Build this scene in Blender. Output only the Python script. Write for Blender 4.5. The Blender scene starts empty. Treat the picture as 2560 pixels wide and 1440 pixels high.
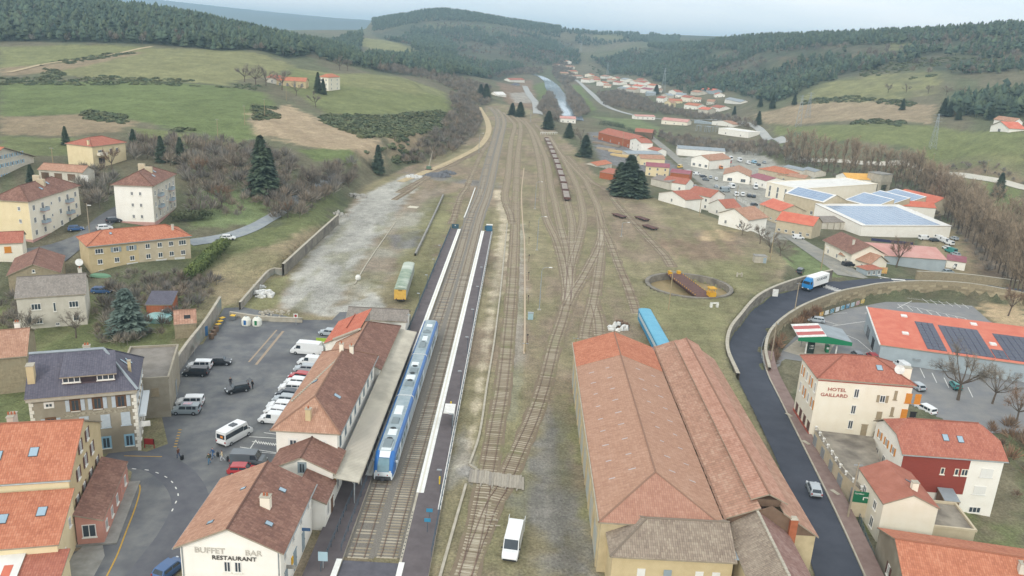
import bpy,math,random
import numpy as np
from mathutils import Vector,Matrix
random.seed(7);rng=np.random.default_rng(7)
scene=bpy.context.scene
COL=scene.collection
# camera
EYE=np.array([0.0,0.0,60.0]);FOC=2000.0
CAMR=np.array([[0.99833103,-0.057707,0.00225057],[0.01914301,0.29390393,-0.95564325],[0.05448585,0.95409139,0.2945181]])
cam=bpy.data.cameras.new('camera');cam_o=bpy.data.objects.new('camera',cam);COL.objects.link(cam_o)
cam.sensor_width=36.0;cam.lens=36.0*FOC/2560.0;cam.clip_start=1.0;cam.clip_end=60000.0
M4=Matrix.Identity(4)
for i in range(3):
 for j in range(3):M4[i][j]=CAMR[i,j]
 M4[i][3]=EYE[i]
cam_o.matrix_world=M4
scene.camera=cam_o
# world, sun, exposure
SUN_AZ,SUN_EL=math.radians(202),math.radians(29)
w=bpy.data.worlds.new('World');scene.world=w;w.use_nodes=True
nt=w.node_tree;nt.nodes.clear()
def nd(tree,kind,**kw):
 n=tree.nodes.new(kind)
 for k,v in kw.items():
  if k.startswith('i_'):n.inputs[k[2:].replace('_',' ')].default_value=v
  elif k[0]=='n' and k[1:].isdigit():n.inputs[int(k[1:])].default_value=v
  else:setattr(n,k,v)
 return n
out=nd(nt,'ShaderNodeOutputWorld')
sky=nd(nt,'ShaderNodeTexSky',sky_type='NISHITA',sun_disc=False,sun_elevation=SUN_EL,sun_rotation=SUN_AZ)
bg1=nd(nt,'ShaderNodeBackground',i_Strength=0.10);nt.links.new(sky.outputs[0],bg1 .inputs[0])
bg2=nd(nt,'ShaderNodeBackground',i_Strength=1.24)
tc=nd(nt,'ShaderNodeTexCoord')
mp=nd(nt,'ShaderNodeMapping');mp.inputs['Scale'].default_value=(1.6,1.6,9.0)
nt.links.new(tc.outputs['Generated'],mp.inputs[0])
nz=nd(nt,'ShaderNodeTexNoise',i_Scale=1.7,i_Detail=7.0,i_Roughness=0.56);nt.links.new(mp.outputs[0],nz.inputs[0])
rp=nd(nt,'ShaderNodeValToRGB');nt.links.new(nz.outputs[0],rp.inputs[0])
rp.color_ramp.elements[0].position=0.34;rp.color_ramp.elements[0].color=(0.80,0.87,0.91,1)
rp.color_ramp.elements[1].position=0.60;rp.color_ramp.elements[1].color=(1.0,1.0,1.0,1)
nt.links.new(rp.outputs[0],bg2 .inputs[0])
mx=nd(nt,'ShaderNodeMixShader',n0=0.95)
nt.links.new(bg1 .outputs[0],mx.inputs[1]);nt.links.new(bg2 .outputs[0],mx.inputs[2]);nt.links.new(mx.outputs[0],out.inputs[0])
sun=bpy.data.lights.new('sun','SUN');sun.energy=1.5;sun.angle=math.radians(10);sun.color=(1.0,0.95,0.86)
sun_o=bpy.data.objects.new('sun',sun);COL.objects.link(sun_o)
sd=Vector((math.sin(SUN_AZ)*math.cos(SUN_EL),math.cos(SUN_AZ)*math.cos(SUN_EL),math.sin(SUN_EL)))
sun_o.rotation_euler=sd.to_track_quat('Z','Y').to_euler();sun_o.location=(0,0,500)
vs=scene.view_settings;vs.view_transform='Standard';vs.look='None';vs.exposure=0.12;vs.gamma=1.0;vs.use_curve_mapping=False
scene.render.engine='CYCLES'
cy=scene.cycles;cy.use_denoising=True;cy.max_bounces=5;cy.diffuse_bounces=2;cy.glossy_bounces=2;cy.transparent_max_bounces=8;cy.volume_bounces=0
cy.use_adaptive_sampling=True;cy.adaptive_threshold=0.02
# projection helpers: a photo pixel to a place in the world
def ray(px,py):
 v=np.array([px-1280.0,-(py-720.0),-FOC]);return CAMR@(v/np.linalg.norm(v))
def U(px,py,z=0.0):
 d=ray(px,py);return EYE+d*((z-EYE[2])/d[2])
def W(px,py,Y):
 d=ray(px,py);return EYE+d*(Y/d[1])
def PX(p):
 q=CAMR.T@(np.asarray(p,float)-EYE);return 1280+FOC*q[0]/-q[2],720-FOC*q[1]/-q[2]
# colour and materials
def lin(h,k=1.0):
 if isinstance(h,str):
  r=[int(h[i:i+2],16)/255 for i in(0,2,4)]
  return tuple(k*(x/12.92 if x<=0.04045 else((x+0.055)/1.055)**2.4)for x in r)+(1.0,)
 return tuple(h)+(1.0,)
MATS={}
def soft(h,s_=0.72,g=1.0):
 r=[int(h[i:i+2],16)for i in(0,2,4)];y=.3*r[0]+.59*r[1]+.11*r[2]
 return ''.join('%02X'%max(0,min(255,int((y+(x-y)*s_)*g)))for x in r)
def _new(name):
 m=bpy.data.materials.new(name);m.use_nodes=True
 t=m.node_tree;b=t.nodes['Principled BSDF'];return m,t,b
def mat(name,a,b=None,rough=0.85,scale=1.0,detail=4.0,metal=0.0,bump=0.0,bscale=None,contrast=(0.35,0.65),coat=0.0,emit=0.0,spec=0.3,coords='Object',stretch=None,third=None):
 0
 if name in MATS:return MATS[name]
 m,t,p=_new(name);L=t.links
 p.inputs['Roughness'].default_value=rough;p.inputs['Metallic'].default_value=metal
 p.inputs['Specular IOR Level'].default_value=spec
 if coat:p.inputs['Coat Weight'].default_value=coat;p.inputs['Coat Roughness'].default_value=0.1
 ca=lin(a);cb=lin(b)if b else ca
 p.inputs['Base Color'].default_value=ca
 if b or bump:
  co=nd(t,'ShaderNodeTexCoord');src=co.outputs[coords]
  if coords=='World':
   pass
  if stretch:
   mpn=nd(t,'ShaderNodeMapping');mpn.inputs['Scale'].default_value=stretch;L.new(src,mpn.inputs[0]);src=mpn.outputs[0]
  n1=nd(t,'ShaderNodeTexNoise',i_Scale=scale,i_Detail=detail,i_Roughness=0.6);L.new(src,n1 .inputs[0])
  if b:
   r=nd(t,'ShaderNodeValToRGB');L.new(n1 .outputs[0],r.inputs[0])
   r.color_ramp.elements[0].position=contrast[0];r.color_ramp.elements[1].position=contrast[1]
   r.color_ramp.elements[0].color=ca;r.color_ramp.elements[1].color=cb
   col=r.outputs[0]
   if third:
    n3=nd(t,'ShaderNodeTexNoise',i_Scale=scale*0.23,i_Detail=3.0);L.new(src,n3 .inputs[0])
    r3=nd(t,'ShaderNodeValToRGB');L.new(n3 .outputs[0],r3 .inputs[0]);r3 .color_ramp.elements[0].position=0.5;r3 .color_ramp.elements[1].position=0.68
    mm=nd(t,'ShaderNodeMixRGB');L.new(r3 .outputs[0],mm.inputs[0]);L.new(col,mm.inputs[1]);mm.inputs[2].default_value=lin(third);col=mm.outputs[0]
   L.new(col,p.inputs['Base Color'])
  if bump:
   n2=nd(t,'ShaderNodeTexNoise',i_Scale=bscale or scale*4,i_Detail=4.0);L.new(src,n2 .inputs[0])
   bp=nd(t,'ShaderNodeBump',i_Strength=bump,i_Distance=0.1);L.new(n2 .outputs[0],bp.inputs['Height']);L.new(bp.outputs[0],p.inputs['Normal'])
 if emit:
  p.inputs['Emission Color'].default_value=ca;p.inputs['Emission Strength'].default_value=emit
 MATS[name]=m;return m
def tile_mat(name,a,b,c,tile=(0.26,0.36),moss=0.0,streak=0.25,rough=0.8,bumps=0.5):
 0
 if name in MATS:return MATS[name]
 a,b,c=(soft(x,.74,1.10)for x in(a,b,c))
 m,t,p=_new(name);L=t.links;p.inputs['Roughness'].default_value=rough;p.inputs['Specular IOR Level'].default_value=0.2
 uv=nd(t,'ShaderNodeUVMap')
 sep=nd(t,'ShaderNodeSeparateXYZ');L.new(uv.outputs[0],sep.inputs[0])
 def math_(op,x,y=None):
  n=nd(t,'ShaderNodeMath',operation=op)
  for k,v in enumerate((x,y)):
   if v is None:continue
   if isinstance(v,(int,float)):n.inputs[k].default_value=v
   else:L.new(v,n.inputs[k])
  return n.outputs[0]
 u=math_('DIVIDE',sep.outputs[0],tile[0]);v=math_('DIVIDE',sep.outputs[1],tile[1])
 fu,fv=math_('FLOOR',u),math_('FLOOR',v)
 cmb=nd(t,'ShaderNodeCombineXYZ');L.new(fu,cmb.inputs[0]);L.new(fv,cmb.inputs[1])
 wn=nd(t,'ShaderNodeTexWhiteNoise',noise_dimensions='2D');L.new(cmb.outputs[0],wn.inputs[0])
 big=nd(t,'ShaderNodeTexNoise',i_Scale=0.35,i_Detail=6.0,i_Roughness=0.55);L.new(uv.outputs[0],big.inputs[0])
 mps=nd(t,'ShaderNodeMapping');mps.inputs['Scale'].default_value=(2.4,0.22,1);L.new(uv.outputs[0],mps.inputs[0])
 strk=nd(t,'ShaderNodeTexNoise',i_Scale=1.0,i_Detail=4.0);L.new(mps.outputs[0],strk.inputs[0])
 s=math_('ADD',math_('MULTIPLY',wn.outputs[0],0.26),math_('ADD',math_('MULTIPLY',big.outputs[0],0.75-streak),math_('MULTIPLY',strk.outputs[0],streak)))
 r=nd(t,'ShaderNodeValToRGB');L.new(s,r.inputs[0]);e=r.color_ramp.elements
 e[0].position=0.28;e[0].color=lin(a);e[1].position=0.80;e[1].color=lin(c)
 x=e.new(0.52);x.color=lin(b)
 col=r.outputs[0]
 pu=math_('PINGPONG',u,0.5);pv=math_('FRACT',v)
 gap=nd(t,'ShaderNodeMapRange',n1=0.0,n2=0.13,n3=0.62,n4=1.0);L.new(pu,gap.inputs[0])
 gv=nd(t,'ShaderNodeMapRange',n1=0.0,n2=0.16,n3=0.72,n4=1.0);L.new(pv,gv.inputs[0])
 hgt=math_('ADD',math_('MULTIPLY',math_('SINE',math_('MULTIPLY',pu,3.1416)),1.0),math_('MULTIPLY',pv,-0.5))
 mul=nd(t,'ShaderNodeMixRGB',blend_type='MULTIPLY',n0=0.75);L.new(col,mul.inputs[1]);L.new(math_('MULTIPLY',gap.outputs[0],gv.outputs[0]),mul.inputs[2]);col=mul.outputs[0]
 if moss:
  mo=nd(t,'ShaderNodeTexNoise',i_Scale=5.0,i_Detail=5.0,i_Roughness=0.7);L.new(uv.outputs[0],mo.inputs[0])
  mr=nd(t,'ShaderNodeValToRGB');L.new(mo.outputs[0],mr.inputs[0]);mr.color_ramp.elements[0].position=0.70-moss*0.2;mr.color_ramp.elements[1].position=0.78-moss*0.15
  mm=nd(t,'ShaderNodeMixRGB');L.new(mr.outputs[0],mm.inputs[0]);L.new(col,mm.inputs[1]);mm.inputs[2].default_value=lin('B4A68C');col=mm.outputs[0]
 L.new(col,p.inputs['Base Color'])
 bp=nd(t,'ShaderNodeBump',i_Strength=bumps,i_Distance=0.06);L.new(hgt,bp.inputs['Height']);L.new(bp.outputs[0],p.inputs['Normal'])
 MATS[name]=m;return m
# mesh helper
class MB:
 def __init__(s):s.v=[];s.f=[];s.m=[];s.uv={}
 def vert(s,p):s.v.append(tuple(float(x)for x in p));return len(s.v)-1
 def face(s,pts,mi=0,uv=None):
  ids=[s.vert(p)for p in pts];s.f.append(ids);s.m.append(mi)
  if uv is not None:s.uv[len(s.f)-1]=uv
  return s
 def box(s,c,d,mi=0,rz=0.0,taper=1.0,ty=None,shift=(0,0)):
  0
  ty=taper if ty is None else ty
  hx,hy,hz=d[0]/2,d[1]/2,d[2];ca,sa=math.cos(rz),math.sin(rz);P=[]
  for z,kx,ky in((0,1,1),(hz,taper,ty)):
   for sx,sy in((-1,-1),(1,-1),(1,1),(-1,1)):
    x,y=sx*hx*kx+(shift[0]if z else 0),sy*hy*ky+(shift[1]if z else 0)
    P.append((c[0]+x*ca-y*sa,c[1]+x*sa+y*ca,c[2]+z))
  b=[s.vert(p)for p in P]
  for q in((3,2,1,0),(4,5,6,7),(0,1,5,4),(1,2,6,5),(2,3,7,6),(3,0,4,7)):
   s.f.append([b[k]for k in q]);s.m.append(mi)
  return s
 def prism(s,poly,z0,z1,mi=0,mt=None,bottom=True):
  0
  n=len(poly)
  lo=[s.vert((p[0],p[1],z0))for p in poly];hi=[s.vert((p[0],p[1],z1))for p in poly]
  if bottom:s.f.append(lo[::-1]);s.m.append(mi)
  s.f.append(hi);s.m.append(mi if mt is None else mt)
  for i in range(n):
   j=(i+1)%n;s.f.append([lo[i],lo[j],hi[j],hi[i]]);s.m.append(mi)
  return s
 def tube(s,pts,r,n=6,mi=0,cap=True):
  pts=[np.asarray(p,float)for p in pts];rr=r if hasattr(r,'__len__')else[r]*len(pts);rings=[]
  for i,p in enumerate(pts):
   d=(pts[min(i+1,len(pts)-1)]-pts[max(i-1,0)]);d=d/(np.linalg.norm(d)+1e-9)
   a=np.cross(d,(0,0,1.0))if abs(d[2])<0.95 else np.cross(d,(1.0,0,0));a/=np.linalg.norm(a);b=np.cross(d,a)
   rings.append([s.vert(p+rr[i]*(a*math.cos(2*math.pi*k/n)+b*math.sin(2*math.pi*k/n)))for k in range(n)])
  for i in range(len(rings)-1):
   for k in range(n):
    s.f.append([rings[i][k],rings[i+1][k],rings[i+1][(k+1)%n],rings[i][(k+1)%n]]);s.m.append(mi)
  if cap:
   s.f.append(rings[0]);s.m.append(mi);s.f.append(rings[-1][::-1]);s.m.append(mi)
  return s
 def lathe(s,c,prof,n=10,mi=0,axis='z'):
  rings=[]
  for r,z in prof:
   ring=[]
   for k in range(n):
    a=2*math.pi*k/n;x,y=r*math.cos(a),r*math.sin(a)
    q=(c[0]+x,c[1]+y,c[2]+z)if axis=='z' else((c[0]+z,c[1]+x,c[2]+y)if axis=='x' else(c[0]+x,c[1]+z,c[2]+y))
    ring.append(s.vert(q))
   rings.append(ring)
  for i in range(len(rings)-1):
   for k in range(n):
    s.f.append([rings[i][k],rings[i][(k+1)%n],rings[i+1][(k+1)%n],rings[i+1][k]]);s.m.append(mi)
  s.f.append(rings[0][::-1]);s.m.append(mi);s.f.append(rings[-1]);s.m.append(mi)
  return s
 def strip(s,left,right,mi=0):
  0
  l=[s.vert(p)for p in left];r=[s.vert(p)for p in right]
  for i in range(len(l)-1):s.f.append([l[i],r[i],r[i+1],l[i+1]]);s.m.append(mi)
  return s
 def mesh(s,name,mats):
  me=bpy.data.meshes.new(name);me.from_pydata(s.v,[],s.f)
  for m in(mats if isinstance(mats,(list,tuple))else[mats]):me.materials.append(m)
  me.polygons.foreach_set('material_index',s.m)
  if s.uv:
   ul=me.uv_layers.new(name='UVMap')
   for fi,uv in s.uv.items():
    po=me.polygons[fi]
    for k,li in enumerate(po.loop_indices):ul.data[li].uv=uv[k]
  me.update();return me
 def build(s,name,mats,parent=None,smooth=False,loc=None,rz=None):
  o=bpy.data.objects.new(name,s.mesh(name,mats));COL.objects.link(o)
  if smooth:o.data.polygons.foreach_set('use_smooth',[True]*len(o.data.polygons))
  if parent is not None:o.parent=parent
  if loc is not None:o.location=loc
  if rz is not None:o.rotation_euler=(0,0,rz)
  return o
def tag(o,label=None,cat=None,group=None,kind=None):
 if label:o['label']=label
 if cat:o['category']=cat
 if group:o['group']=group
 if kind:o['kind']=kind
 return o
def empty(name,loc=(0,0,0),rz=0.0):
 o=bpy.data.objects.new(name,None);COL.objects.link(o);o.location=loc;o.rotation_euler=(0,0,rz);o.empty_display_size=0.2;return o
def copy_tree(o,parent=None):
 c=o.copy();COL.objects.link(c);c.parent=parent
 for ch in list(o.children):copy_tree(ch,c)
 return c
def inst(name,me,parent,loc=(0,0,0),rz=0.0,scale=None):
 o=bpy.data.objects.new(name,me);COL.objects.link(o);o.parent=parent;o.location=loc;o.rotation_euler=(0,0,rz)
 if scale:o.scale=scale
 return o
def npmesh(name,V,F,mats,mi=None,smooth=False,col=None):
 0
 me=bpy.data.meshes.new(name);V=np.asarray(V,np.float32);F=np.asarray(F,np.int32);k=F.shape[1]
 me.vertices.add(len(V));me.vertices.foreach_set('co',V.ravel())
 me.loops.add(F.size);me.loops.foreach_set('vertex_index',F.ravel())
 me.polygons.add(len(F));me.polygons.foreach_set('loop_start',np.arange(0,F.size,k,dtype=np.int32))
 for m in(mats if isinstance(mats,(list,tuple))else[mats]):me.materials.append(m)
 if mi is not None:me.polygons.foreach_set('material_index',np.asarray(mi,np.int32))
 if smooth:me.polygons.foreach_set('use_smooth',np.ones(len(F),bool))
 me.update(calc_edges=True)
 if col is not None:
  a=me.color_attributes.new('tone','FLOAT_COLOR','POINT');a.data.foreach_set('color',np.asarray(col,np.float32).ravel())
 return me
def spline(pts,step):
 0
 P=[np.asarray(p,float)for p in pts];P=[2*P[0]-P[1]]+P+[2*P[-1]-P[-2]];out_=[]
 for i in range(1,len(P)-2):
  for t_ in np.linspace(0,1,24,endpoint=False):
   a,b,c,d=P[i-1],P[i],P[i+1],P[i+2]
   out_.append(0.5*((2*b)+(c-a)*t_+(2*a-5*b+4*c-d)*t_**2+(3*b-a-3*c+d)*t_**3))
 out_.append(P[-2]);Q=np.array(out_);s_=np.r_[0,np.cumsum(np.linalg.norm(np.diff(Q,axis=0),axis=1))]
 n=max(2,int(s_[-1]/step)+1);tt=np.linspace(0,s_[-1],n)
 return np.stack([np.interp(tt,s_,Q[:,k])for k in range(Q.shape[1])],1)
def side(path,d):
 0
 T=np.gradient(path[:,:2],axis=0);T/=np.linalg.norm(T,axis=1)[:,None]+1e-9
 q=path.copy();q[:,0]-=T[:,1]*d;q[:,1]+=T[:,0]*d;return q
# body shapes for the people (built first, while the scene is small)
def body_mesh(pose):
 J=dict(pel=(0,0,.95),sp=(0,.02,1.2),ch=(0,.03,1.42),nk=(0,.03,1.52),hd=(0,.06,1.66),ht=(0,.05,1.76));s_=1 if pose=='walk' else .25
 J.update(hl=(-.1,0,.93),kl=(-.1,.22*s_,.52),al=(-.1,.12*s_,.09),tl_=(-.1,.30*s_+.06,.04),hr=(.1,0,.93),kr=(.1,-.05*s_,.5),ar=(.1,-.38*s_,.14),tr=(.1,-.22*s_+.04,.05),sl=(-.19,.02,1.4),el=(-.25,-.1*s_,1.14),wl=(-.24,.02-.12*s_,.9),fl=(-.24,.06-.12*s_,.8),sr=(.19,.02,1.4),er=(.25,.12*s_,1.14),wr=(.24,.3*s_,.95),fr=(.24,.36*s_,.88))
 E_=[('pel','sp'),('sp','ch'),('ch','nk'),('nk','hd'),('hd','ht'),('pel','hl'),('hl','kl'),('kl','al'),('al','tl_'),('pel','hr'),('hr','kr'),('kr','ar'),('ar','tr'),('ch','sl'),('sl','el'),('el','wl'),('wl','fl'),('ch','sr'),('sr','er'),('er','wr'),('wr','fr')]
 rad=dict(pel=.15,sp=.145,ch=.16,nk=.06,hd=.1,ht=.07,hl=.1,hr=.1,kl=.07,kr=.07,al=.05,ar=.05,tl_=.045,tr=.045,sl=.08,sr=.08,el=.055,er=.055,wl=.042,wr=.042,fl=.04,fr=.04);K=list(J);me_=bpy.data.meshes.new('person');me_.from_pydata([J[k]for k in K],[(K.index(a),K.index(b))for a,b in E_],[]);o=bpy.data.objects.new('tmp',me_);COL.objects.link(o);sk=o.modifiers.new('s','SKIN');sv=me_.skin_vertices[0].data
 for i,k in enumerate(K):sv[i].radius=(rad[k],rad[k]*(.75 if k in('pel','sp','ch')else 1));sv[i].use_root=(k=='pel')
 o.modifiers.new('u','SUBSURF').render_levels=1;o.modifiers['u'].levels=1;m2=bpy.data.meshes.new_from_object(o.evaluated_get(bpy.context.evaluated_depsgraph_get()));bpy.data.objects.remove(o);
 m2 .materials.clear();return m2
BODY={k:body_mesh(k)for k in('walk','stand')}
# terrain
def uv_of(X,Y):return np.stack([np.asarray(X)/np.maximum(Y,20)*1.6,np.log(np.maximum(Y,20))],-1)
CTRL=[]
def cz(px,py,z):p=U(px,py,z);CTRL.append((p[0],p[1],z))
def cy_(px,py,Y,dz=0):p=W(px,py,Y);CTRL.append((p[0],p[1],p[2]+dz))
def cw(X,Y,z):CTRL.append((X,Y,z))
for X in(-140,-90,-40,0,25):
 for Y in(45,80,120,150):cw(X,Y,0 if X>-130 else 1)
for X,Y in((-60,150),(-60,185),(-30,220),(0,200),(30,200),(-30,300),(0,300),(30,290),(-25,400),(10,400),(-35,500),(5,500),(-45,600),(-10,600),(-70,690),(-40,690)):cw(X,Y,0)
cw(-92,147,0);cw(-108,186,1.0);cw(-86,200,2.5);cw(-160,160,3)
cz(290,565,6);cz(262,612,4.5);cz(470,520,6.5);cz(570,600,2.5);cz(640,560,3);cz(760,480,3.5);cz(0,620,5);cz(100,480,9)
cz(700,640,3.0);cz(800,560,3.2);cz(860,470,3.5)
cy_(320,395,285);cy_(200,395,290);cy_(60,400,262);cy_(600,430,270);cy_(760,430,290);cy_(900,400,330)
cy_(0,330,330);cy_(300,325,335);cy_(560,345,345);cy_(700,330,370);cy_(0,250,420);cy_(300,250,430);cy_(560,250,450)
cy_(0,170,560);cy_(300,175,570);cy_(560,195,560);cy_(730,225,540);cy_(850,230,565)
cy_(0,107,700);cy_(200,108,710);cy_(400,118,720);cy_(640,130,740);cy_(780,165,720);cy_(900,190,700);cy_(1040,200,690);cy_(1115,240,640);cy_(1000,260,560);cy_(850,290,470);cy_(1000,310,480);cy_(1120,290,560)
cy_(1170,330,500);cy_(1190,290,600);cy_(1050,360,400);cy_(1090,330,450)
cy_(-300,60,800);cy_(-300,300,330);cy_(-300,-60,950,-14);cy_(0,-35,930,-14);cy_(200,-12,980,-14);cy_(400,6,1020,-14);cy_(560,42,1080,-14);cy_(700,72,1130,-14);cy_(800,92,1180,-13);cy_(880,112,1200,-12)
cw(-1100,1700,55);cw(-700,1700,45);cw(-450,1600,30)
cy_(960,150,1150);cy_(1100,165,1150);cy_(900,92,1700);cy_(1000,118,1550);cy_(1080,140,1400)
for X,Y in((-1000,2600),(-1700,4200),(-2600,4200),(-900,3600),(-1700,6200),(-3200,6200)):cw(X,Y,44)
cy_(440,4,9500);cy_(600,22,9500);cy_(760,40,9000);cy_(900,48,8500);cy_(960,56,7000);cy_(200,-20,9500);cy_(-400,-60,9500)
cy_(960,66,3100);cy_(1010,46,2900);cy_(1090,24,2700);cy_(1180,36,2700);cy_(1260,52,2700);cy_(1330,70,2600);cy_(1420,82,2700);cy_(1520,84,3400);cy_(1600,86,3600);cy_(1720,88,3400);cy_(1900,92,3200)
cy_(1010,95,2200);cy_(1120,80,2300);cy_(1240,95,2250);cy_(1340,115,2250);cy_(1430,118,2500);cy_(1000,160,1450);cy_(1200,168,1500);cy_(1300,165,1700);cy_(1400,165,1900);cy_(1110,130,1800);cy_(1260,140,1850);cy_(1560,105,2500);cy_(1500,130,2200)
for p in((1250,205,-7),(1300,190,-8),(1350,200,-9),(1400,240,-9),(1420,290,-9),(1330,230,-8),(1480,280,-9),(1560,300,-8),(1500,215,-8),(1600,235,-6),(1700,260,-5),(1800,290,-6),(1700,330,-8),(1850,340,-7),(1920,355,-7),(1880,255,-3),(1440,170,-7),(1530,190,-4),(1560,370,-6),(1650,400,-6.5),(1780,430,-7),(1900,420,-8),(1980,420,-8),(2030,500,-8),(2200,470,-8.5),(2350,590,-8.5),(2100,600,-7),(1900,560,-6.5),(1750,490,-6),(1600,440,-5),(1700,520,-5),(1830,575,-5.5),(1450,370,-3),(1370,320,-4),(2450,650,-9),(2560,700,-9),(2480,560,-8),(2300,440,-6),(2560,480,-2)):cz(*p)
cz(2200,1350,-3);cz(2350,1420,-4);cz(2500,1300,-6);cz(2480,1150,-6);cz(2700,1300,-7);cz(2120,1250,-2.6);cz(2000,640,-4);cz(2080,660,-3.8);cw(60,60,-3);cw(90,60,-5)
cy_(1980,330,620);cy_(2150,330,560);cy_(2300,360,500);cy_(2490,335,510);cy_(2560,370,470);cy_(2050,250,780);cy_(2300,270,680);cy_(2560,260,640);cy_(2250,205,820);cy_(2400,200,780);cy_(2000,215,900)
cy_(1650,190,1500);cy_(1750,220,1250);cy_(1850,215,1150);cy_(1800,150,1500);cy_(1950,150,1250);cy_(2100,140,1150);cy_(2300,130,1050);cy_(2560,120,950);cy_(2900,150,800);cy_(2900,90,1000)
cy_(1600,120,2100);cy_(1700,100,2000,-14);cy_(1800,86,1800,-14);cy_(1900,78,1650,-14);cy_(2050,72,1500,-14);cy_(2200,66,1400,-14);cy_(2350,58,1300,-14);cy_(2480,48,1250,-14);cy_(2560,44,1220,-14);cy_(2900,20,1150,-14)
cw(900,2200,60);cw(1500,2200,60);cw(600,2600,50);cw(1500,5000,70);cw(3000,5000,70);cw(1000,9000,80);cw(5000,9000,80);cw(0,9000,90);cw(-6500,9500,160);cw(0,5000,70)
CTRL=np.array(CTRL);CUV=uv_of(CTRL[:,0],CTRL[:,1])
def _phi(A,B):
 d2=((A[:,None,:]-B[None,:,:])**2).sum(-1);return np.sqrt(d2+0.0004)
_n=len(CTRL);_K=np.zeros((_n+3,_n+3));_K[:_n,:_n]=_phi(CUV,CUV)+np.eye(_n)*-0.012
_K[:_n,_n]=1;_K[:_n,_n+1:]=CUV;_K[_n,:_n]=1;_K[_n+1:,:_n]=CUV.T
_WT=np.linalg.solve(_K,np.r_[CTRL[:,2],0,0,0])
def base_h(X,Y):
 q=uv_of(X,Y).reshape(-1,2);r=np.empty(len(q))
 for i in range(0,len(q),40000):
  a=q[i:i+40000];r[i:i+40000]=_phi(a,CUV)@_WT[:_n]+_WT[_n]+a@_WT[_n+1:]
 return r.reshape(np.shape(X))
def sdist(X,Y,poly):
 0
 X=np.asarray(X,float);Y=np.asarray(Y,float);d=np.full(X.shape,1e9);ins=np.zeros(X.shape,bool);n=len(poly)
 for i in range(n):
  x0,y0=poly[i][:2];x1,y1=poly[(i+1)%n][:2];ex,ey=x1-x0,y1-y0
  t_=np.clip(((X-x0)*ex+(Y-y0)*ey)/(ex*ex+ey*ey+1e-9),0,1)
  d=np.minimum(d,np.hypot(X-x0-t_*ex,Y-y0-t_*ey))
  c=((y0>Y)!=(y1>Y));ins^=c&(X<(x1-x0)*(Y-y0)/(y1-y0+1e-12)+x0)
 return np.where(ins,d,-d)
def smooth(x):x=np.clip(x,0,1);return x*x*(3-2*x)
def upoly(pts,z):return[tuple(U(a,b,z)[:2])for a,b in pts]
YARD_R=[(1240,258),(1330,272),(1395,335),(1440,372),(1480,431),(1585,482),(1670,505),(1786,545),(1880,579),(1965,655),(1955,700),(1925,712),(1880,735),(1835,790),(1812,850),(1812,890),(1846,960),(1948,1178),(2020,1380),(2050,1500)]
YARD_L=[(700,690),(845,560),(905,470),(1010,420),(1110,385),(1195,335),(1212,290),(1215,265)]
YARD=[(-122,40),(-122,145),(-96,172)]+upoly(YARD_L,0)+upoly(YARD_R,0)+[(30,40)]
def road_z(X,Y):return np.interp(Y,[80,100,130,170,200,240],[-1.0,-1.3,-1.8,-2.6,-3.2,-3.4])
RD_L=[(2040,1450,-1),(1990,1290,-1.2),(1952,1178,-1.5),(1898,1060,-1.8),(1849,960,-2),(1822,900,-2.4),(1826,855,-2.7),(1851,819,-2.9),(1901,765,-3.1),(1979,730,-3.2),(2080,703,-3.3),(2165,694,-3.35),(2251,695,-3.4),(2400,704,-3.4),(2560,722,-3.4),(2800,760,-3.4)]
RD_R=[(2166,1450,-1),(2112,1330,-1.2),(2063,1229,-1.5),(1996,1094,-1.8),(1950,1000,-2),(1916,930,-2.4),(1907,875,-2.7),(1928,823,-2.9),(1995,772,-3.1),(2086,736,-3.2),(2150,722,-3.3),(2204,713,-3.35),(2300,708,-3.4),(2420,714,-3.4),(2560,738,-3.4),(2800,778,-3.4)]
ROADP=[tuple(U(*p)[:2])for p in RD_L]+[tuple(U(*p)[:2])for p in RD_R[::-1]]
LOTZ=-6.5
_rr=np.array([list(U(*p)[:2])for p in RD_R[5:16]]);_tt=np.gradient(_rr,axis=0);_tt/=np.linalg.norm(_tt,axis=1)[:,None];_rr=_rr+np.c_[_tt[:,1],-_tt[:,0]]*0.75
LOT=[tuple(p)for p in _rr]+upoly([(2900,1250),(2560,1110),(2420,1080),(2290,1030),(2200,985),(2080,975),(2010,935),(1965,935),(1950,925)],LOTZ)
PIT_C=U(1722,712,0)[:2];PIT_R=11.6
def H(X,Y):
 X=np.asarray(X,float);Y=np.asarray(Y,float);shp=X.shape;X=X.ravel();Y=Y.ravel()
 h=base_h(X,Y);near=(Y<900)&(np.abs(X)<500)
 if near.any():
  x,y,z=X[near],Y[near],h[near]
  z=z*smooth(-sdist(x,y,YARD)/np.interp(y,[200,330,500],[4,14,22]))
  z=z+(road_z(x,y)-z)*smooth(1.0+sdist(x,y,ROADP)/1.1)
  z=z+(LOTZ-z)*smooth(1+sdist(x,y,LOT)/0.7)
  z=np.where(np.hypot(x-PIT_C[0],y-PIT_C[1])<PIT_R,-1.9,z)
  h[near]=z
 lake=smooth((Y-2300)/300)*smooth((X/Y+0.40)/0.03)*smooth((-0.185-X/Y)/0.02)*smooth((7200-Y)/600)
 h=h+(44-h)*lake
 return h.reshape(shp)
def T(px,py):return T_many([(px,py)])[0]
def tpoly(pts):return[tuple(p[:2])for p in T_many(pts)]
rows=[50.0]
while rows[-1]<14000:rows.append(rows[-1]*(1.0062 if rows[-1]<330 else(1.0105 if rows[-1]<3500 else 1.03)))
rows=np.array(rows);NC=430;tcol=np.linspace(-1,1,NC)
GX=tcol[None,:]*(rows[:,None]*0.92+18);GY=np.repeat(rows[:,None],NC,1);GZ=H(GX,GY)
_tc=rows*0.92+18
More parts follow.
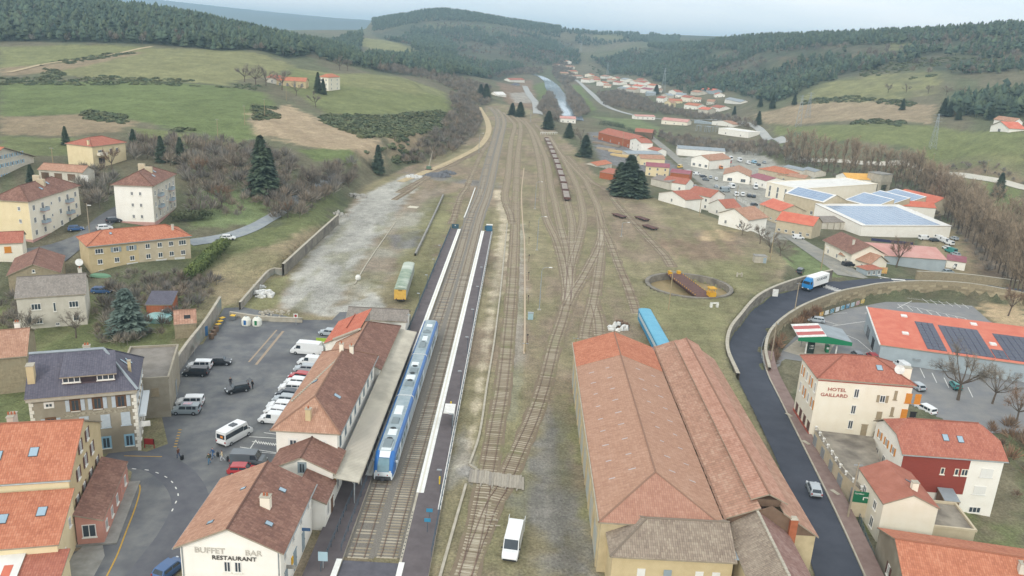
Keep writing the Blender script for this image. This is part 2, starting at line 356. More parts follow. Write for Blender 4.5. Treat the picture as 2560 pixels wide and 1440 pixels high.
def Hq(X,Y):
 0
 X=np.asarray(X,float);Y=np.asarray(Y,float);Yc=np.clip(Y,rows[0],rows[-1]-1);i=np.clip(np.searchsorted(rows,Yc)-1,0,len(rows)-2);fy=(Yc-rows[i])/(rows[i+1]-rows[i]);tn=np.clip(X/(Yc*0.92+18),-1,1);c=(tn+1)/2*(NC-1);j=np.clip(c.astype(int),0,NC-2);fx=c-j
 return(GZ[i,j]*(1-fx)+GZ[i,j+1]*fx)*(1-fy)+(GZ[i+1,j]*(1-fx)+GZ[i+1,j+1]*fx)*fy
_TS=np.concatenate([np.arange(70,400,1.0),np.geomspace(400,9000,600)])
def T_many(P):
 R_=[]
 for px,py in P:
  d=ray(px,py);X,Y,Z=(EYE[k]+_TS*d[k]for k in range(3));g=Z-Hq(X,Y);i=max(1,int(np.argmax(g<0)))
  if g[i]>=0:i=len(_TS)-1
  a=g[i-1]/(g[i-1]-g[i]+1e-9);t_=_TS[i-1]+np.clip(a,0,1)*(_TS[i]-_TS[i-1]);p=EYE+t_*d;R_.append(np.array([p[0],p[1],float(Hq(p[0],p[1]))]))
 return R_
H_exact=H
def fbm(X,Y,s,seed=0):
 0
 r=np.zeros(X.shape);a=1.0
 for o in range(4):
  x,y=X*s+seed*17.3,Y*s+seed*9.1;xi,yi=np.floor(x),np.floor(y);fx,fy=smooth(x-xi),smooth(y-yi)
  hsh=lambda i,j:np.modf(np.abs(np.sin(i*127.1+j*311.7+seed*13.7+o*5.3)*43758.5453))[0]
  r+=a*((hsh(xi,yi)*(1-fx)+hsh(xi+1,yi)*fx)*(1-fy)+(hsh(xi,yi+1)*(1-fx)+hsh(xi+1,yi+1)*fx)*fy);s*=2.1;a*=0.5
 return r/1.875
NZ1=fbm(GX,GY,0.045,1);NZ2=fbm(GX,GY,0.3,2);NZF=fbm(GX/np.maximum(GY,60)*300,np.log(GY)*90,0.09,3)
PAL=dict(scrub='776E5C',meadow='747A52',lush='6A764C',pale='82825C',heath='8F8168',tan='A59479',rust='94705A',earth='877663',yard='928470',yardg='81805D',gravel='A9A79E',darkg='7B7A79',bank='74805A',forest='434B40',moor='646850',paleroad='BCB199',asph='74777C',garden='6F7650',sand='B3A07F')
PALL={k:np.array(lin(v)[:3])for k,v in PAL.items()}
GC=np.zeros(GX.shape+(3,));GC[:]=PALL['moor']
wsc=smooth((NZF-0.35)/0.3)[...,None];GC=GC*(1-wsc*0.6)+PALL['scrub']*wsc*0.6
def paint(poly,tone,feather=3.0,k=1.0,jitter=4.0,mixn=None):
 p=np.array(poly);m=(GX>p[:,0].min()-25)&(GX<p[:,0].max()+25)&(GY>p[:,1].min()-25)&(GY<p[:,1].max()+25)
 if not m.any():return
 d=sdist(GX[m],GY[m],poly)+(NZ2[m]-0.5)*2*jitter
 a=smooth(d/feather+0.5)*k
 if mixn is not None:a=a*(1-mixn+mixn*smooth((NZ1[m]-0.35)/0.25))
 GC[m]=GC[m]*(1-a[:,None])+PALL[tone]*a[:,None]
def tp(pts,tone,**k):paint(tpoly(pts),tone,**k)
def up(pts,tone,z=0.0,**k):paint(upoly(pts,z),tone,**k)
tp([(0,118),(250,112),(375,120),(640,132),(740,165),(690,185),(600,200),(560,212),(250,196),(0,172)],'pale',feather=8,jitter=6)
tp([(0,118),(380,118),(200,160),(0,165)],'meadow',feather=10,k=0.5)
tp([(0,170),(170,155),(330,128),(360,132),(150,178),(0,190)],'heath',feather=6)
tp([(0,208),(260,202),(560,216),(660,232),(690,262),(620,300),(650,345),(590,352),(420,318),(330,300),(210,285),(0,292)],'lush',feather=6,jitter=4)
tp([(0,292),(210,285),(340,305),(300,330),(180,340),(0,335)],'heath',feather=6)
tp([(330,318),(600,352),(560,372),(360,345)],'meadow',feather=5)
tp([(0,340),(180,345),(200,380),(0,400)],'garden',feather=5)
tp([(625,285),(720,262),(800,300),(930,335),(960,390),(880,395),(740,360),(640,335)],'tan',feather=6,jitter=6)
tp([(960,340),(1080,330),(1050,385),(980,395)],'heath',feather=8)
tp([(750,372),(900,385),(890,412),(780,405)],'lush',feather=3)
tp([(730,170),(850,185),(1000,192),(1115,232),(1122,280),(960,288),(820,285),(760,245),(700,215)],'meadow',feather=6,jitter=4)
tp([(730,170),(850,185),(1000,192),(1115,232),(1050,240),(860,215)],'pale',feather=9,k=0.7)
tp([(870,96),(960,98),(1030,118),(1095,140),(1000,138),(900,115)],'pale',feather=10)
tp([(790,120),(880,148),(870,160),(800,140)],'meadow',feather=8)
tp([(1060,60),(1130,56),(1150,66),(1070,74)],'pale',feather=20)
tp([(1160,62),(1240,66),(1230,76),(1170,74)],'meadow',feather=20)
tp([(1270,85),(1330,95),(1400,128),(1330,135),(1290,108)],'rust',feather=18,jitter=12)
tp([(1480,88),(1720,88),(1720,98),(1500,100)],'pale',feather=20,k=0.7)
tp([(1990,255),(2050,210),(2200,185),(2350,180),(2350,235),(2200,250),(2040,262)],'pale',feather=10,mixn=0.6)
tp([(1890,285),(1990,262),(2200,255),(2340,262),(2330,310),(2000,312),(1900,305)],'tan',feather=8,k=0.75)
tp([(1930,310),(2120,312),(2330,315),(2560,330),(2560,420),(2400,395),(2250,365),(2050,352),(1940,335)],'meadow',feather=6)
tp([(2250,360),(2560,385),(2560,470),(2400,420)],'pale',feather=8,k=0.6)
tp([(2200,375),(2560,445),(2560,500),(2380,430)],'earth',feather=6,k=0.7)
tp([(2400,440),(2560,470),(2560,640),(2480,560)],'garden',feather=6)
tp([(1930,145),(2120,135),(2160,160),(2000,185)],'rust',feather=14,jitter=10,mixn=0.8)
tp([(2210,105),(2290,108),(2280,135),(2220,150)],'pale',feather=10)
tp([(2490,80),(2560,75),(2560,95),(2500,95)],'pale',feather=10)
tp([(1420,285),(1480,215),(1440,195),(1400,210),(1450,280)],'scrub',feather=8)
tp([(1428,210),(1455,215),(1490,275),(1470,282)],'lush',feather=5)
tp([(1330,215),(1375,200),(1382,240),(1350,275),(1345,235)],'lush',feather=5,k=0.9)
tp([(1240,205),(1330,198),(1340,250),(1330,290),(1260,250)],'earth',feather=5)
tp([(1270,232),(1330,232),(1330,258),(1290,258)],'gravel',feather=5,k=0.7)
tp([(1480,290),(1660,350),(1900,355),(1960,365),(1700,345),(1600,300)],'bank',feather=6,k=0.8)
tp([(1470,330),(1540,330),(1700,420),(1660,440),(1500,400)],'darkg',feather=4)
tp([(1700,400),(1790,360),(1900,385),(2000,430),(2180,520),(1990,590),(1900,590),(1760,470)],'gravel',feather=4,k=0.85)
tp([(2000,620),(2120,690),(2020,690),(1960,660)],'bank',feather=2)
tp([(2380,560),(2440,650),(2440,690),(2300,690),(2300,560)],'sand',feather=3,k=0.5)
tp([(2440,420),(2560,600),(2560,720),(2450,690),(2380,560)],'earth',feather=5,k=0.8)
paint(YARD,'yard',feather=2.0,jitter=1.0)
paint(YARD,'yardg',feather=2.0,jitter=1.0,k=0.55,mixn=1.0)
up([(1560,760),(1800,640),(1940,690),(1810,850),(1800,900),(1900,1100),(1700,860)],'yardg',feather=8,k=0.8)
up([(1610,600),(1830,590),(1860,650),(1720,650)],'earth',feather=6,jitter=4,k=0.9)
up([(1760,575),(1840,580),(1830,600),(1765,600)],'sand',feather=3,k=0.9)
up([(1180,560),(1270,470),(1275,440),(1230,440),(1215,500)],'yard',feather=2)
up([(1060,500),(1140,480),(1060,770),(1010,700),(1000,640)],'yardg',feather=3,k=0.8)
up([(700,745),(770,640),(905,490),(1020,435),(1060,440),(1000,520),(900,650),(830,790),(720,775)],'gravel',feather=3,jitter=2)
up([(930,560),(1090,465),(1110,480),(1000,640),(900,770),(850,770)],'gravel',feather=5,jitter=4,k=0.6,mixn=0.7)
up([(970,590),(1050,575),(1040,615),(990,625)],'darkg',feather=3,jitter=2,k=0.8)
up([(830,770),(930,735),(970,760),(960,785),(840,790)],'gravel',feather=2,jitter=2)
up([(1010,430),(1240,455),(1250,470),(1220,470),(1060,445)],'darkg',feather=2,k=0.7)
up([(640,700),(720,690),(690,770),(600,780)],'yardg',feather=2,jitter=1)
up([(1245,470),(1275,540),(1262,700),(1215,900),(1185,1100),(1165,1180),(1150,1170),(1175,1060),(1210,850),(1240,640),(1252,560),(1238,480)],'paleroad',feather=1.2,jitter=1.4,k=0.85)
up([(1160,1060),(1185,1150),(1170,1190),(1110,1240),(1095,1330),(1055,1440),(1035,1440),(1075,1300),(1120,1150)],'darkg',feather=2,jitter=1.5,k=0.55)
up([(1365,1010),(1405,1010),(1440,1180),(1470,1350),(1480,1440),(1360,1440),(1330,1330),(1290,1240),(1310,1180),(1340,1120)],'darkg',feather=5,jitter=4,k=0.75,mixn=.5)
up([(1180,1180),(1300,1190),(1290,1250),(1180,1230)],'darkg',feather=2,k=0.6)
up([(1420,980),(1455,980),(1495,1300),(1480,1330),(1440,1150)],'yardg',feather=2,k=0.9)
up([(1290,560),(1310,560),(1310,900),(1285,1050),(1265,1050),(1285,800)],'gravel',feather=1.5,jitter=1.2,k=0.45)
paint([(-122,40),(-122,145),(-96,172),(-72,178),(-45,40)],'garden',feather=3,jitter=2)
tp([(400,610),(520,600),(700,560),(840,480),(860,500),(700,660),(640,720),(560,790),(520,720)],'garden',feather=4,k=0.9)
tp([(560,640),(690,610),(840,560),(700,665),(600,760),(540,770),(520,700)],'tan',feather=4,jitter=3,k=0.7,mixn=0.4)
tp([(480,470),(700,500),(640,560),(480,570)],'bank',feather=3,jitter=3)
tp([(2150,1250),(2560,1050),(2560,1440),(2200,1440)],'garden',feather=4,k=0.9)
tp([(2380,1180),(2520,1080),(2560,1300),(2450,1340)],'scrub',feather=4,k=0.8)
tp([(2440,755),(2560,760),(2560,830),(2480,810)],'sand',feather=3)
_st=fbm(GX*3.2,GY*.35,.12,9);_sy=smooth(sdist(GX,GY,YARD)/3)[...,None];GC=GC*(1+(_st[...,None]-.5)*.5*_sy);_gs=(smooth((fbm(GX*2.2,GY*.5,.11,12)-.5)/.2)[...,None]*_sy)*.5;GC=GC*(1-_gs)+PALL['yardg']*.92*_gs
tp([(-300,100),(0,104),(140,105),(270,108),(400,112),(560,128),(650,126),(720,148),(760,142),(800,128),(905,132),(905,118),(700,78),(400,14),(0,-20),(-300,-40)],'forest',feather=10)
tp([(1480,150),(1600,122),(1760,100),(2050,80),(2350,64),(2560,50),(2900,30),(2900,150),(2560,175),(2420,185),(2300,172),(2180,182),(2060,202),(1990,238),(1930,260),(1850,232),(1740,236),(1640,203),(1520,178)],'forest',feather=10,k=.8,mixn=.7)
tp([(905,155),(960,142),(1010,138),(1100,146),(1180,158),(1300,160),(1310,178),(1210,196),(1120,192),(1000,188),(940,178)],'forest',feather=8,k=.8)
tp([(930,82),(1010,64),(1090,46),(1180,54),(1330,84),(1440,100),(1450,160),(1300,165),(1150,150),(1030,128),(960,100)],'forest',feather=20,k=.7,mixn=.5)
up([(300,60),(900,40),(960,60),(400,30)],'forest',z=0,feather=20)if False else None
_fr=smooth((GY-2600)/600)[...,None]*.75;GC=GC*(1-_fr)+PALL['forest']*_fr
GC*=(0.80+0.40*NZ2)[...,None]*(0.86+0.28*NZ1)[...,None]
gm,gt,gp=_new('ground');gp.inputs['Roughness'].default_value=0.95;gp.inputs['Specular IOR Level'].default_value=0.1
ga=nd(gt,'ShaderNodeAttribute',attribute_name='tone');gco=nd(gt,'ShaderNodeTexCoord')
def noise_mul(src,scale,lo,hi,p0=0.3,p1=0.7,det=4.0,stretch=None):
 vec=gco.outputs['Object']
 if stretch:
  m_=nd(gt,'ShaderNodeMapping');m_.inputs['Scale'].default_value=stretch;gt.links.new(vec,m_.inputs[0]);vec=m_.outputs[0]
 n=nd(gt,'ShaderNodeTexNoise',i_Scale=scale,i_Detail=det,i_Roughness=0.65);gt.links.new(vec,n.inputs[0])
 r=nd(gt,'ShaderNodeMapRange',n1=p0,n2=p1,n3=lo,n4=hi);gt.links.new(n.outputs[0],r.inputs[0])
 m_=nd(gt,'ShaderNodeMixRGB',blend_type='MULTIPLY',n0=1.0);gt.links.new(src,m_.inputs[1]);gt.links.new(r.outputs[0],m_.inputs[2]);return m_.outputs[0]
gcol=noise_mul(noise_mul(noise_mul(ga.outputs['Color'],2.6,0.66,1.34),0.6,0.8,1.2),0.09,0.82,1.18)
hs=nd(gt,'ShaderNodeTexNoise',i_Scale=0.35,i_Detail=5.0,i_Roughness=0.7);gt.links.new(gco.outputs['Object'],hs.inputs[0])
hr=nd(gt,'ShaderNodeMapRange',n1=0.3,n2=0.7,n3=0.488,n4=0.503);gt.links.new(hs.outputs[0],hr.inputs[0])
hv=nd(gt,'ShaderNodeHueSaturation');gt.links.new(hr.outputs[0],hv.inputs['Hue']);gt.links.new(gcol,hv.inputs['Color']);gt.links.new(hv.outputs[0],gp.inputs['Base Color'])
gb=nd(gt,'ShaderNodeTexNoise',i_Scale=1.4,i_Detail=6.0,i_Roughness=0.7);gt.links.new(gco.outputs['Object'],gb.inputs[0])
gbp=nd(gt,'ShaderNodeBump',i_Strength=0.8,i_Distance=0.4);gt.links.new(gb.outputs[0],gbp.inputs['Height']);gt.links.new(gbp.outputs[0],gp.inputs['Normal'])
nr=len(rows);idx=np.arange(nr*NC).reshape(nr,NC)
GF=np.stack([idx[:-1,:-1],idx[:-1,1:],idx[1:,1:],idx[1:,:-1]],-1).reshape(-1,4)
me=npmesh('ground',np.stack([GX,GY,GZ],-1).reshape(-1,3),GF,gm,smooth=True,col=np.concatenate([GC,np.ones(GX.shape+(1,))],-1).reshape(-1,4))
H=Hq
ground=bpy.data.objects.new('ground',me);COL.objects.link(ground);tag(ground,'valley ground with meadows, heath and the rail yard',kind='structure')
def drape(name,polyline_l,polyline_r,m,lift=0.12,nx=6,label=None,flat=None):
 0
 L_=np.asarray(polyline_l);R_=np.asarray(polyline_r);n=len(L_);V=[]
 for i in range(n):
  for k in range(nx+1):
   q=L_[i]+(R_[i]-L_[i])*k/nx;V.append((q[0],q[1],0))
 V=np.array(V);V[:,2]=(H(V[:,0],V[:,1])if flat is None else flat)+lift
 ii=np.arange(n*(nx+1)).reshape(n,nx+1)
 F=np.stack([ii[:-1,:-1],ii[:-1,1:],ii[1:,1:],ii[1:,:-1]],-1).reshape(-1,4)
 o=bpy.data.objects.new(name,npmesh(name,V,F,m,smooth=True));COL.objects.link(o);tag(o,label,kind='structure');return o
def road(name,pts,width,m,lift=0.12,step=3.0,label=None,world=False):
 P=np.array([p[:2]for p in(pts if world else T_many(pts))]);P=spline(np.c_[P,np.zeros(len(P))],step)
 wv=np.asarray(width)if np.ndim(width)else np.full(len(P),width)
 if len(wv)!=len(P):wv=np.interp(np.linspace(0,1,len(P)),np.linspace(0,1,len(wv)),wv)
 T_=np.gradient(P[:,:2],axis=0);T_/=np.linalg.norm(T_,axis=1)[:,None];N=np.c_[-T_[:,1],T_[:,0]]
 L_=P[:,:2]+N*wv[:,None]/2;R_=P[:,:2]-N*wv[:,None]/2
 return drape(name,np.c_[L_,P[:,2]],np.c_[R_,P[:,2]],m,lift,max(2,int(np.max(wv)/1.5)),label),P
def sheet(name,poly,z,m,label=None,kind='structure'):
 b=MB();b.face([(p[0],p[1],z)for p in poly]);o=b.build(name,m)
 tag(o,label,kind=kind);return o
# surfaces of roads and yards
M_ASPH=mat('asphalt','64666A','7C7D7B',rough=0.9,scale=0.35,detail=8,bump=0.2,bscale=9,third='57585D')
M_ROAD=mat('fresh_asphalt','3B3F49','464A54',rough=0.78,scale=0.25,detail=5,bump=0.15,bscale=12)
M_LANE=mat('old_asphalt','85857F','9A968B',rough=0.92,scale=0.3,detail=6,bump=0.2)
M_TRACKWAY=mat('pale_dirt','C2B08E','A89878',rough=0.95,scale=0.4,detail=5)
M_WHITE=mat('white_paint','E9E8E2','CFCEC8',rough=0.7,scale=1.5)
M_YELLOW=mat('yellow_paint','C9A24A','B08C3C',rough=0.75,scale=1.5)
M_CONC=mat('concrete','B9B2A2','A39C8C',rough=0.9,scale=0.8,detail=6,bump=0.2)
M_CONCD=mat('grey_concrete','9A9892','85837C',rough=0.9,scale=0.7,detail=6,bump=0.2)
M_PLAT=mat('platform_asphalt','5E5758','6A6364',rough=0.9,scale=0.6,detail=6)
M_BALG=mat('fresh_ballast','8E8980','706A62',rough=1.0,scale=5.0,detail=6,bump=0.8,bscale=12,contrast=(0.3,0.7))
M_BALB=mat('old_ballast','7A6B5A','877A66',rough=1.0,scale=0.8,detail=8,bump=0.6,bscale=8,contrast=(0.3,0.7),third='7D7A5A')
M_RAIL=mat('rail_steel','7A6558','8C7466',rough=0.55,scale=3.0,metal=0.3)
M_WOOD=mat('weathered_sleeper','AEA493','94886F',rough=0.95,scale=1.3,detail=6)
M_STEELB=mat('dark_steel','3D4852',rough=0.5,metal=0.4)
M_GALV=mat('galvanised','A8AFB2','969DA0',rough=0.5,metal=0.4,scale=2)
M_RUST=mat('rusty_steel','6E5048','5A4440',rough=0.85,scale=1.2,detail=6)
M_GLASS=mat('window_glass','3A434A','4A555E',rough=0.12,scale=0.3,spec=0.6)
M_DARKIN=mat('dark_interior','2E2F31',rough=0.8)
M_STONE=mat('rubble_stone','A79A80','8E826B',rough=0.95,scale=2.2,detail=7,bump=0.7,bscale=5,third='9A9078')
M_BLACK=mat('black_rubber','222326',rough=0.8)
def ribbon(name,L_,R_,z,m,parent=None,label=None,kind=None):
 b=MB();b.strip([(p[0],p[1],z)for p in L_],[(p[0],p[1],z)for p in R_]);o=b.build(name,m,parent)
 if parent is None:tag(o,label,kind=kind or 'structure')
 return o
def edge(pts,step=2.0):return spline(np.array([U(*p)for p in pts]),step)
el,er=edge(RD_L),edge(RD_R);nn=max(len(el),len(er))
rs=lambda P,n:np.stack([np.interp(np.linspace(0,1,n),np.linspace(0,1,len(P)),P[:,k])for k in range(3)],1)
el,er=rs(el,nn),rs(er,nn)
road_main=drape('road',el,er,M_ROAD,0.10,5,'freshly tarred dark road curving past the goods shed')
def stripe(path,w_,lift,m,name,parent,dash=None):
 0
 L_,R_=side(path,w_/2),side(path,-w_/2);s_=np.r_[0,np.cumsum(np.linalg.norm(np.diff(path[:,:2],axis=0),axis=1))];b=MB();run=[]
 for i in range(len(path)):
  on=True if dash is None else(s_[i]%(dash[0]+dash[1]))<dash[0]
  if on:run.append(i)
  if(not on or i==len(path)-1)and len(run)>1:
   b.strip([(L_[k,0],L_[k,1],path[k,2]+lift)for k in run],[(R_[k,0],R_[k,1],path[k,2]+lift)for k in run])
  if not on:run=[]
 if b.f:return b.build(name,m,parent)
def hpath(pts,step=0.5,lift=0.0):
 P=np.array([p for p in T_many(pts)]);P=spline(P,step);P[:,2]=H(P[:,0],P[:,1])+lift;return P
q=side(el,-0.45)[int(nn*0.30):int(nn*0.55)];q=spline(q,0.6);q[:,2]=H(q[:,0],q[:,1])+0.10
stripe(q,0.22,0.02,M_WHITE,'edge_line',road_main)
def zebra(road_o,a,b_,n,wid,lift=0.13,ln=0.5):
 0
 A,B=T(*a),T(*b_);d=(B-A)[:2];d/=np.linalg.norm(d);nrm=np.array([-d[1],d[0]])
 for k in range(n):
  c=A[:2]+(B-A)[:2]*(k+0.5)/n;bb=MB();hw=np.linalg.norm((B-A)[:2])/n*ln/2
  P=[c+d*sx*hw+nrm*sy*wid/2 for sx,sy in((-1,-1),(1,-1),(1,1),(-1,1))]
  bb.face([(p[0],p[1],float(H(p[0],p[1]))+lift)for p in P]);bb.build('crosswalk_bar',M_WHITE,road_main)
zebra(road_main,(2056,714),(2104,731),7,3.2);zebra(road_main,(2208,692),(2256,708),7,4.2)
pv_l=side(er,-0.02)[:int(nn*0.36)];pv_r=side(er,-2.4)[:int(nn*0.36)]
b=MB();zz=pv_l[:,2];b.strip([(p[0],p[1],road_z(p[0],p[1])+0.24)for p in pv_l],[(p[0],p[1],road_z(p[0],p[1])+0.24)for p in pv_r]);b.strip([(p[0],p[1],road_z(p[0],p[1])-0.1)for p in pv_l],[(p[0],p[1],road_z(p[0],p[1])+0.24)for p in pv_l])
tag(b.build('pavement',mat('red_brown_pavement','7C6760','8A7770',rough=0.9,scale=0.8,detail=5)),'narrow red-brown pavement beside the dark road',kind='structure')
b=MB();kk=side(er,0.10)[:int(nn*0.36)];b.strip([(p[0],p[1],road_z(p[0],p[1])+0.25)for p in kk],[(p[0],p[1],road_z(p[0],p[1])+0.25)for p in side(er,-0.12)[:int(nn*0.36)]]);b.strip([(p[0],p[1],road_z(p[0],p[1])+0.0)for p in kk],[(p[0],p[1],road_z(p[0],p[1])+0.25)for p in kk])
tag(b.build('kerb',M_CONC),'pale stone kerb along the town side of the road',kind='structure')
road('street',[(2135,694),(2080,655),(2010,612),(1930,560),(1860,520),(1800,482),(1755,452),(1700,405),(1660,370),(1630,345),(1600,322)],[11,7,6.5,6.5,6.5,6.5,6.5,6.5,6,6,5],M_LANE,0.16,label='asphalt street climbing through the industrial quarter')
road('lane',[(470,608),(540,598),(600,583),(660,555),(700,530),(760,490),(810,460),(850,444)],[5,5,4.5,4,4,4,4,4],mat('blue_grey_lane','8A9096','999E9E',rough=0.9,scale=0.5),0.14,label='narrow tarred lane curving up behind the unloading yard')
road('estate_street',[(60,650),(160,622),(225,585),(270,545),(300,525),(340,505)],[14,9,6,6,5,5],M_ASPH,0.14,label='estate street between the two apartment blocks')
road('dirt_track',[(1000,455),(1060,432),(1110,412),(1160,388),(1195,368),(1215,345),(1222,322),(1217,300),(1205,280),(1198,268)],[4,4,3.5,3.5,3.6,4,4,4,4,4],M_TRACKWAY,0.14,label='pale dirt track beside the curving main line')
road('farm_track',[(20,182),(100,163),(165,153),(230,145),(300,133),(350,122),(380,117)],3.5,M_TRACKWAY,0.3,label='pale farm track climbing the green hillside')
road('river_road',[(1960,358),(1900,325),(1840,305),(1760,300),(1640,297),(1560,282),(1510,262),(1480,235),(1455,212),(1440,200)],[7,7,7,7,7,8,8,7,7,6],mat('grey_road','9EA1A0','AEAEA8',rough=0.9,scale=0.1),0.3,label='pale grey road running along the river')
road('valley_road',[(2000,400),(2120,405),(2200,410),(2300,425),(2380,437),(2460,447),(2600,470)],6.5,mat('pale_road','B9B6AA','C6C0B2',rough=0.9,scale=0.2),0.3,label='pale road along the foot of the right hillside')
road('quarry_road',[(1345,285),(1340,260),(1322,235),(1312,215)],9,mat('grey_road','9EA1A0'),0.3,label='grey haul road beside the timber yard')
rv,_=road('river',[(1425,300),(1420,285),(1408,268),(1400,250),(1385,225),(1372,205),(1352,192),(1330,186)],[26,28,30,26,26,26,20,14],mat('river_water','7F97A8','9FB2BE',rough=0.12,scale=0.05,spec=0.6,bump=0.15,bscale=0.4),0.6,label='pale river winding down the valley')
sheet('lake',[(-1050,2350),(-600,2500),(-1250,7100),(-2900,7100),(-2600,3500)],50.0,mat('lake_water','9FB0BC',rough=0.1,spec=0.6),'pale lake glinting between the far wooded hills')
FORE=upoly([(440,880),(508,860),(560,770),(610,768),(760,800),(830,800),(850,780),(905,780),(880,820),(800,880),(690,1080),(700,1160),(640,1190),(560,1270),(430,1450),(150,1470),(185,1380),(300,1340),(330,1180),(270,1140),(360,1132),(420,1110),(395,1000)],0.0)
sheet('forecourt',FORE,0.012,M_ASPH,'dark tarmac car park and forecourt beside the station')
M_TARN=mat('newer_tarmac','5C5D63','67686C',rough=0.9,scale=0.5)
pth=spline(np.array([U(*p)for p in((260,1145),(330,1150),(400,1165),(450,1205),(470,1260),(440,1330),(390,1400),(350,1450))]),1.0)
ribbon('road_patch',side(pth,2.6),side(pth,-2.0),0.022,M_TARN,label='newer dark tarmac strip curving round the forecourt')
fo=bpy.data.objects['forecourt']
stripe(spline(np.array([U(*p)for p in((330,1172),(380,1178),(425,1200),(445,1235),(438,1260),(428,1282))]),0.3),0.16,0.034,M_WHITE,'dashed_line',fo,(0.9,0.9))
stripe(spline(np.array([U(*p)for p in((322,1206),(344,1208),(350,1225),(338,1270),(315,1330),(292,1390),(262,1450))]),0.5),0.18,0.034,M_YELLOW,'kerb_line',fo)
stripe(spline(np.array([U(*p)for p in((310,1140),(360,1141),(405,1142))]),0.5),0.16,0.034,M_YELLOW,'kerb_line',fo)
for k in range(7):
 a,c=U(433+k*2.0,1118-k*7),U(441+k*2.0,1118-k*7)
 MB().face([(a[0],a[1],.034),(c[0],c[1],.034),(c[0],c[1]+.25,.034),(a[0],a[1]+.25,.034)]).build('hatch_mark',M_YELLOW,fo)
for a,c in(((623,1092),(690,1096)),((600,1118),(690,1132)),((640,1100),(600,1160)),((630,1104),(690,1112)),((612,1128),(690,1134)),((660,1082),(690,1086))):
 stripe(spline(np.array([U(*a),(U(*a)+U(*c))/2,U(*c)]),0.5),0.14,0.036,M_WHITE,'bay_line',fo)
for k in range(9):
 a=U(640+k*6,1102+k*0.8);c=a+np.array([0.6,-0.9,0]);stripe(np.array([a,(a+c)/2,c]),0.1,0.04,M_WHITE,'hatch_mark',fo)
a,c=U(708,828),U(640,912);stripe(np.array([a,(a+c)/2,c]),0.5,0.03,mat('worn_edging','A08F7C'),'worn_strip',fo)
a,c=U(692,825),U(622,905);stripe(np.array([a,(a+c)/2,c]),0.35,0.03,mat('worn_edging','A08F7C'),'worn_strip',fo)
sheet('side_yard',upoly([(180,1390),(250,1330),(262,1390),(230,1450),(150,1470)],0),0.03,M_CONCD,'grey yard at the corner of the pink annex')
LOTA=upoly([(1935,915),(1960,870),(1995,835),(2040,800),(2120,772),(2215,755),(2300,757),(2430,765),(2470,800),(2540,850),(2640,950),(2700,1080),(2420,1085),(2290,1035),(2200,985),(2080,975),(2000,940),(1975,960),(1950,990),(1935,960)],LOTZ)
lot=sheet('car_park',LOTA,LOTZ+0.06,mat('lot_asphalt','7E7F81','8C8B88',rough=0.9,scale=0.3,detail=6,bump=0.15),'grey tarmac car park around the supermarket')
def lines(o,segs,z,w_=0.16):
 for a,c in segs:
  A,B=U(*a,z),U(*c,z);stripe(np.array([A,(A+B)/2,B]),w_,0.0,M_WHITE,'bay_line',o)
lz=LOTZ+0.075
segs=[((2243,770),(2280,752)),((2268,745),(2430,766))]+[((2305+k*20,746+k*2.6),(2322+k*20,758+k*2.6))for k in range(6)]+[((2244,759),(2412,795))]+[((2244+k*24,760+k*5),(2258+k*24,772+k*5))for k in range(8)]+[((2162,783),(2200,777)),((2200,777),(2205,788))]+[((2218+k*22,780+k*4.6),(2228+k*22,792+k*4.6))for k in range(7)]+[((2060,785),(2118,782)),((2055,800),(2095,812)),((2080,815),(2185,800)),((2088,825),(2145,850)),((2145,850),(2180,880))]+[((2300+k*30,920+k*12),(2312+k*30,945+k*12))for k in range(5)]
lines(lot,segs,lz)
sheet('concrete_apron',upoly([(1958,878),(1992,850),(2098,848),(2082,868),(2072,888),(2003,891)],LOTZ),LOTZ+0.085,M_CONC,'pale concrete apron under the filling station canopy')
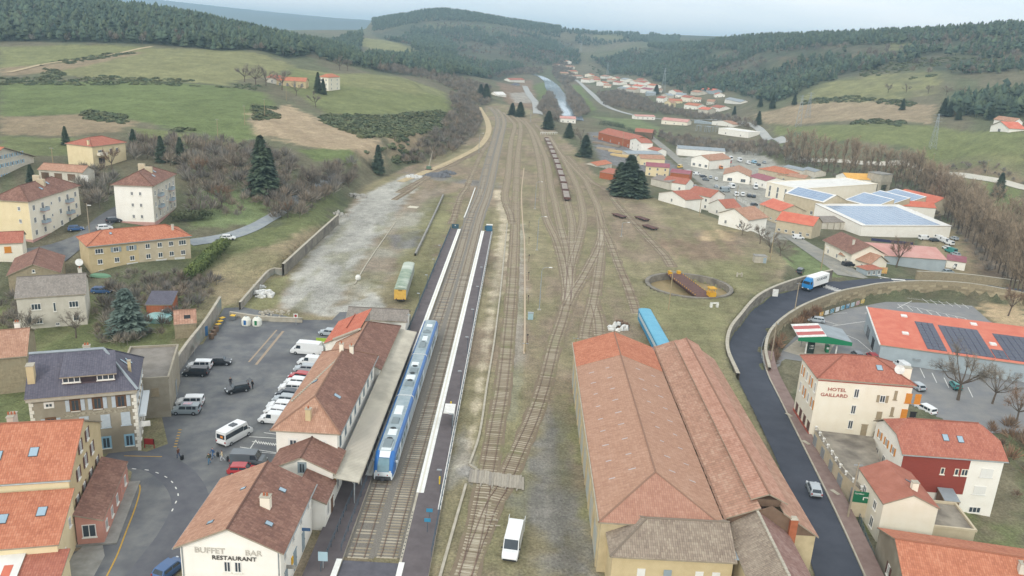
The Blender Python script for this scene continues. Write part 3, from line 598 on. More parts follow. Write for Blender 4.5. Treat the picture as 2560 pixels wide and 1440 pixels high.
# railway tracks
sleeper_me=MB().box((0,0,-0.06),(2.55,0.25,0.11)).mesh('sleeper',M_WOOD)
MR=(mat('weathered_sleeper_b','9C9180','82775F',rough=0.95,scale=1.3,detail=6),mat('weathered_sleeper_c','BEB5A3','A59A84',rough=0.95,scale=1.3,detail=6),mat('concrete_sleeper','A9A9A4','93938E',rough=0.9,scale=2))
sleeper_mes=[sleeper_me]+[MB().box((0,0,-0.06),(2.5,0.24,0.11)).mesh('sleeper',m)for m in MR]
TRK=0
def track(pts,label,bed='old',near=190,gaps=0.0,bedw=3.4,rails=True,concrete=False,sl_from=0.0,world=None):
 global TRK
 TRK+=1;P=spline(np.array([U(*p,0)for p in pts])if world is None else np.array(world),0.62);P[:,2]=0
 rt=empty('railway_track',(float(P[0,0]),float(P[0,1]),0.0));tag(rt,label,'track','tracks of the rail yard')
 off=-P[0]*[1,1,0];Q=P+off;zb=0.02+0.0045*TRK
 b=MB();wv=bedw/2+(fbm(P[:,0]*0+np.arange(len(P))*0.6,P[:,1]*0+TRK*7,0.3,TRK)-0.5)*0.9
 lft,rgt=Q.copy(),Q.copy();T_=np.gradient(Q[:,:2],axis=0);T_/=np.linalg.norm(T_,axis=1)[:,None];N=np.c_[-T_[:,1],T_[:,0]]
 lft[:,:2]+=N*wv[:,None];rgt[:,:2]-=N*wv[::-1,None]
 st=3;sel=np.r_[np.arange(0,len(Q),st),len(Q)-1]
 b.strip([(p[0],p[1],zb)for p in lft[sel]],[(p[0],p[1],zb)for p in rgt[sel]]);b.build('ballast',M_BALG if bed=='new' else M_BALB,rt)
 if rails:
  for s_ in(-1,1):
   R_=side(Q,s_*0.7525);R_=R_[np.r_[np.arange(0,len(Q),2),len(Q)-1]];bb=MB();a,c=side(R_,0.036),side(R_,-0.036);z0,z1=zb+0.02,zb+0.15
   bb.strip([(p[0],p[1],z1)for p in a],[(p[0],p[1],z1)for p in c]);bb.strip([(p[0],p[1],z0)for p in a],[(p[0],p[1],z1)for p in a]);bb.strip([(p[0],p[1],z1)for p in c],[(p[0],p[1],z0)for p in c]);bb.build('rail',M_RAIL,rt)
 V,F=[],[]
 for i in range(len(Q)):
  if random.random()<gaps:continue
  if P[i,1]<sl_from:continue
  a=math.atan2(T_[i,1],T_[i,0])-math.pi/2+random.uniform(-0.02,0.02)
  if i<near:
   o=inst('sleeper',sleeper_mes[3]if concrete else random.choice(sleeper_mes[:3]),rt,(Q[i,0],Q[i,1],zb-0.03+random.uniform(0,0.008)),a)
  else:
   ca,sa=math.cos(a),math.sin(a);k=len(V)
   for x,y in((-1.25,-.13),(1.25,-.13),(1.25,.13),(-1.25,.13)):V.append((Q[i,0]+x*ca-y*sa,Q[i,1]+x*sa+y*ca,zb+0.022))
   for x,y in((-1.25,-.13),(1.25,-.13)):V.append((Q[i,0]+x*ca-y*sa,Q[i,1]+x*sa+y*ca,zb-0.05))
   F+=[(k,k+1,k+2,k+3),(k+4,k+5,k+1,k)]
 if F:
  o=inst('far_sleepers',npmesh('far_sleepers',V,F,MR[2]if concrete else M_WOOD),rt);o['kind']='stuff'
 return P
TRAIN_P=track([(894.8,1394.7),(953,1215),(1043,950),(1136,675),(1177,540),(1202,480),(1221,403),(1238,340),(1245,308),(1240,286),(1225,268)],'main line track under the blue train, beside the station platform','new',near=150,bedw=3.9,gaps=0.2)
track([(967.5,1394.7),(1017,1215),(1095,950),(1165.6,675),(1200.3,540),(1221,480),(1238,403),(1253,340),(1260,308),(1255,288),(1242,272)],'second main line track between the two platforms','new',near=200,bedw=3.9,concrete=False)
track([(1163,1445),(1196.7,1305),(1237,1080),(1258,960),(1272.6,816),(1283,681),(1289,547),(1290,480),(1295,386),(1302,326),(1297,304),(1275,286)],'straight siding right of the pale dirt strip, crossing the small timber crossing',near=220,gaps=0.06)
track([(1162,1440),(1199,1340),(1229.6,1262),(1258,1215),(1297,1128),(1334,1044),(1362,960),(1387,860),(1407,800),(1418,750),(1414,690),(1394,608),(1367,547),(1357,500),(1356,470),(1345,390),(1330,338),(1317,314),(1292,292)],'diagonal siding sweeping from the white van up to the fan of points',near=280,gaps=0.04)
track([(1283,560),(1277,535),(1266,510),(1262,485),(1265,470),(1270,437),(1278,353),(1287,314),(1275,297),(1258,281)],'siding branching left off the straight siding near the lamp posts',near=60)
track([(1418,752),(1424,690),(1414,614),(1398,554),(1387,500),(1378,470),(1367,403),(1348,355),(1333,325),(1315,304)],'second track of the fan, left of the row of wagons',near=130)
track([(1420,750),(1425,668),(1429,614),(1429,554),(1418,505),(1405,450),(1388,400),(1372,362),(1360,335),(1340,312)],'fan track carrying the row of empty flat wagons',near=130)
track([(1421,745),(1428,668),(1448,597),(1458,547),(1452,500),(1440,460),(1415,410),(1395,375),(1372,340)],'rightmost track of the fan, right of the flat wagons',near=130)
track([(1418,765),(1434,732),(1465,681),(1498,614),(1506,575)],'short link track crossing towards the turntable sidings',near=140)
track([(1463,848),(1468,816),(1485,749),(1498,668),(1505,590),(1495,520),(1480,486),(1462,450),(1434,420),(1405,388),(1376,345)],'siding running into the open end of the goods shed',near=180)
track([(1499,838),(1495,799),(1485,762)],'short stub beside the shed siding',near=80)
track([(1592,784),(1572,722),(1549,668),(1525,604),(1508,567),(1500,540)],'overgrown siding leading to the light blue railcar',near=120,gaps=0.35,bedw=2.8)
track([(1680,668),(1663,640),(1633,608),(1582,554),(1549,518),(1514,475),(1480,455),(1445,418),(1420,390)],'disused siding leading down to the turntable pit',near=150,gaps=0.25)
track([(1128,560),(1135,544),(1152,490),(1166,470),(1181,433),(1209,373),(1226,349)],'grassy spur left of the main line',near=90,gaps=0.3,bedw=2.6)
track([(994,482),(1058,447),(1119,412),(1186,386),(1223,362)],'old track curving out of the unloading yard',near=60,gaps=0.2,bedw=2.6)
track([(985,500),(1030,472),(1088,432),(1140,408),(1200,376)],'second old track curving out of the unloading yard',near=60,gaps=0.2,bedw=2.6)
# building kit
TILE=dict(brown=tile_mat('tile_brown','6E4A3E','84594A','9C715E',moss=0.25),tan=tile_mat('tile_tan','9A6A50','AC7A5E','BC9074',moss=0.15),orange=tile_mat('tile_orange','A85A3C','BC6A48','C87E5A',moss=0.1),newred=tile_mat('tile_newred','B8553C','C66246','CE7052',streak=0.12),red=tile_mat('tile_red','9C5240','AE6048','B87058',moss=0.1),shed=tile_mat('tile_shed','9E6E54','AC7C60','B88C70',moss=0.15,streak=0.45),old=tile_mat('tile_old','946A52','AC7A60','B8947A',tile=(0.5,0.4),moss=0.45,bumps=0.8),beige=tile_mat('tile_beige','7C6A5A','92806C','A6957E',moss=0.35,bumps=0.9),slate=tile_mat('roof_slate','4E4C5A','5A5866','66646F',tile=(0.3,0.22),streak=0.35,bumps=0.25),greyt=tile_mat('tile_grey','746C64','857C72','968C80',moss=0.3),metalred=mat('red_sheet','A06654','AE7462',rough=0.6,scale=0.6),sheetred=mat('bright_red_sheet','C4664F','CE785F',rough=0.6,scale=0.4),crimson=mat('crimson_sheet','8C5058','9A6068',rough=0.6,scale=0.5),white=mat('white_roof_sheet','E4E2DC','D6D4CE',rough=0.6,scale=0.3),zinc=mat('zinc_sheet','9AA3A8','8C9498',rough=0.5,scale=0.5,metal=0.2),yellow=mat('yellow_sheet','D8A24A','E0AE5C',rough=0.6,scale=0.5),)
WALL=dict(white=mat('white_render','F4F1E8','E9E4D8',rough=0.9,scale=0.5,detail=6,contrast=(0.3,0.8)),cream=mat('cream_render','F0E9D8','E6DCC6',rough=0.9,scale=0.5,detail=6,contrast=(0.3,0.8)),yellow=mat('yellow_render','E8D8B2','DCCAA0',rough=0.9,scale=0.5,detail=6,contrast=(0.3,0.8)),ochre=mat('ochre_render','CDBB94','C0AD86',rough=0.9,scale=0.5,detail=6),beige=mat('beige_render','C9BCA2','BBAD92',rough=0.9,scale=0.5,detail=6),grey=mat('grey_render','A79F8E','978F7E',rough=0.92,scale=0.7,detail=7,third='8E8574'),pale=mat('pale_grey_render','D2CCBE','C4BDAE',rough=0.9,scale=0.5,detail=6),pink=mat('pink_render','CC9686','C08A7A',rough=0.9,scale=0.6,detail=6,third='B08072'),plinth=mat('pink_plinth','C9A096','B99088',rough=0.9,scale=0.8),stone=M_STONE,red=mat('red_cladding','93463A','8A4036',rough=0.8,scale=1.0,stretch=(1,1,12)),brick=mat('orange_brick','B06A4A','A05E40',rough=0.9,scale=1.5,detail=5),tan=mat('stained_tan','C8B894','AC9C7C',rough=0.92,scale=0.5,detail=8,contrast=(0.35,0.7)),silver=mat('grey_cladding','A9B4B8','9EA9AE',rough=0.6,scale=0.4),brown=mat('brown_timber','7C6654','6E5A4A',rough=0.9,scale=1.2),)
M_FRAME=mat('white_joinery','E6E4DE',rough=0.6);M_FRAMEB=mat('brown_joinery','7C5C44','6A4E3A',rough=0.7,scale=2)
M_SURR=mat('pale_surround','E8E4D8',rough=0.8)
SHUT=dict(blue=mat('pale_blue_shutter','C3CCD2','B4BEC6',rough=0.7,scale=2),orange=mat('orange_shutter','D58F3C','CC8434',rough=0.6,scale=2),brown=mat('brown_shutter','6E4E44','5E423A',rough=0.7,scale=2),white=mat('white_shutter','E2E1DB',rough=0.6),teal=mat('blue_shutter','8FB4C8',rough=0.7),grey=mat('grey_shutter','93A0A6',rough=0.7),wood=mat('wood_shutter','A89A80','988A72',rough=0.8,scale=2))
RTH=0.16
def roof_faces(w,d,he,hr,kind,o=0.4,hip=None):
 0
 x0,x1,y0,y1=-o,w+o,-o,d+o;xm,ym=w/2,d/2;z0,z1=he,he+hr
 if kind=='gx':return[[(x0,y0,z0),(x1,y0,z0),(x1,ym,z1),(x0,ym,z1)],[(x1,y1,z0),(x0,y1,z0),(x0,ym,z1),(x1,ym,z1)]],[((x0,ym,z1),(x1,ym,z1))]
 if kind=='gy':return[[(x0,y1,z0),(x0,y0,z0),(xm,y0,z1),(xm,y1,z1)],[(x1,y0,z0),(x1,y1,z0),(xm,y1,z1),(xm,y0,z1)]],[((xm,y0,z1),(xm,y1,z1))]
 if kind=='jx':
  c=hip or 2.0;k=.45;ya,yb_,zm=y0+(ym-y0)*k*1.2,y1-(y1-ym)*k*1.2,z0+hr*k*1.2
  F=[[(x0,y0,z0),(x1,y0,z0),(x1,ya,zm),(x1-c,ym,z1),(x0+c,ym,z1),(x0,ya,zm)],[(x1,y1,z0),(x0,y1,z0),(x0,yb_,zm),(x0+c,ym,z1),(x1-c,ym,z1),(x1,yb_,zm)],[(x0,yb_,zm),(x0,ya,zm),(x0+c,ym,z1)],[(x1,ya,zm),(x1,yb_,zm),(x1-c,ym,z1)]]
  return F,[((x0+c,ym,z1),(x1-c,ym,z1))]
 if kind.startswith('hx'):
  i=hip if hip is not None else(d/2+o);s_=kind[2:]or 'lr';a=x0+i if 'l' in s_ else x0;b=x1-i if 'r' in s_ else x1
  F=[[(x0,y0,z0),(x1,y0,z0),(b,ym,z1),(a,ym,z1)],[(x1,y1,z0),(x0,y1,z0),(a,ym,z1),(b,ym,z1)]];R_=[((a,ym,z1),(b,ym,z1))]
  if 'l' in s_:F.append([(x0,y1,z0),(x0,y0,z0),(a,ym,z1)]);R_+=[((x0,y0,z0),(a,ym,z1)),((x0,y1,z0),(a,ym,z1))]
  if 'r' in s_:F.append([(x1,y0,z0),(x1,y1,z0),(b,ym,z1)]);R_+=[((x1,y0,z0),(b,ym,z1)),((x1,y1,z0),(b,ym,z1))]
  return F,R_
 if kind.startswith('hy'):
  i=hip if hip is not None else(w/2+o);s_=kind[2:]or 'fb';a=y0+i if 'f' in s_ else y0;b=y1-i if 'b' in s_ else y1
  F=[[(x0,y1,z0),(x0,y0,z0),(xm,a,z1),(xm,b,z1)],[(x1,y0,z0),(x1,y1,z0),(xm,b,z1),(xm,a,z1)]];R_=[((xm,a,z1),(xm,b,z1))]
  if 'f' in s_:F.append([(x0,y0,z0),(x1,y0,z0),(xm,a,z1)]);R_+=[((x0,y0,z0),(xm,a,z1)),((x1,y0,z0),(xm,a,z1))]
  if 'b' in s_:F.append([(x1,y1,z0),(x0,y1,z0),(xm,b,z1)]);R_+=[((x0,y1,z0),(xm,b,z1)),((x1,y1,z0),(xm,b,z1))]
  return F,R_
 if kind=='mf':return[[(x0,y0,z0),(x1,y0,z0),(x1,y1,z1),(x0,y1,z1)]],[]
 if kind=='mr':return[[(x0,y0,z1),(x1,y0,z0),(x1,y1,z0),(x0,y1,z1)]],[]
 if kind=='ml':return[[(x0,y0,z0),(x1,y0,z1),(x1,y1,z1),(x0,y1,z0)]],[]
 return[[(x0,y0,z0),(x1,y0,z0),(x1,y1,z0),(x0,y1,z0)]],[]
def roof_mesh(faces,th=RTH):
 b=MB()
 for P in faces:
  P=[np.array(p,float)for p in P];n=np.cross(P[1]-P[0],P[2]-P[0]);n/=np.linalg.norm(n)
  if n[2]<0:P=P[::-1];n=-n
  ux=np.array([n[1],-n[0],0.0]);ux=ux/np.linalg.norm(ux)if np.linalg.norm(ux)>1e-4 else np.array([1.0,0,0]);ux=-ux;uy=np.cross(n,ux)
  top=[p+[0,0,0.02]for p in P];low=[p-[0,0,th]for p in P]
  b.face(top,0,[(float(p@ux),float(p@uy))for p in P])
  for i in range(len(P)):
   j=(i+1)%len(P);b.face([low[i],low[j],top[j],top[i]],1)
  b.face(low[::-1],1)
 return b
M_FASCIA=mat('fascia','A39885','8F8472',rough=0.85,scale=1)
class House:pass
def house(name,label,zg,ze,A,B,depth,kind='gx',hr=2.0,wall='white',roof='red',o=0.4,cat='house',hip=None,C=None,world=False,ridge=True,back=0.0,group=None,foot=3.0,fascia=None):
 0
 a,b_=(np.array(A,float),np.array(B,float))if world else(U(*A,ze),U(*B,ze));d=(b_-a)[:2];L_=np.linalg.norm(d);ex=d/L_;ey=np.array([-ex[1],ex[0]])
 if C is not None:
  c=U(*C,ze);depth=abs(float((c-a)[:2]@ey))
 w_,dp=L_-2*o,depth-2*o;org=a[:2]+ex*o+ey*o;he=ze-zg
 t=House();t.w,t.d,t.he,t.hr,t.kind,t.o=w_,dp,he,hr,kind,o
 rt=empty(name,(org[0],org[1],zg),math.atan2(ex[1],ex[0]));tag(rt,label,cat,group);t.root=rt;t.ez=ze
 b=MB();zb=-foot
 b.prism([(0,0),(w_,0),(w_,dp),(0,dp)],zb,he-0.02)
 g=he-0.03;up_=hr*(1-2*o/(dp+2*o))if kind=='gx' else hr
 if kind in('gx',)or(kind.startswith('hx')and len(kind)>2):
  for x,s_ in((0,'l'),(w_,'r')):
   if kind=='gx' or s_ not in kind[2:]:xx=(x,x+(0.2 if x==0 else-0.2));b.face([(xx[0],0,g),(xx[0],dp,g),(xx[0],dp/2,he+hr-RTH-0.03)]if s_=='l' else[(xx[0],dp,g),(xx[0],0,g),(xx[0],dp/2,he+hr-RTH-0.03)])
 if kind=='jx':
  for x in(0,w_):b.face([(x,0,g),(x,dp,g),(x,dp*.72,he+hr*.5),(x,dp*.28,he+hr*.5)])
 if kind in('gy',)or(kind.startswith('hy')and len(kind)>2):
  for y,s_ in((0,'f'),(dp,'b')):
   if kind=='gy' or s_ not in kind[2:]:b.face([(0,y,g),(w_,y,g),(w_/2,y,he+hr-RTH-0.03)]if s_=='f' else[(w_,y,g),(0,y,g),(w_/2,y,he+hr-RTH-0.03)])
 if kind in('mf',):b.prism([(0,dp-0.2),(w_,dp-0.2),(w_,dp),(0,dp)],g,he+hr-0.3);b.face([(0,0,g),(0,dp,g),(0,dp,he+hr-0.3)][::-1]);b.face([(w_,0,g),(w_,dp,g),(w_,dp,he+hr-0.3)])
 if kind in('mr','ml'):
  hi=he+hr-0.3;x=0 if kind=='mr' else w_
  for y in(0,dp):b.face([(0,y,g),(w_,y,g),(x,y,hi)])
 t.wall=b.build('wall',WALL[wall]if isinstance(wall,str)else wall,rt)
 F,R_=roof_faces(w_,dp,he,hr,kind,o,hip)
 t.faces=F;t.roof=None
 if kind=='flat':
  bb=MB();bb.prism([(0.0,0.0),(w_,0.0),(w_,dp),(0.0,dp)],he-0.01,he+0.03);t.roof=bb.build('roof',TILE[roof]if isinstance(roof,str)and roof in TILE else(WALL[roof]if isinstance(roof,str)else roof),rt)
  pp=MB()
  for c_,s_ in(((w_/2,0,he),(w_+.3,.3,.35)),((w_/2,dp,he),(w_+.3,.3,.35)),((0,dp/2,he),(.3,dp-.3,.345)),((w_,dp/2,he),(.3,dp-.3,.345))):pp.box(c_,s_)
  pp.build('parapet',WALL[wall]if isinstance(wall,str)else wall,rt)
 else:
  t.roof=roof_mesh(F).build('roof',[TILE[roof]if isinstance(roof,str)else roof,fascia or M_FASCIA],rt)
  if ridge and R_:
   rb=MB()
   for p,q in R_:rb.tube([np.array(p)+(0,0,.03),np.array(q)+(0,0,.03)],0.13,5)
   rb.build('ridge_tiles',TILE[roof]if isinstance(roof,str)else roof,t.roof)
 return t
_wc={}
def win_mesh(w_,h_,kind,fm):
 k=(round(w_,2),round(h_,2),kind,fm.name)
 if k in _wc:return _wc[k]
 b=MB();f=0.09;y=-0.03
 if kind=='surround':
  s_=0.18;b.box((0,0.0,-s_),(w_+2*s_,.08,s_));b.box((0,0.0,h_),(w_+2*s_,.08,s_));b.box((-w_/2-s_/2,0.0,0),(s_,.08,h_));b.box((w_/2+s_/2,0.0,0),(s_,.08,h_))
 for x in(-w_/2+f/2,w_/2-f/2):b.box((x,y,0),(f,.07,h_))
 b.box((0,y,0.0),(w_-2*f,.068,f));b.box((0,y,h_-f),(w_-2*f,.068,f))
 n=1 if w_<0.7 else(2 if w_<1.6 else 3)
 for i in range(1,n):b.box((-w_/2+w_*i/n,y,f),(f*.9,.066,h_-2*f))
 if kind in('plain','surround','sill'):b.box((0,-0.07,-0.1),(w_+0.2,0.2,0.09),1)
 fr=b.mesh('window',[fm,M_SURR]);p=MB();p.face([(-w_/2+.04,-0.02,.04),(w_/2-.04,-0.02,.04),(w_/2-.04,-0.02,h_-.04),(-w_/2+.04,-0.02,h_-.04)]);pa=p.mesh('pane',M_GLASS)
 _wc[k]=(fr,pa);return _wc[k]
def on_face(t,face,u,v):
 0
 if face=='f':return(u,0.0,v),0.0
 if face=='r':return(t.w,u,v),math.pi/2
 if face=='b':return(t.w-u,t.d,v),math.pi
 return(0.0,t.d-u,v),-math.pi/2
def win(t,face,u,v,w_=1.0,h_=1.4,kind='plain',frame=None,shut=None,closed=False,name='window'):
 p,rz=on_face(t,face,u,v);fr,pa=win_mesh(w_,h_,kind,frame or M_FRAME)
 if closed:
  o=inst('shutter',closed_shut(w_,h_,shut or 'white'),t.root,p,rz);return o
 o=inst(name,fr,t.root,p,rz);inst('pane',pa,o)
 if shut:
  sm=shut_mesh(w_/2,h_,shut)
  for s_ in(-1,1):inst('shutter',sm,t.root,tuple(np.array(p)+np.array([math.cos(rz),math.sin(rz),0])*s_*(w_*0.75+(0.2 if kind=='surround' else 0.06))),rz)
 return o
def shut_mesh(w_,h_,c):
 k=('s',round(w_,2),round(h_,2),c)
 if k not in _wc:
  b=MB();b.box((0,-0.05,0),(w_,.05,h_));
  for z in(h_*.2,h_*.75):b.box((0,-0.085,z),(w_*.9,.02,.1))
  _wc[k]=b.mesh('shutter',SHUT[c])
 return _wc[k]
def closed_shut(w_,h_,c):
 k=('c',round(w_,2),round(h_,2),c)
 if k not in _wc:
  b=MB();b.box((0,-0.04,-0.0),(w_,.08,h_));b.box((0,-0.09,0),(.05,.02,h_));b.box((0,-0.07,-0.12),(w_+.25,.2,.1));_wc[k]=b.mesh('shutter',SHUT[c])
 return _wc[k]
def door(t,face,u,w_=1.0,h_=2.1,m=None,v=0.0,name='door'):
 p,rz=on_face(t,face,u,v);k=('d',w_,h_,(m or M_FRAMEB).name)
 if k not in _wc:
  b=MB();b.box((0,-0.03,0),(w_,.06,h_));b.box((0,-0.065,h_-.02),(w_+.2,.1,.1))
  _wc[k]=b.mesh('door',m or M_FRAMEB);hb_=MB();hb_.box((w_*.38,-0.09,h_*.48),(.05,.06,.16));_wc[k+('h',)]=hb_.mesh('handle',M_GALV)
 o=inst(name,_wc[k],t.root,p,rz);inst('handle',_wc[k+('h',)],o);return o
def grid_win(t,face,us,vs,w_=1.0,h_=1.4,**k):
 for v in vs:
  for u in us:win(t,face,u,v,w_,h_,**k)
def roof_at(t,x,y):
 0
 best=None
 for P in t.faces:
  q=[np.array(p,float)for p in P];n=np.cross(q[1]-q[0],q[2]-q[0])
  if sdist(np.array([x]),np.array([y]),[(p[0],p[1])for p in q])[0]>=-1e-6:
   z=q[0][2]-(n[0]*(x-q[0][0])+n[1]*(y-q[0][1]))/n[2];best=z if best is None else max(best,z);nn_=n/np.linalg.norm(n)*(1 if n[2]>0 else-1)
 return best,nn_
def chimney(t,x,y,s=(0.7,0.5),h_=1.3,m='cream',pots=1,name='chimney'):
 z,_=roof_at(t,x,y);b=MB();b.box((x,y,z-0.6),(s[0],s[1],h_+0.6));b.box((x,y,z+h_),(s[0]+.14,s[1]+.14,.12),1)
 for k in range(pots):b.lathe((x+(k-(pots-1)/2)*.35,y,z+h_+.12),[(.13,0),(.1,.35)],7,2)
 return b.build(name,[WALL[m],M_CONC,WALL['brick']],t.roof)
def on_roof(t,x,y,w_,l_,name,mats,th=0.1,lip=0.06):
 0
 z,n=roof_at(t,x,y);ux=np.array([-n[1],n[0],0.0]);L2=np.linalg.norm(ux);ux=ux/L2 if L2>1e-5 else np.array([1.0,0,0]);uy=np.cross(n,ux);c=np.array([x,y,z]);b=MB()
 P=[c+ux*sx*w_/2+uy*sy*l_/2 for sx,sy in((-1,-1),(1,-1),(1,1),(-1,1))];hi=[p+n*th for p in P]
 for i in range(4):j=(i+1)%4;b.face([P[i],P[j],hi[j],hi[i]],1)
 b.face(hi,1);Q=[c+ux*sx*(w_/2-lip)+uy*sy*(l_/2-lip)+n*(th+.012)for sx,sy in((-1,-1),(1,-1),(1,1),(-1,1))];b.face(Q,0)
 return b.build(name,mats,t.roof)
M_SKY=mat('skylight_glass','8FA6B4','9DB2BE',rough=0.1,spec=0.6,scale=0.5);M_SKYF=mat('skylight_frame','54595C',rough=0.6)
def skylight(t,x,y,w_=0.8,l_=1.1):return on_roof(t,x,y,w_,l_,'skylight',[M_SKY,M_SKYF])
def gutter(t,face='f'):
 z=t.he-.12;b=MB();o=t.o+.06
 if face=='f':b.tube([(-t.o,-o,z),(t.w+t.o,-o,z)],.07,6)
 if face=='r':b.tube([(t.w+o,-t.o,z),(t.w+o,t.d+t.o,z)],.07,6)
 if face=='l':b.tube([(-o,-t.o,z),(-o,t.d+t.o,z)],.07,6)
 b.build('gutter',M_GALV,t.root)
def downpipe(t,x,y):MB().tube([(x,y,-1),(x,y,t.he-.1)],.06,6).build('downpipe',M_GALV,t.root)
def lettering(text,parent,loc,rz,size,m,name='lettering',ext=0.03,sx=1.0,align='CENTER',rx=math.pi/2):
 c=bpy.data.curves.new('lettering','FONT');c.body=text;c.size=size;c.extrude=ext;c.align_x=align;c.offset=0.008*size;c.resolution_u=2
 o=bpy.data.objects.new('tmp',c);me=bpy.data.meshes.new_from_object(o);bpy.data.objects.remove(o);bpy.data.curves.remove(c)
 me.materials.clear();me.materials.append(m);me.name=name
 o=bpy.data.objects.new(name,me);COL.objects.link(o);o.parent=parent;o.location=loc;o.rotation_euler=(rx,0,rz);o.scale=(sx,1,1);return o
# the station
t=house('buffet_building','white gabled station buffet with lettering on its gable and brown tiled roof',0.3,6.5,(431.5,1371),(709.6,1386),0,'gy',2.75,'white','brown',o=0.55,cat='building',C=(549,1196))
BUF=t
lb=roof_mesh([t.faces[0]],0.02);lb.v=[(v[0],v[1],v[2]+.025)for v in lb.v];lb.build('west_slope',[TILE['tan'],M_FASCIA],t.roof)
M_LETD=mat('dark_letters','54504A',rough=0.8);M_LETF=mat('faded_letters','C4BEB2',rough=0.9)
xm=t.w/2
lettering('BUFFET',t.root,(xm-2.2,-0.06,5.5),0,0.95,M_LETF,sx=1.05);lettering('BAR',t.root,(xm+2.5,-0.06,5.45),0,0.95,M_LETF,sx=1.05)
lettering('RESTAURANT',t.root,(xm+.4,-0.07,4.75),0,0.72,M_LETD,sx=1.08)
for u in(xm-.4,xm+.75):win(t,'f',u,3.2,.75,1.35,'plain',M_FRAME)
for u in(2.2,5.4,8.6):win(t,'f',u,0.5,1.1,1.8,'plain',M_FRAME)
for k in range(4):win(t,'r',1.6+k*3.3,3.9,.8,1.6,'plain',M_FRAME)
for k in range(3):door(t,'r',1.8+k*3.6,1.1,2.5,SHUT['grey'])
chimney(t,xm+2.2,5.6,(1.1,.8),1.3,'cream',2);skylight(t,xm+2.9,9.6,.7,.9);skylight(t,xm+3.3,3.0,.7,.9);skylight(t,xm-2.9,2.4,.6,.8);skylight(t,xm-1.2,8.2,.5,.7);gutter(t,'r');gutter(t,'l');downpipe(t,.2,-.08);downpipe(t,t.w-.2,-.08)
MB().box((t.w+.08,4.1,1.6),(.12,.5,.9)).build('letter_box',mat('post_yellow','E0B030',rough=0.5),t.root)
MB().box((t.w+.6,1.9,2.6),(1.1,.1,.45)).build('hanging_sign',M_CONCD,t.root);MB().box((t.w+.5,8.6,2.9),(1.0,.06,.4)).build('hanging_sign',mat('blue_sign','4E6E94',rough=0.5),t.root)
t=house('station_annex','small white annex with dark brown roof behind the buffet, on the platform side',0.3,4.0,(-25.5,86.4,4),(-21.6,86.4,4),5.6,'mr',1.6,'white','brown',o=0.3,cat='building',world=True);win(t,'r',1.5,1.0,.9,1.9,shut=None);door(t,'r',3.6,1.0,2.2)
t=house('station_pavilion','small white gabled pavilion with a grey louvred window, between buffet and station house',0.3,5.3,(-30.6,91.4,5.3),(-21.6,91.4,5.3),6.2,'gy',2.1,'white','brown',o=0.5,cat='building',world=True)
win(t,'f',t.w/2,4.6,.8,1.4,'surround',frame=SHUT['grey']);win(t,'r',2.6,1.0,1.2,2.0);MB().box((t.w+.1,.6,2.8),(.3,.5,.9)).build('yellow_sign',mat('sign_yellow','D9A928',rough=0.5),t.root)
t=house('station_house','main two-storey white station house with hipped orange-brown roof',0.3,8.3,(-31.6,96.5,8.3),(-22.1,96.5,8.3),28.4,'hy',2.9,'white','tan',o=0.6,cat='building',world=True,hip=5.2)
rb=roof_mesh([t.faces[1]],0.02);rb.v=[(v[0],v[1],v[2]+.025)for v in rb.v];rb.build('platform_slope',[TILE['brown'],M_FASCIA],t.roof)
for k in range(8):win(t,'r',1.8+k*3.3,4.9,.95,2.0,'plain',SHUT['grey'])
for k in range(8):door(t,'r',1.8+k*3.3,1.1,2.6,SHUT['grey'])
for k in range(8):win(t,'l',1.8+k*3.3,4.9,1.0,1.8,shut='grey');win(t,'l',1.8+k*3.3,1.2,1.0,2.0)
for u in(2.3,6.2):win(t,'f',u,4.8,1.0,1.7,'surround')
chimney(t,4.1,1.3,(.7,.6),1.5,'ochre',1);chimney(t,4.0,22,(.6,.5),1.2,'cream',1);chimney(t,5.4,23,(.6,.5),1.2,'cream',1);skylight(t,6.5,8);skylight(t,2.2,12)
vb=MB();
for k in range(26):vb.box((.1+k*.16,7.5+k*.42,roof_at(t,min(4.0,.3+k*.15),8)[0]+.02),(.34,.42,.1),rz=.2)
vb.build('verge_tiles',M_CONC,t.roof);gutter(t,'r');gutter(t,'l')
t=house('station_wing','long low station wing with plain brown roof behind the main station house',0.3,5.6,(-31.9,125.0,5.6),(-21.6,125.0,5.6),22.0,'hyb',2.9,'white','brown',o=0.4,cat='building',world=True,hip=6.5)
lb=roof_mesh([t.faces[0]],0.02);lb.v=[(v[0],v[1],v[2]+.025)for v in lb.v];lb.build('yard_slope',[TILE['tan'],M_FASCIA],t.roof)
t2=house('station_corner_block','small white station corner block with bright orange re-tiled roof',0.3,5.3,(-34.2,136.3,5.3),(-27.6,136.3,5.3),12.2,'ml',3.1,'white','newred',o=0.3,cat='building',world=True);sb=MB()
for k in range(16):a_=.3+.7*k/15.0;sb.box((-.3+a_*(t2 .w+.6),-.25,t2 .he+3.1*a_+.0),(.55,.5,.16))
sb.build('verge_tiles',M_CONC,t2 .roof);win(t2,'f',1.2,1.6,.8,1.4);MB().tube([(t2 .w*.5,4,t2 .he+1.7),(t2 .w*.5-.0,12,t2 .he+1.75)],.1,5).build('ridge_tiles',TILE['newred'],t2 .roof)
for k in range(5):win(t,'r',2+k*4.2,1.0,1.0,2.0)
for k in range(5):win(t,'l',2+k*4.2,1.0,1.0,1.8)
t=house('lamp_store','small store with dark mottled roof at the far end of the station',0.3,3.2,(863,797),(1018,805),0,'gx',1.5,'white','greyt',o=0.35,cat='building',C=(872,770));win(t,'r',t.d/2,1,.7,1.0)
CAN=empty('platform_canopy',(-22.0,91.4,0.0));tag(CAN,'long pale corrugated platform canopy along the station houses','canopy');cl=56.5
b=MB();n=150
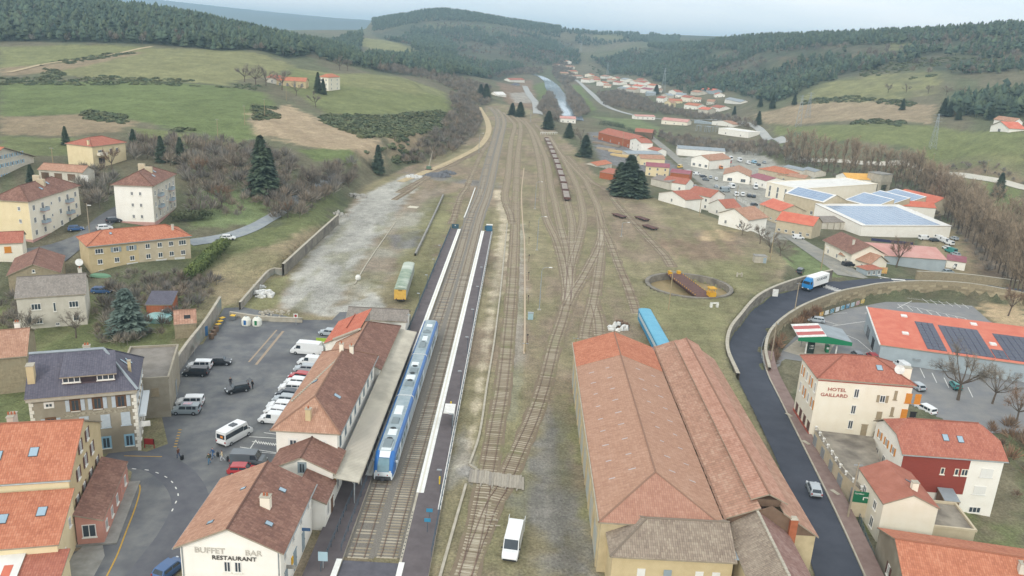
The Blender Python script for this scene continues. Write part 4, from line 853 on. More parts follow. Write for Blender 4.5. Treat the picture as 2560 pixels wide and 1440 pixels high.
for k in range(n):
 y0,y1=cl*k/n,cl*(k+1)/n;h_=0.055
 for(ya,za,yb,zb_)in((y0,0,(y0+y1)/2,h_),((y0+y1)/2,h_,y1,0)):b.face([(0,ya,4.75+za),(3.3,ya,4.25+za),(3.3,yb,4.25+zb_),(0,yb,4.75+zb_)])
 b.face([(0,y0,4.66),(0,y1,4.66),(3.3,y1,4.16),(3.3,y0,4.16)])
b.build('corrugated_roof',mat('canopy_sheet','C2BCAC','A8A294',rough=0.85,scale=0.35,detail=7,third='B4ADA0'),CAN)
MB().box((3.36,cl/2,4.0),(.1,cl,.3)).build('fascia_board',M_CONC,CAN)
for k in range(13):
 c=MB();y=1.0+k*4.5;c.tube([(2.6,y,0.55),(2.6,y,4.2)],.09,6);c.tube([(2.6,y,3.4),(1.6,y,4.35)],.05,5);c.build('column',M_GALV,CAN)
# platforms
PZ=0.55
XL,XR=U(1152.5,572,PZ)[0],U(1203,576,PZ)[0]
def platform(name,label,poly,strips):
 o=MB().prism(poly,-0.3,PZ,1,0).build(name,[M_PLAT,M_CONC]);tag(o,label,kind='structure')
 for nm,pl,m in strips:MB().prism(pl,PZ,PZ+0.025).build(nm,m,o)
 return o
yL0,yL1=U(1140,572,PZ)[1],80.0;yR1=U(1203,577,PZ)[1];yRs=U(1040,1231,PZ)[1]
M_EDGE=mat('platform_edge_paint','EDEDE8','DDDDD6',rough=0.7,scale=1.0)
platform('platform','dark tarmac platform in front of the station',[(XL-3.1,76),(XL-0.05,76),(XL-0.05,yL0),(XL-3.3,yL0),(XL-3.3,152),(-22.2,148),(-22.2,76)],[('edge_strip',[(XL-1.0,99.5),(XL-.03,99.5),(XL-.03,yL0),(XL-1.0,yL0)],M_EDGE),('edge_strip',[(XL-.7,76),(XL-.03,76),(XL-.03,80.5),(XL-.7,80.5)],M_EDGE)])
pr=platform('platform','dark tarmac island platform with white edge strip',[(XR+.05,76),(XR+3.75,76),(XR+3.75,yR1),(XR+.05,yR1)],[('edge_strip',[(XR+.03,yRs),(XR+1.05,yRs),(XR+1.05,yR1),(XR+.03,yR1)],M_EDGE),('edge_strip',[(XR+.03,76),(XR+.7,76),(XR+.7,80.5),(XR+.03,80.5)],M_EDGE),('kerb_strip',[(XR+3.35,92),(XR+3.74,92),(XR+3.74,yR1),(XR+3.35,yR1)],M_WHITE),('low_kerb',[(XR+.05,80.5),(XR+.35,80.5),(XR+.35,yRs),(XR+.05,yRs)],M_CONC)])
for xx in(XL-.5,XR+.5):MB().prism([(xx-.12,100 if xx<XR else yRs),(xx+.12,100 if xx<XR else yRs),(xx+.12,yL0-1),(xx-.12,yL0-1)],PZ+.025,PZ+.032).build('tactile_strip',mat('tactile','D6D2C4',rough=0.8),pr if xx>XR-1 else bpy.data.objects['platform'])
for k in range(14):MB().box((XR+.2,81.5+k*.73,PZ+.02),(.14,.14,.05)).build('bollard_stud',M_STEELB,pr)
MB().prism([(XL,76),(XR,76),(XR,80.7),(XL,80.7)],.1,.235).build('crossing_deck',mat('crossing_panels','57565C','64636A',rough=0.85,scale=0.8),pr)
def fence(name,label,pts,h_=1.1,step=2.0,m=None,rails=(1.0,.55),z=None,infill=False,cat='fence',group=None):
 P=spline(np.array([list(p[:2])+[0]for p in pts],float),step);rt=empty(name,(P[0,0],P[0,1],0));tag(rt,label,cat,group);m=m or M_STEELB;zz=np.full(len(P),z)if z is not None else H(P[:,0],P[:,1])
 me=MB().box((0,0,-.2),(.06,.06,h_+.2)).mesh('post',m)
 for p,z_ in zip(P,zz):inst('post',me,rt,(p[0]-P[0,0],p[1]-P[0,1],z_))
 for f in rails:
  b=MB();b.tube([(p[0]-P[0,0],p[1]-P[0,1],z_+h_*f)for p,z_ in zip(P,zz)],.035,4);b.build('rail_bar',m,rt)
 if infill:
  b=MB();q=[(p[0]-P[0,0],p[1]-P[0,1],z_)for p,z_ in zip(P,zz)]
  for i in range(len(q)-1):
   a,c=np.array(q[i]),np.array(q[i+1]);n=8
   for k in range(n):r=a+(c-a)*(k+.5)/n;b.box((r[0],r[1],r[2]+.15),(.025,.025,h_-.15))
  b.build('balusters',m,rt)
 return rt
M_BLUEF=mat('blue_grey_fence','4A5A66',rough=0.5)
fence('platform_fence','blue-grey railing along the back of the station platform',[(XL-3.25,153),(XL-3.25,yL0)],1.15,2.2,M_BLUEF,(1,.3),PZ,True)
fence('platform_fence','blue-grey railing along the back of the island platform',[(XR+3.68,82),(XR+3.68,yR1)],1.15,2.2,M_BLUEF,(1,.5),PZ)
fence('ramp_handrail','long double handrail of the platform ramp beside the buffet',[(-20.3,78),(-19.9,100)],1.0,1.5,M_BLUEF,(1,.6),PZ)
fence('edge_railing','short railing at the platform edge in front of the train',[(XL-.5,82),(XL-.5,98)],1.0,1.9,M_BLUEF,(1,.5),PZ)
for i,(nm,x)in enumerate((('station',XL-1.9),('island',XR+2.2))):
 b=empty('platform_end_gate',(x,yL0+.3,PZ));tag(b,'blue end gate closing the far end of the '+nm+' platform','gate');MB().box((0,0,0),(2.3,.08,1.5)).build('gate_panel',mat('teal_panel','3E5A66',rough=0.5),b);MB().box((0,-.06,.9),(.3,.03,.3)).build('notice',M_WHITE,b)
b=empty('signal_cabinet',(XR+2.6,yR1+1.2,0));tag(b,'blue and white equipment cabin at the end of the island platform','cabin');MB().box((0,0,0),(1.9,1.2,2.4)).build('cabin_body',mat('teal_cabin','3A6A86',rough=0.5),b);MB().box((0,0,2.4),(2.1,1.4,.12)).build('cabin_roof',M_WHITE,b)
def plat_lamp(x,y,label):
 r=empty('platform_lamp',(x,y,PZ));tag(r,label,'lamp','platform lamps');MB().tube([(0,0,0),(0,0,3.6)],.06,6).build('post',M_BLUEF,r);MB().box((-.25,0,3.55),(.7,.22,.12),taper=.7).build('lamp_head',M_GALV,r)
for k in range(7):plat_lamp(XR+3.3,96+k*17,'platform lamp, number %s from the near end of the island platform'%('one','two','three','four','five','six','seven')[k])
for k in range(5):plat_lamp(XL-3.0,158+k*15,'platform lamp %s behind the train on the station platform'%('nearest','second','third','fourth','farthest')[k])
r=empty('platform_shelter',(XR+2.7,U(1125,1055,PZ)[1],PZ));tag(r,'small white roofed glass shelter on the island platform','shelter');MB().box((-.2,0,2.3),(1.7,3.4,.14)).build('shelter_roof',M_WHITE,r)
for y in(-1.5,1.5):MB().box((.5,y,0),(.08,.08,2.3)).build('shelter_post',M_GALV,r)
MB().box((.55,0,.2),(.04,2.9,1.9)).build('glass_panel',M_GLASS,r)
for px,py,nm in((1127,1020,'beside the shelter'),(1099,1210,'near the ramp end of the island platform')):
 p=U(px,py,PZ);r=empty('ticket_validator',(p[0],p[1],PZ));tag(r,'yellow ticket validator '+nm,'validator');MB().box((0,0,0),(.2,.16,.9)).build('body',mat('validator_yellow','D6B83C',rough=0.5),r);MB().box((0,-.02,.9),(.28,.22,.3),taper=.8).build('head',mat('validator_yellow','E3BC2E'),r)
for px,py,nm in((1073,1305,'nearer'),(1068,1330,'lower')):
 p=U(px,py,PZ);r=empty('platform_sign',(p[0],p[1],PZ));tag(r,'small blue platform sign, the '+nm+' one on the near end','sign');MB().tube([(0,0,0),(0,0,1.9)],.04,5).build('post',M_BLUEF,r);MB().box((0,-.05,1.5),(.8,.04,.5)).build('panel',mat('sign_blue','3B87A8',rough=0.5),r)
p=U(808,1420,PZ);r=empty('notice_board',(p[0],p[1],PZ));tag(r,'pale blue notice board at the foot of the platform ramp','board');MB().box((0,0,0),(.08,.08,1.6)).build('post',M_GALV,r);MB().box((0,-.06,1.0),(1.1,.06,1.2)).build('panel',mat('pale_blue_panel','A9C4CE',rough=0.5),r)
# blue and white railcar at the platform
M_TB=mat('train_blue','2F6FB4','2A66A8',rough=0.35,coat=0.3,scale=0.3);M_TW=mat('train_white','DDE4E6',rough=0.4);M_TG=mat('train_roof_grey','8C9CA2','A2AFB4',rough=0.6,scale=0.8);M_TD=mat('train_underframe','4A4A4C',rough=0.8);M_TGL=mat('train_glass','5E7C84','7896A0',rough=0.1,spec=0.6,scale=0.3);M_TS=mat('train_side_grey','AEB9C0',rough=0.45)
TX=float(np.interp(120,TRAIN_P[:,1],TRAIN_P[:,0]));TR_Y0,TR_Y1=98.6,158.0
tr=empty('passenger_train',(TX,TR_Y0,0.2));tag(tr,'blue and white three-car diesel train standing at the station platform','train')
def section(w_,h0,h1):return[(-w_/2*.96,h0),(w_/2*.96,h0),(w_/2,h0+.5),(w_/2,h1-.75),(w_/2*.93,h1-.28),(w_/2*.72,h1),(-w_/2*.72,h1),(-w_/2*.93,h1-.28),(-w_/2,h1-.75),(-w_/2,h0+.5)]
TSM=[3,2,1,0,0,4,0,0,1,2]
def loft(b,rings,mats_fn,caps=(True,True)):
 ids=[[b.vert(p)for p in r]for r in rings];n=len(rings[0])
 for i in range(len(ids)-1):
  for k in range(n):b.f.append([ids[i][k],ids[i][(k+1)%n],ids[i+1][(k+1)%n],ids[i+1][k]]);b.m.append(mats_fn(i,k))
 if caps[0]:b.f.append(ids[0][::-1]);b.m.append(mats_fn(-1,0))
 if caps[1]:b.f.append(ids[-1]);b.m.append(mats_fn(-2,0))
LEN=TR_Y1-TR_Y0;cars=[(0.0,LEN*.345),(LEN*.352,LEN*.648),(LEN*.655,LEN)]
for ci,(a,c)in enumerate(cars):
 b=MB();ys=[a,c];sc=[1,1];S=section(2.95,.35,3.75);R3=[]
 prof=[(0,1.0,1.0)]if ci==1 else None
 yy=[a,c]if ci==1 else([a+.0,a+.35,a+1.0,a+2.2,c]if ci==0 else[a,c-2.2,c-1.0,c-.35,c])
 for y in yy:
  d_=(y-a)if ci==0 else(c-y);f=1.0 if ci==1 or d_>=2.2 else{0:.35,1:.60,2:.82}.get(int(d_>.3)+int(d_>.9),1)
  R3 .append([(x*(1 if f==1 else .80+.2*f),y,.35+(z-.35)*(f if z>1.2 else 1))for x,z in S])
 nn3=len(R3)-1;loft(b,R3,lambda i,k:(2 if i<0 else(0 if(k not in(0,1,9)and((ci==0 and i<3)or(ci==2 and i>nn3-4)))else TSM[k])))
 body=b.build('car_body',[M_TB,M_TS,M_TW,M_TD,M_TG],tr)
 for s_ in(-1,1):
  n=int((c-a-4)/2.4)
  for k in range(n):MB().box((s_*1.485,a+2.9+k*2.4,1.75),(.03,1.6,.95)).build('window',M_TGL,tr)
  for yd in(a+(c-a)*.3,a+(c-a)*.7):MB().box((s_*1.49,yd,.75),(.035,1.3,2.1)).build('door',M_TW,tr)
 MB().box((0,(a+c)/2,3.7),(1.7,(c-a)*.8,.1)).build('roof_panel',M_TG,tr)
 for k in range(4):MB().box((random.uniform(-.1,.1),a+4+k*(c-a-6)/4,3.78),(random.uniform(1.0,1.6),random.uniform(1.0,3.0),random.uniform(.12,.3)),taper=.9).build('roof_unit',M_TW if k%2 else mat('roof_unit_grey','7E8A8E',rough=0.6),tr)
 for k in range(3):MB().lathe((0,a+5.5+k*3.2,3.78),[(.45,0),(.45,.12),(.3,.16)],10).build('roof_fan',mat('fan_dark','3C4244',rough=0.7),tr)
 for yb in((a+3.0),(c-3.0)):
  bg=MB();bg.box((0,yb,.15),(2.2,3.0,.25));
  for dy in(-1.0,1.0):
   for s_ in(-1,1):bg.lathe((s_*.72-.06,yb+dy,.42),[(.42,0),(.42,.12)],12,0,'x')
  bg.build('bogie',M_TD,tr)
 if ci<2:MB().box((0,c+.2,.6),(2.5,.42,2.8)).build('gangway',M_TD,tr)
ws=MB();ws.face([(-.82,-.07,1.62),(.82,-.07,1.62),(.82,.28,2.47),(-.82,.28,2.47)]);ws.face([(-.82,.28,2.47),(.82,.28,2.47),(.74,.94,3.23),(-.74,.94,3.23)]);ws.build('windscreen',M_TGL,tr);cr=MB();cr.face([(-.72,1.02,3.27),(.72,1.02,3.27),(.78,2.2,3.82),(-.78,2.2,3.82)]);cr.build('cab_front_roof',M_TW,tr)
MB().box((0,-.02,.95),(2.5,.12,.42)).build('front_band',M_TW,tr);MB().box((0,.0,.35),(2.3,.14,.5),taper=.9).build('bumper',M_TD,tr);MB().box((0,-.25,.4),(.5,.6,.35)).build('coupler',M_TD,tr)
MB().box((0,3.5,3.74),(1.5,2.6,.1),taper=.9).build('cab_roof',M_TW,tr)
for s_ in(-1,1):MB().lathe((s_*.98,-.05,1.62),[(.17,0),(.15,.1)],10,0,'y').build('headlight',M_WHITE,tr);MB().lathe((s_*.62,-.1,1.12),[(.1,0),(.1,.05)],8,0,'y').build('tail_light',mat('tail_red','9C3A34',rough=0.4),tr);MB().box((s_*1.62,1.7,2.2),(.3,.08,.35)).build('mirror',M_TW,tr)
# goods sheds on the right of the yard
t=house('goods_shed','long goods shed with weathered salmon tiled roof and an orange re-tiled far end',0,7.0,(11.45,81.3,7),(26.45,81.3,7),58.1,'hyf',2.7,'tan','shed',o=0.35,cat='shed',world=True,hip=7.6)
SHED=t;yb=46.2
for fi,P in enumerate(t.faces[:2]):
 x0=P[0][0];xr=t.w/2;q=[(x0,t.d+t.o,t.he+.05),(x0,yb,t.he+.05),(xr,yb,t.he+t.hr+.05),(xr,t.d+t.o,t.he+t.hr+.05)]
 roof_mesh([q if fi==0 else[q[1],q[0],q[3],q[2]]],.03).build('retiled_end',[TILE['orange'],M_FASCIA],t.roof)
lb=roof_mesh([t.faces[2]],.02);lb.v=[(v[0],v[1],v[2]+.03)for v in lb.v];lb.build('front_hip',[tile_mat('tile_hip','9C6650','AA745C','B4826A',moss=.15),M_FASCIA],t.roof)
M_GT=mat('glass_tiles','A79E9C','B6AEAC',rough=0.3,scale=2)
for k in range(9):
 for x in(2.0,4.6,9.7,12.3):on_roof(t,x,8.5+k*4.2+(x%1)+random.uniform(-.3,.3),.22,random.uniform(.6,1.0),'glass_tile_row',[M_GT,M_GT],.02,.0)
for k in range(2):on_roof(t,7.2+k*.2,2.4+k*2.4,.45,.9,'vent_tile_row',[M_SKYF,M_SKYF],.03,.0)
for k in range(9):MB().box((-.03,4+k*6.2,.2),(.06,3.2,3.6)).build('sliding_door',mat('faded_door','B9AE98','9FAAA8',rough=0.9,scale=0.6),t.root);MB().box((-.04,1.2+k*6.2,0),(.12,.5,6.7)).build('pilaster',WALL['tan'],t.root)
MB().tube([(-.36,-.3,t.he+.1),(-.36,t.d+.3,t.he+.1)],.08,6).build('gutter',M_CONC,t.root)
S2=empty('older_goods_shed',(26.75,84.0,0));tag(S2,'older mossy-tiled goods shed with a raised roof lantern, along the road','shed')
W2,D2=11.7,56.5
b=MB();b.prism([(0.3,0.3),(W2-.3,0.3),(W2-.3,D2-.3),(0.3,D2-.3)],-4,4.9);b.face([(W2-.3,D2-.3,4.9),(.3,D2-.3,4.9),(.3,D2-.3,6.5),(5.6,D2-.3,8.7)]);b.build('wall',WALL['tan'],S2)
b=MB();b.face([(.3,.28,4.9),(W2-.3,.28,4.9),(5.6,.28,8.7),(.3,.28,6.5)]);b.build('front_gable',WALL['brown'],S2)
rf=roof_mesh([[(0,D2,6.75),(0,0,6.75),(4.2,0,8.5),(4.2,D2,8.5)]]).build('west_roof',[TILE['old'],M_FASCIA],S2)
roof_mesh([[(W2,0,4.95),(W2,D2,4.95),(7.0,D2,8.0),(7.0,0,8.0)]]).build('east_roof',[TILE['old'],M_FASCIA],S2)
tile_l=tile_mat('tile_lantern','A06A52','B27C64','BA8C74',tile=(0.5,0.4),moss=0.2,bumps=0.8)
l0,l1=1.5,54.8
lr=roof_mesh([[(3.4,l1,8.75),(3.4,l0,8.75),(5.5,l0,9.55),(5.5,l1,9.55)],[(7.9,l0,8.35),(7.9,l1,8.35),(5.5,l1,9.55),(5.5,l0,9.55)]]).build('lantern_roof',[tile_l,M_FASCIA],S2)
MB().box((5.6,(l0+l1)/2,7.6),(3.2,l1-l0-.8,.95)).build('lantern_side',WALL['brown'],S2);MB().tube([(5.5,l0,9.6),(5.5,l1,9.6)],.14,5).build('ridge_tiles',TILE['tan'],lr)
bb=MB()
for k in range(60):bb.box((.02+random.uniform(-.05,.05),k*.95,6.86),(.3,.85,.1),rz=random.uniform(-.1,.1))
bb.build('verge_tiles',TILE['tan'],rf)
MB().box((8.4,.2,4.0),(.9,.7,3.2)).build('chimney',WALL['brick'],S2);MB().box((8.4,.2,7.2),(1.0,.8,.25),taper=.6).build('chimney_cap',M_CONC,S2)
t=house('shed_office','cream office with hipped beige tiled roof at the front of the goods sheds',0,5.5,(1525,1391.6),(1844,1408),9.4,'hxl',2.2,'ochre','beige',o=0.35,cat='building')
for u in(3.4,6.4,10.0,11.9):win(t,'f',u,2.4,.9,1.5,'plain',closed=True,shut='white' if u!=6.4 else 'grey')
door(t,'f',1.6);b=MB();b.box((t.w+.35,t.d/2,t.he+.1),(.5,t.d,.12));b.build('zinc_valley',TILE['zinc'],t.roof)
S3=empty('shed_front_range',(26.9,70.0,0));tag(S3,'gabled range with beige and red-brown roof slopes, nearest the camera among the sheds','shed')
roof_mesh([[(0.2,17.2,5.7),(0.2,0,5.7),(3.7,0,8.0),(3.7,17.2,8.0)]]).build('west_roof',[TILE['beige'],M_FASCIA],S3)
er_=roof_mesh([[(8.0,0,5.0),(8.0,17.0,5.0),(3.72,17.0,7.98),(3.72,0,7.98)]]).build('east_roof',[tile_mat('tile_mauve','7C564C','8E685C','A08278',moss=0.2),M_FASCIA],S3)
b=MB()
for k in range(28):b.box((3.7,k*.62,8.0),(.3,.55,.14),rz=random.uniform(-.1,.1))
b.build('ridge_tiles',M_CONC,er_)
b=MB();b.prism([(.5,.3),(7.7,.3),(7.7,16.8),(.5,16.8)],-4,4.95);b.face([(.5,.3,4.95),(7.7,.3,4.95),(3.7,.3,7.8)]);b.build('wall',WALL['tan'],S3)
MB().box((8.9,9.5,-1),(.6,.6,3.6)).build('gate_pillar',WALL['brick'],S3)
# houses on the left
EX=np.array([.968,.25]);EY=np.array([-.25,.968])
def W3(p,z):return(p[0],p[1],z)
B_=np.array([-50.4,81.7]);t=house('townhouse','tall ochre townhouse with orange tiled roof and brown shutters, by the forecourt bend',0,8.3,W3(B_-EX*17,8.3),W3(B_,8.3),15.2,'gx',4.0,'yellow','orange',o=0.3,world=True)
MB().box((t.w+.02,t.d/2,0),(.06,t.d+.04,t.he)).build('gable_render',WALL['ochre'],t.root);gb_=MB();gb_.face([(t.w+.05,0,t.he),(t.w+.05,t.d,t.he),(t.w+.05,t.d/2,t.he+t.hr-.3)]);gb_.build('gable_render',WALL['ochre'],t.root)
for u,v in((2.2,3.2),(5.2,3.2),(8.4,3.2),(11.6,3.2),(3.6,6.2),(6.8,6.2),(10.0,6.2),(5.4,8.9),(8.6,8.9)):o=win(t,'r',u,v,.85,1.5,'plain',shut='brown')
for o in t.root.children:
 if o.name.startswith(('window','shutter')):o.location.x+=.06
win(t,'f',5.6,5.6,1.1,1.5,'plain',shut='brown');skylight(t,8.2,3.2,1.0,1.3);skylight(t,12.0,3.4,1.0,1.3);chimney(t,6.2,5.2,(.8,1.2),1.2,'pale',0);chimney(t,8.0,9.5,(.7,1.6),1.2,'pale',3);gutter(t,'f')
t=house('townhouse_lower_wing','lower yellow wing with orange tiled roof under the tall ochre townhouse',0,4.6,W3(np.array([-48.2,74.6])-EX*15,4.6),(-48.2,74.6,4.6),7.4,'mf',2.6,'yellow','orange',o=0.25,world=True)
skylight(t,12.0,4.2,1.0,1.3);skylight(t,8.2,3.6,1.0,1.3);win(t,'r',2.2,1.0,.8,1.4);win(t,'r',4.8,3.6,.7,1.2)
t=house('glazed_porch','small glazed lean-to with white and red striped sheet roof beside the yellow wing',0,3.0,W3(np.array([-48.6,70.9])-EX*9,3.0),(-50.6,70.4,3.0),4.6,'mf',.9,'pale','white',o=0.2,world=True)
for k in range(5):win(t,'r',.5+k*.8,.9,.7,1.5)
for k in range(3):on_roof(t,t.w-1.0-k*2.2,1.0,.9,2.0,'red_sheet',[TILE['sheetred']]*2,.03,0)
t=house('porch_roof_extension','low tiled roof at the very bottom beside the glazed porch',0,2.6,(-50.4,69.5,2.6),(-46.2,70.6,2.6),5.0,'mf',1.0,'yellow','red',o=0.2,world=True)
t=house('pink_annex','long low pink annex with mossy brown lean-to roof along the forecourt bend',0,3.3,W3(np.array([-50.0,80.6]),3.3),W3(np.array([-46.9,81.4]),3.3),13.9,'mr',1.0,'pink','brown',o=0.15,world=True,cat='building')
win(t,'f',1.4,1.1,1.5,1.7,'sill');
for u in(1.6,4.4,7.2):win(t,'r',u,1.0,.9,1.3)
door(t,'r',9.6,1.0,2.1,WALL['pink']);win(t,'r',11.8,1.0,.8,1.3);MB().box((t.w/2+.6,t.d/2,-.3),(t.w+1.6,t.d+.6,.5)).build('plinth',M_CONCD,t.root)
t=house('slate_hotel','large old hotel with blue-grey slate roof, wide dormer and pale blue shutters',0,9.7,(60,1000),(345,975),12.4,'hxr',4.3,'grey','slate',o=0.4,cat='building',hip=4.6)
HOT=t
for u in(5.6,8.4,11.4):win(t,'f',u,7.2,1.0,1.7,'surround',M_FRAMEB,shut='blue')
win(t,'f',2.4,8.1,.9,.6,'surround');win(t,'f',2.4,4.9,1.0,1.5,'surround',M_FRAMEB,shut='blue');win(t,'f',6.5,4.2,1.2,2.0,closed=True,shut='blue');win(t,'f',9.2,4.2,1.2,2.0,closed=True,shut='blue');win(t,'f',11.8,4.3,1.2,2.0,closed=True,shut='blue');win(t,'f',9.0,.9,1.0,1.7,'surround',SHUT['teal']);win(t,'f',12.0,.9,1.0,1.7,'surround',SHUT['teal'])
for k in range(5):
 for v in(1.0,4.2,7.2):win(t,'r',1.6+k*2.3,v,.9,1.7,'surround',shut=None if v<2 else 'blue')
for k in range(17):
 MB().box((t.w-.15-(.12 if k%2 else 0),-.02,k*.56),(.62 if k%2 else .38,.1,.5)).build('quoin',M_SURR,t.root);MB().box((t.w+.02,.2+(.1 if k%2 else 0),k*.56),(.1,.38 if k%2 else .62,.5)).build('quoin',M_SURR,t.root)
for k in range(17):MB().box((.15+(.1 if k%2 else 0),-.02,k*.56),(.55 if k%2 else .35,.1,.5)).build('quoin',M_SURR,t.root)
MB().box((8.6,-.03,6.35),(9.2,.05,.5)).build('faded_sign_band',mat('faded_sign','B4AC98','8A8272',rough=0.9,scale=3.0,detail=6,contrast=(.4,.6)),t.root)
MB().box((t.w/2,-.28,9.25),(t.w+.5,.5,.3)).build('cornice',M_CONC,t.root)
b=MB();b.face([(4.2,1.1,11.0),(10.8,1.1,11.0),(10.8,1.1,12.0),(4.2,1.1,12.0)]);b.box((7.5,2.6,10.6),(6.6,3.0,1.4));dz=b.build('dormer',mat('dormer_slate','5A4C50',rough=0.8),t.roof)
roof_mesh([[(3.9,.75,12.05),(11.1,.75,12.05),(10.6,5.6,13.75),(4.0,5.6,13.75)]]).build('dormer_roof',[TILE['slate'],M_FASCIA],t.roof)
for u in(5.3,9.6):
 fr,pa=win_mesh(2.2,.8,'sill',M_FRAME);o=inst('window',fr,t.roof,(u,1.06,11.1));inst('pane',pa,o)
F_=t.faces;rb=MB();rb.tube([(-.4,t.d/2,14.05),(t.w+.4-4.6,t.d/2,14.05)],.22,6);rb.tube([(t.w+.4-4.6,t.d/2,14.0),(t.w+.4,-.4,9.75)],.2,6);rb.build('zinc_ridge',TILE['zinc'],t.roof);skylight(t,t.w-1.3,7.0,.5,1.3);skylight(t,t.w-1.8,5.6,.5,1.3)
chimney(t,.3,2.2,(.9,1.2),2.2,'ochre',0);chimney(t,6.8,6.6,(.9,.6),.9,'pale',2);chimney(t,t.w-.9,4.0,(.4,.4),1.6,'ochre',0)
MB().box((t.w+.8,.3,3.6),(1.5,.12,.8)).build('hanging_sign',M_WHITE,t.root);MB().box((t.w+.6,5,5.0),(.9,8.5,.35)).build('white_awning',mat('awning_white','DCE2E4',rough=0.7),t.root)
t=house('grey_outbuilding','flat-roofed grey rendered outbuilding behind the slate-roofed hotel',0,6.6,(-60.4,112.4,6.6),(-53.2,114.6,6.6),14.0,'flat',0,'grey',mat('felt_roof','8E8880','7C766E',rough=0.95,scale=0.5),o=0.05,cat='building',world=True);win(t,'f',5.4,3.8,1.1,1.3,closed=True,shut='wood');door(t,'r',8.0,1.4,2.6,M_GALV);MB().box((1.6,2.0,6.6),(1.6,1.2,1.6)).build('chimney',WALL['pale'],t.root)
t=house('stone_cottage','rubble stone house with mossy orange roof and small balcony, far left behind the hotel',0,6.4,(-20,898),(68,890),13,'gx',2.6,'stone','tan',o=0.3);win(t,'f',5.4,3.6,1.0,1.8);win(t,'f',5.8,.8,1.2,2.0,closed=True,shut='white');MB().box((5.4,-.5,3.3),(2.2,1.0,.15)).build('balcony',M_CONCD,t.root);chimney(t,2.6,7.5,(.8,.6),1.2,'white',2)
t=house('grey_roofed_house','cream two-storey house with grey-brown tile roof and a white dish on its chimney',0,6.6,(35,747),(215,735),12.4,'gx',2.6,'pale','greyt',o=0.3)
for u in(3.2,9.8):win(t,'f',u,3.9,1.7,1.3)
win(t,'f',6.4,3.3,.5,1.9);win(t,'f',3.2,1.0,1.7,1.2);win(t,'f',10.0,1.0,1.1,1.2);win(t,'f',6.6,.3,.7,.6);c=chimney(t,t.w-.9,6.6,(.7,.6),1.2,'pale',1)
b=MB();b.lathe((0,0,0),[(.05,0),(.55,.1),(.75,.32)],14);o=b.build('satellite_dish',M_WHITE,t.roof);o.location=(t.w-.9,6.6,11.4);o.rotation_euler=(1.2,0.4,0)
t=house('stone_barn','brown roofed stone barn with its gable behind the grey-roofed house',0.3,5.6,(15,690),(152,682),15,'gy',2.3,'stone','brown',o=0.3,cat='barn');win(t,'f',t.w/2,5.6,.6,.7)
t=house('yellow_house','small yellow house with red tiled roof and an orange shutter, cut by the frame edge',3.0,8.2,(-45,612),(58,607),9,'gx',1.8,'cream','red',o=0.3);win(t,'f',t.w-3,3.0,1.4,1.4,closed=True,shut='orange')
def flats(name,label,A,B,C,zg,ze,wl,wr,rfm,extra):
 t=house(name,label,zg,ze,A,B,0,'hy',3.0,wl,rfm,o=0.6,cat='apartment block',C=C,foot=6)
 MB().box((t.w+.03,t.d/2,0),(.06,t.d,t.he-.02)).build('side_render',WALL[wr],t.root);MB().box((t.w/2,t.d/2,-1.2),(t.w+.2,t.d+.24,1.7)).build('plinth',WALL['plinth'],t.root)
 for v in(1.3,4.5,7.7):
  for k in range(6):
   if k in(1,4)and v>2:
    o=win(t,'r',1.9+k*(t.d-3.8)/5,v-.6,1.0,2.0);
    q=(t.w+.06+.6,1.9+k*(t.d-3.8)/5,v-.85);MB().box((q[0]-.05,q[1],q[2]),(1.2,2.4,.15)).build('balcony_slab',WALL['plinth'],t.root)
    r=MB();r.box((q[0]+.5,q[1],q[2]+.15),(.05,2.4,.85));r.box((q[0]-.05,q[1]-1.17,q[2]+.15),(1.1,.05,.85));r.box((q[0]-.05,q[1]+1.17,q[2]+.15),(1.1,.05,.85));r.build('balcony_rail',mat('balcony_grey','A4B2BA',rough=0.6),t.root)
   else:o=win(t,'r',1.9+k*(t.d-3.8)/5,v,1.0 if k!=2 else .6,1.4 if k!=2 else .8)
   o.location.x+=.06
  for u in extra:win(t,'f',u,v+.2,.7,1.0)
 MB().box((t.w/2-1.5,t.d*.62,t.he+1.6),(1.8,.8,2.4)).build('chimney',WALL['beige'],t.roof);MB().box((t.w/2+1.2,t.d*.5,t.he+1.6),(2.0,.8,2.0)).build('chimney',WALL['beige'],t.roof);skylight(t,t.w-2,t.d*.4);skylight(t,t.w-3,t.d*.6);return t
flats('apartment_block','white three-storey apartment block with brown hipped roof, standing on its own uphill',(276,462),(383,466),(468,436),6.0,16.7,'white','pale','brown',(4.6,6.8))
flats('apartment_block','yellow three-storey apartment block with brown hipped roof and pink plinth, left of the white one',(-28,499),(72,505),(188,463),4.6,15.0,'yellow','cream','brown',(6.4,))
t=house('terraced_house','long two-dwelling house, half ochre and half beige, with orange hipped roof',0.8,8.1,(216,617),(480,590),10.8,'hx',2.4,'ochre','orange',o=0.45,hip=5.0)
MB().box((t.w*.735,-.02,0),(t.w*.53,.06,t.he-.1)).build('beige_render',WALL['beige'],t.root);MB().box((t.w+.02,t.d/2,0),(.06,t.d,t.he-.1)).build('beige_render',WALL['beige'],t.root)
for i,u in enumerate((2.6,6.9,10.9,15.2,18.5,21.6,24.8)):
 u=u*t.w/27.0
 for v in(5.2,2.6):
  wd=1.8 if(i in(0,6)and v>4)else 1.1;o=win(t,'f',u,v,wd,1.2,'plain',shut='grey' if i<3 and v>4 and i!=0 else None);o.location.y-=.06 if i>2 else 0
for u in(.40,.69,.88):door(t,'f',u*t.w,2.5,2.0,SHUT['white'],0,'garage_door').location.y-=.06
for u in(.1,.25):win(t,'f',u*t.w,.6,1.2,.5)
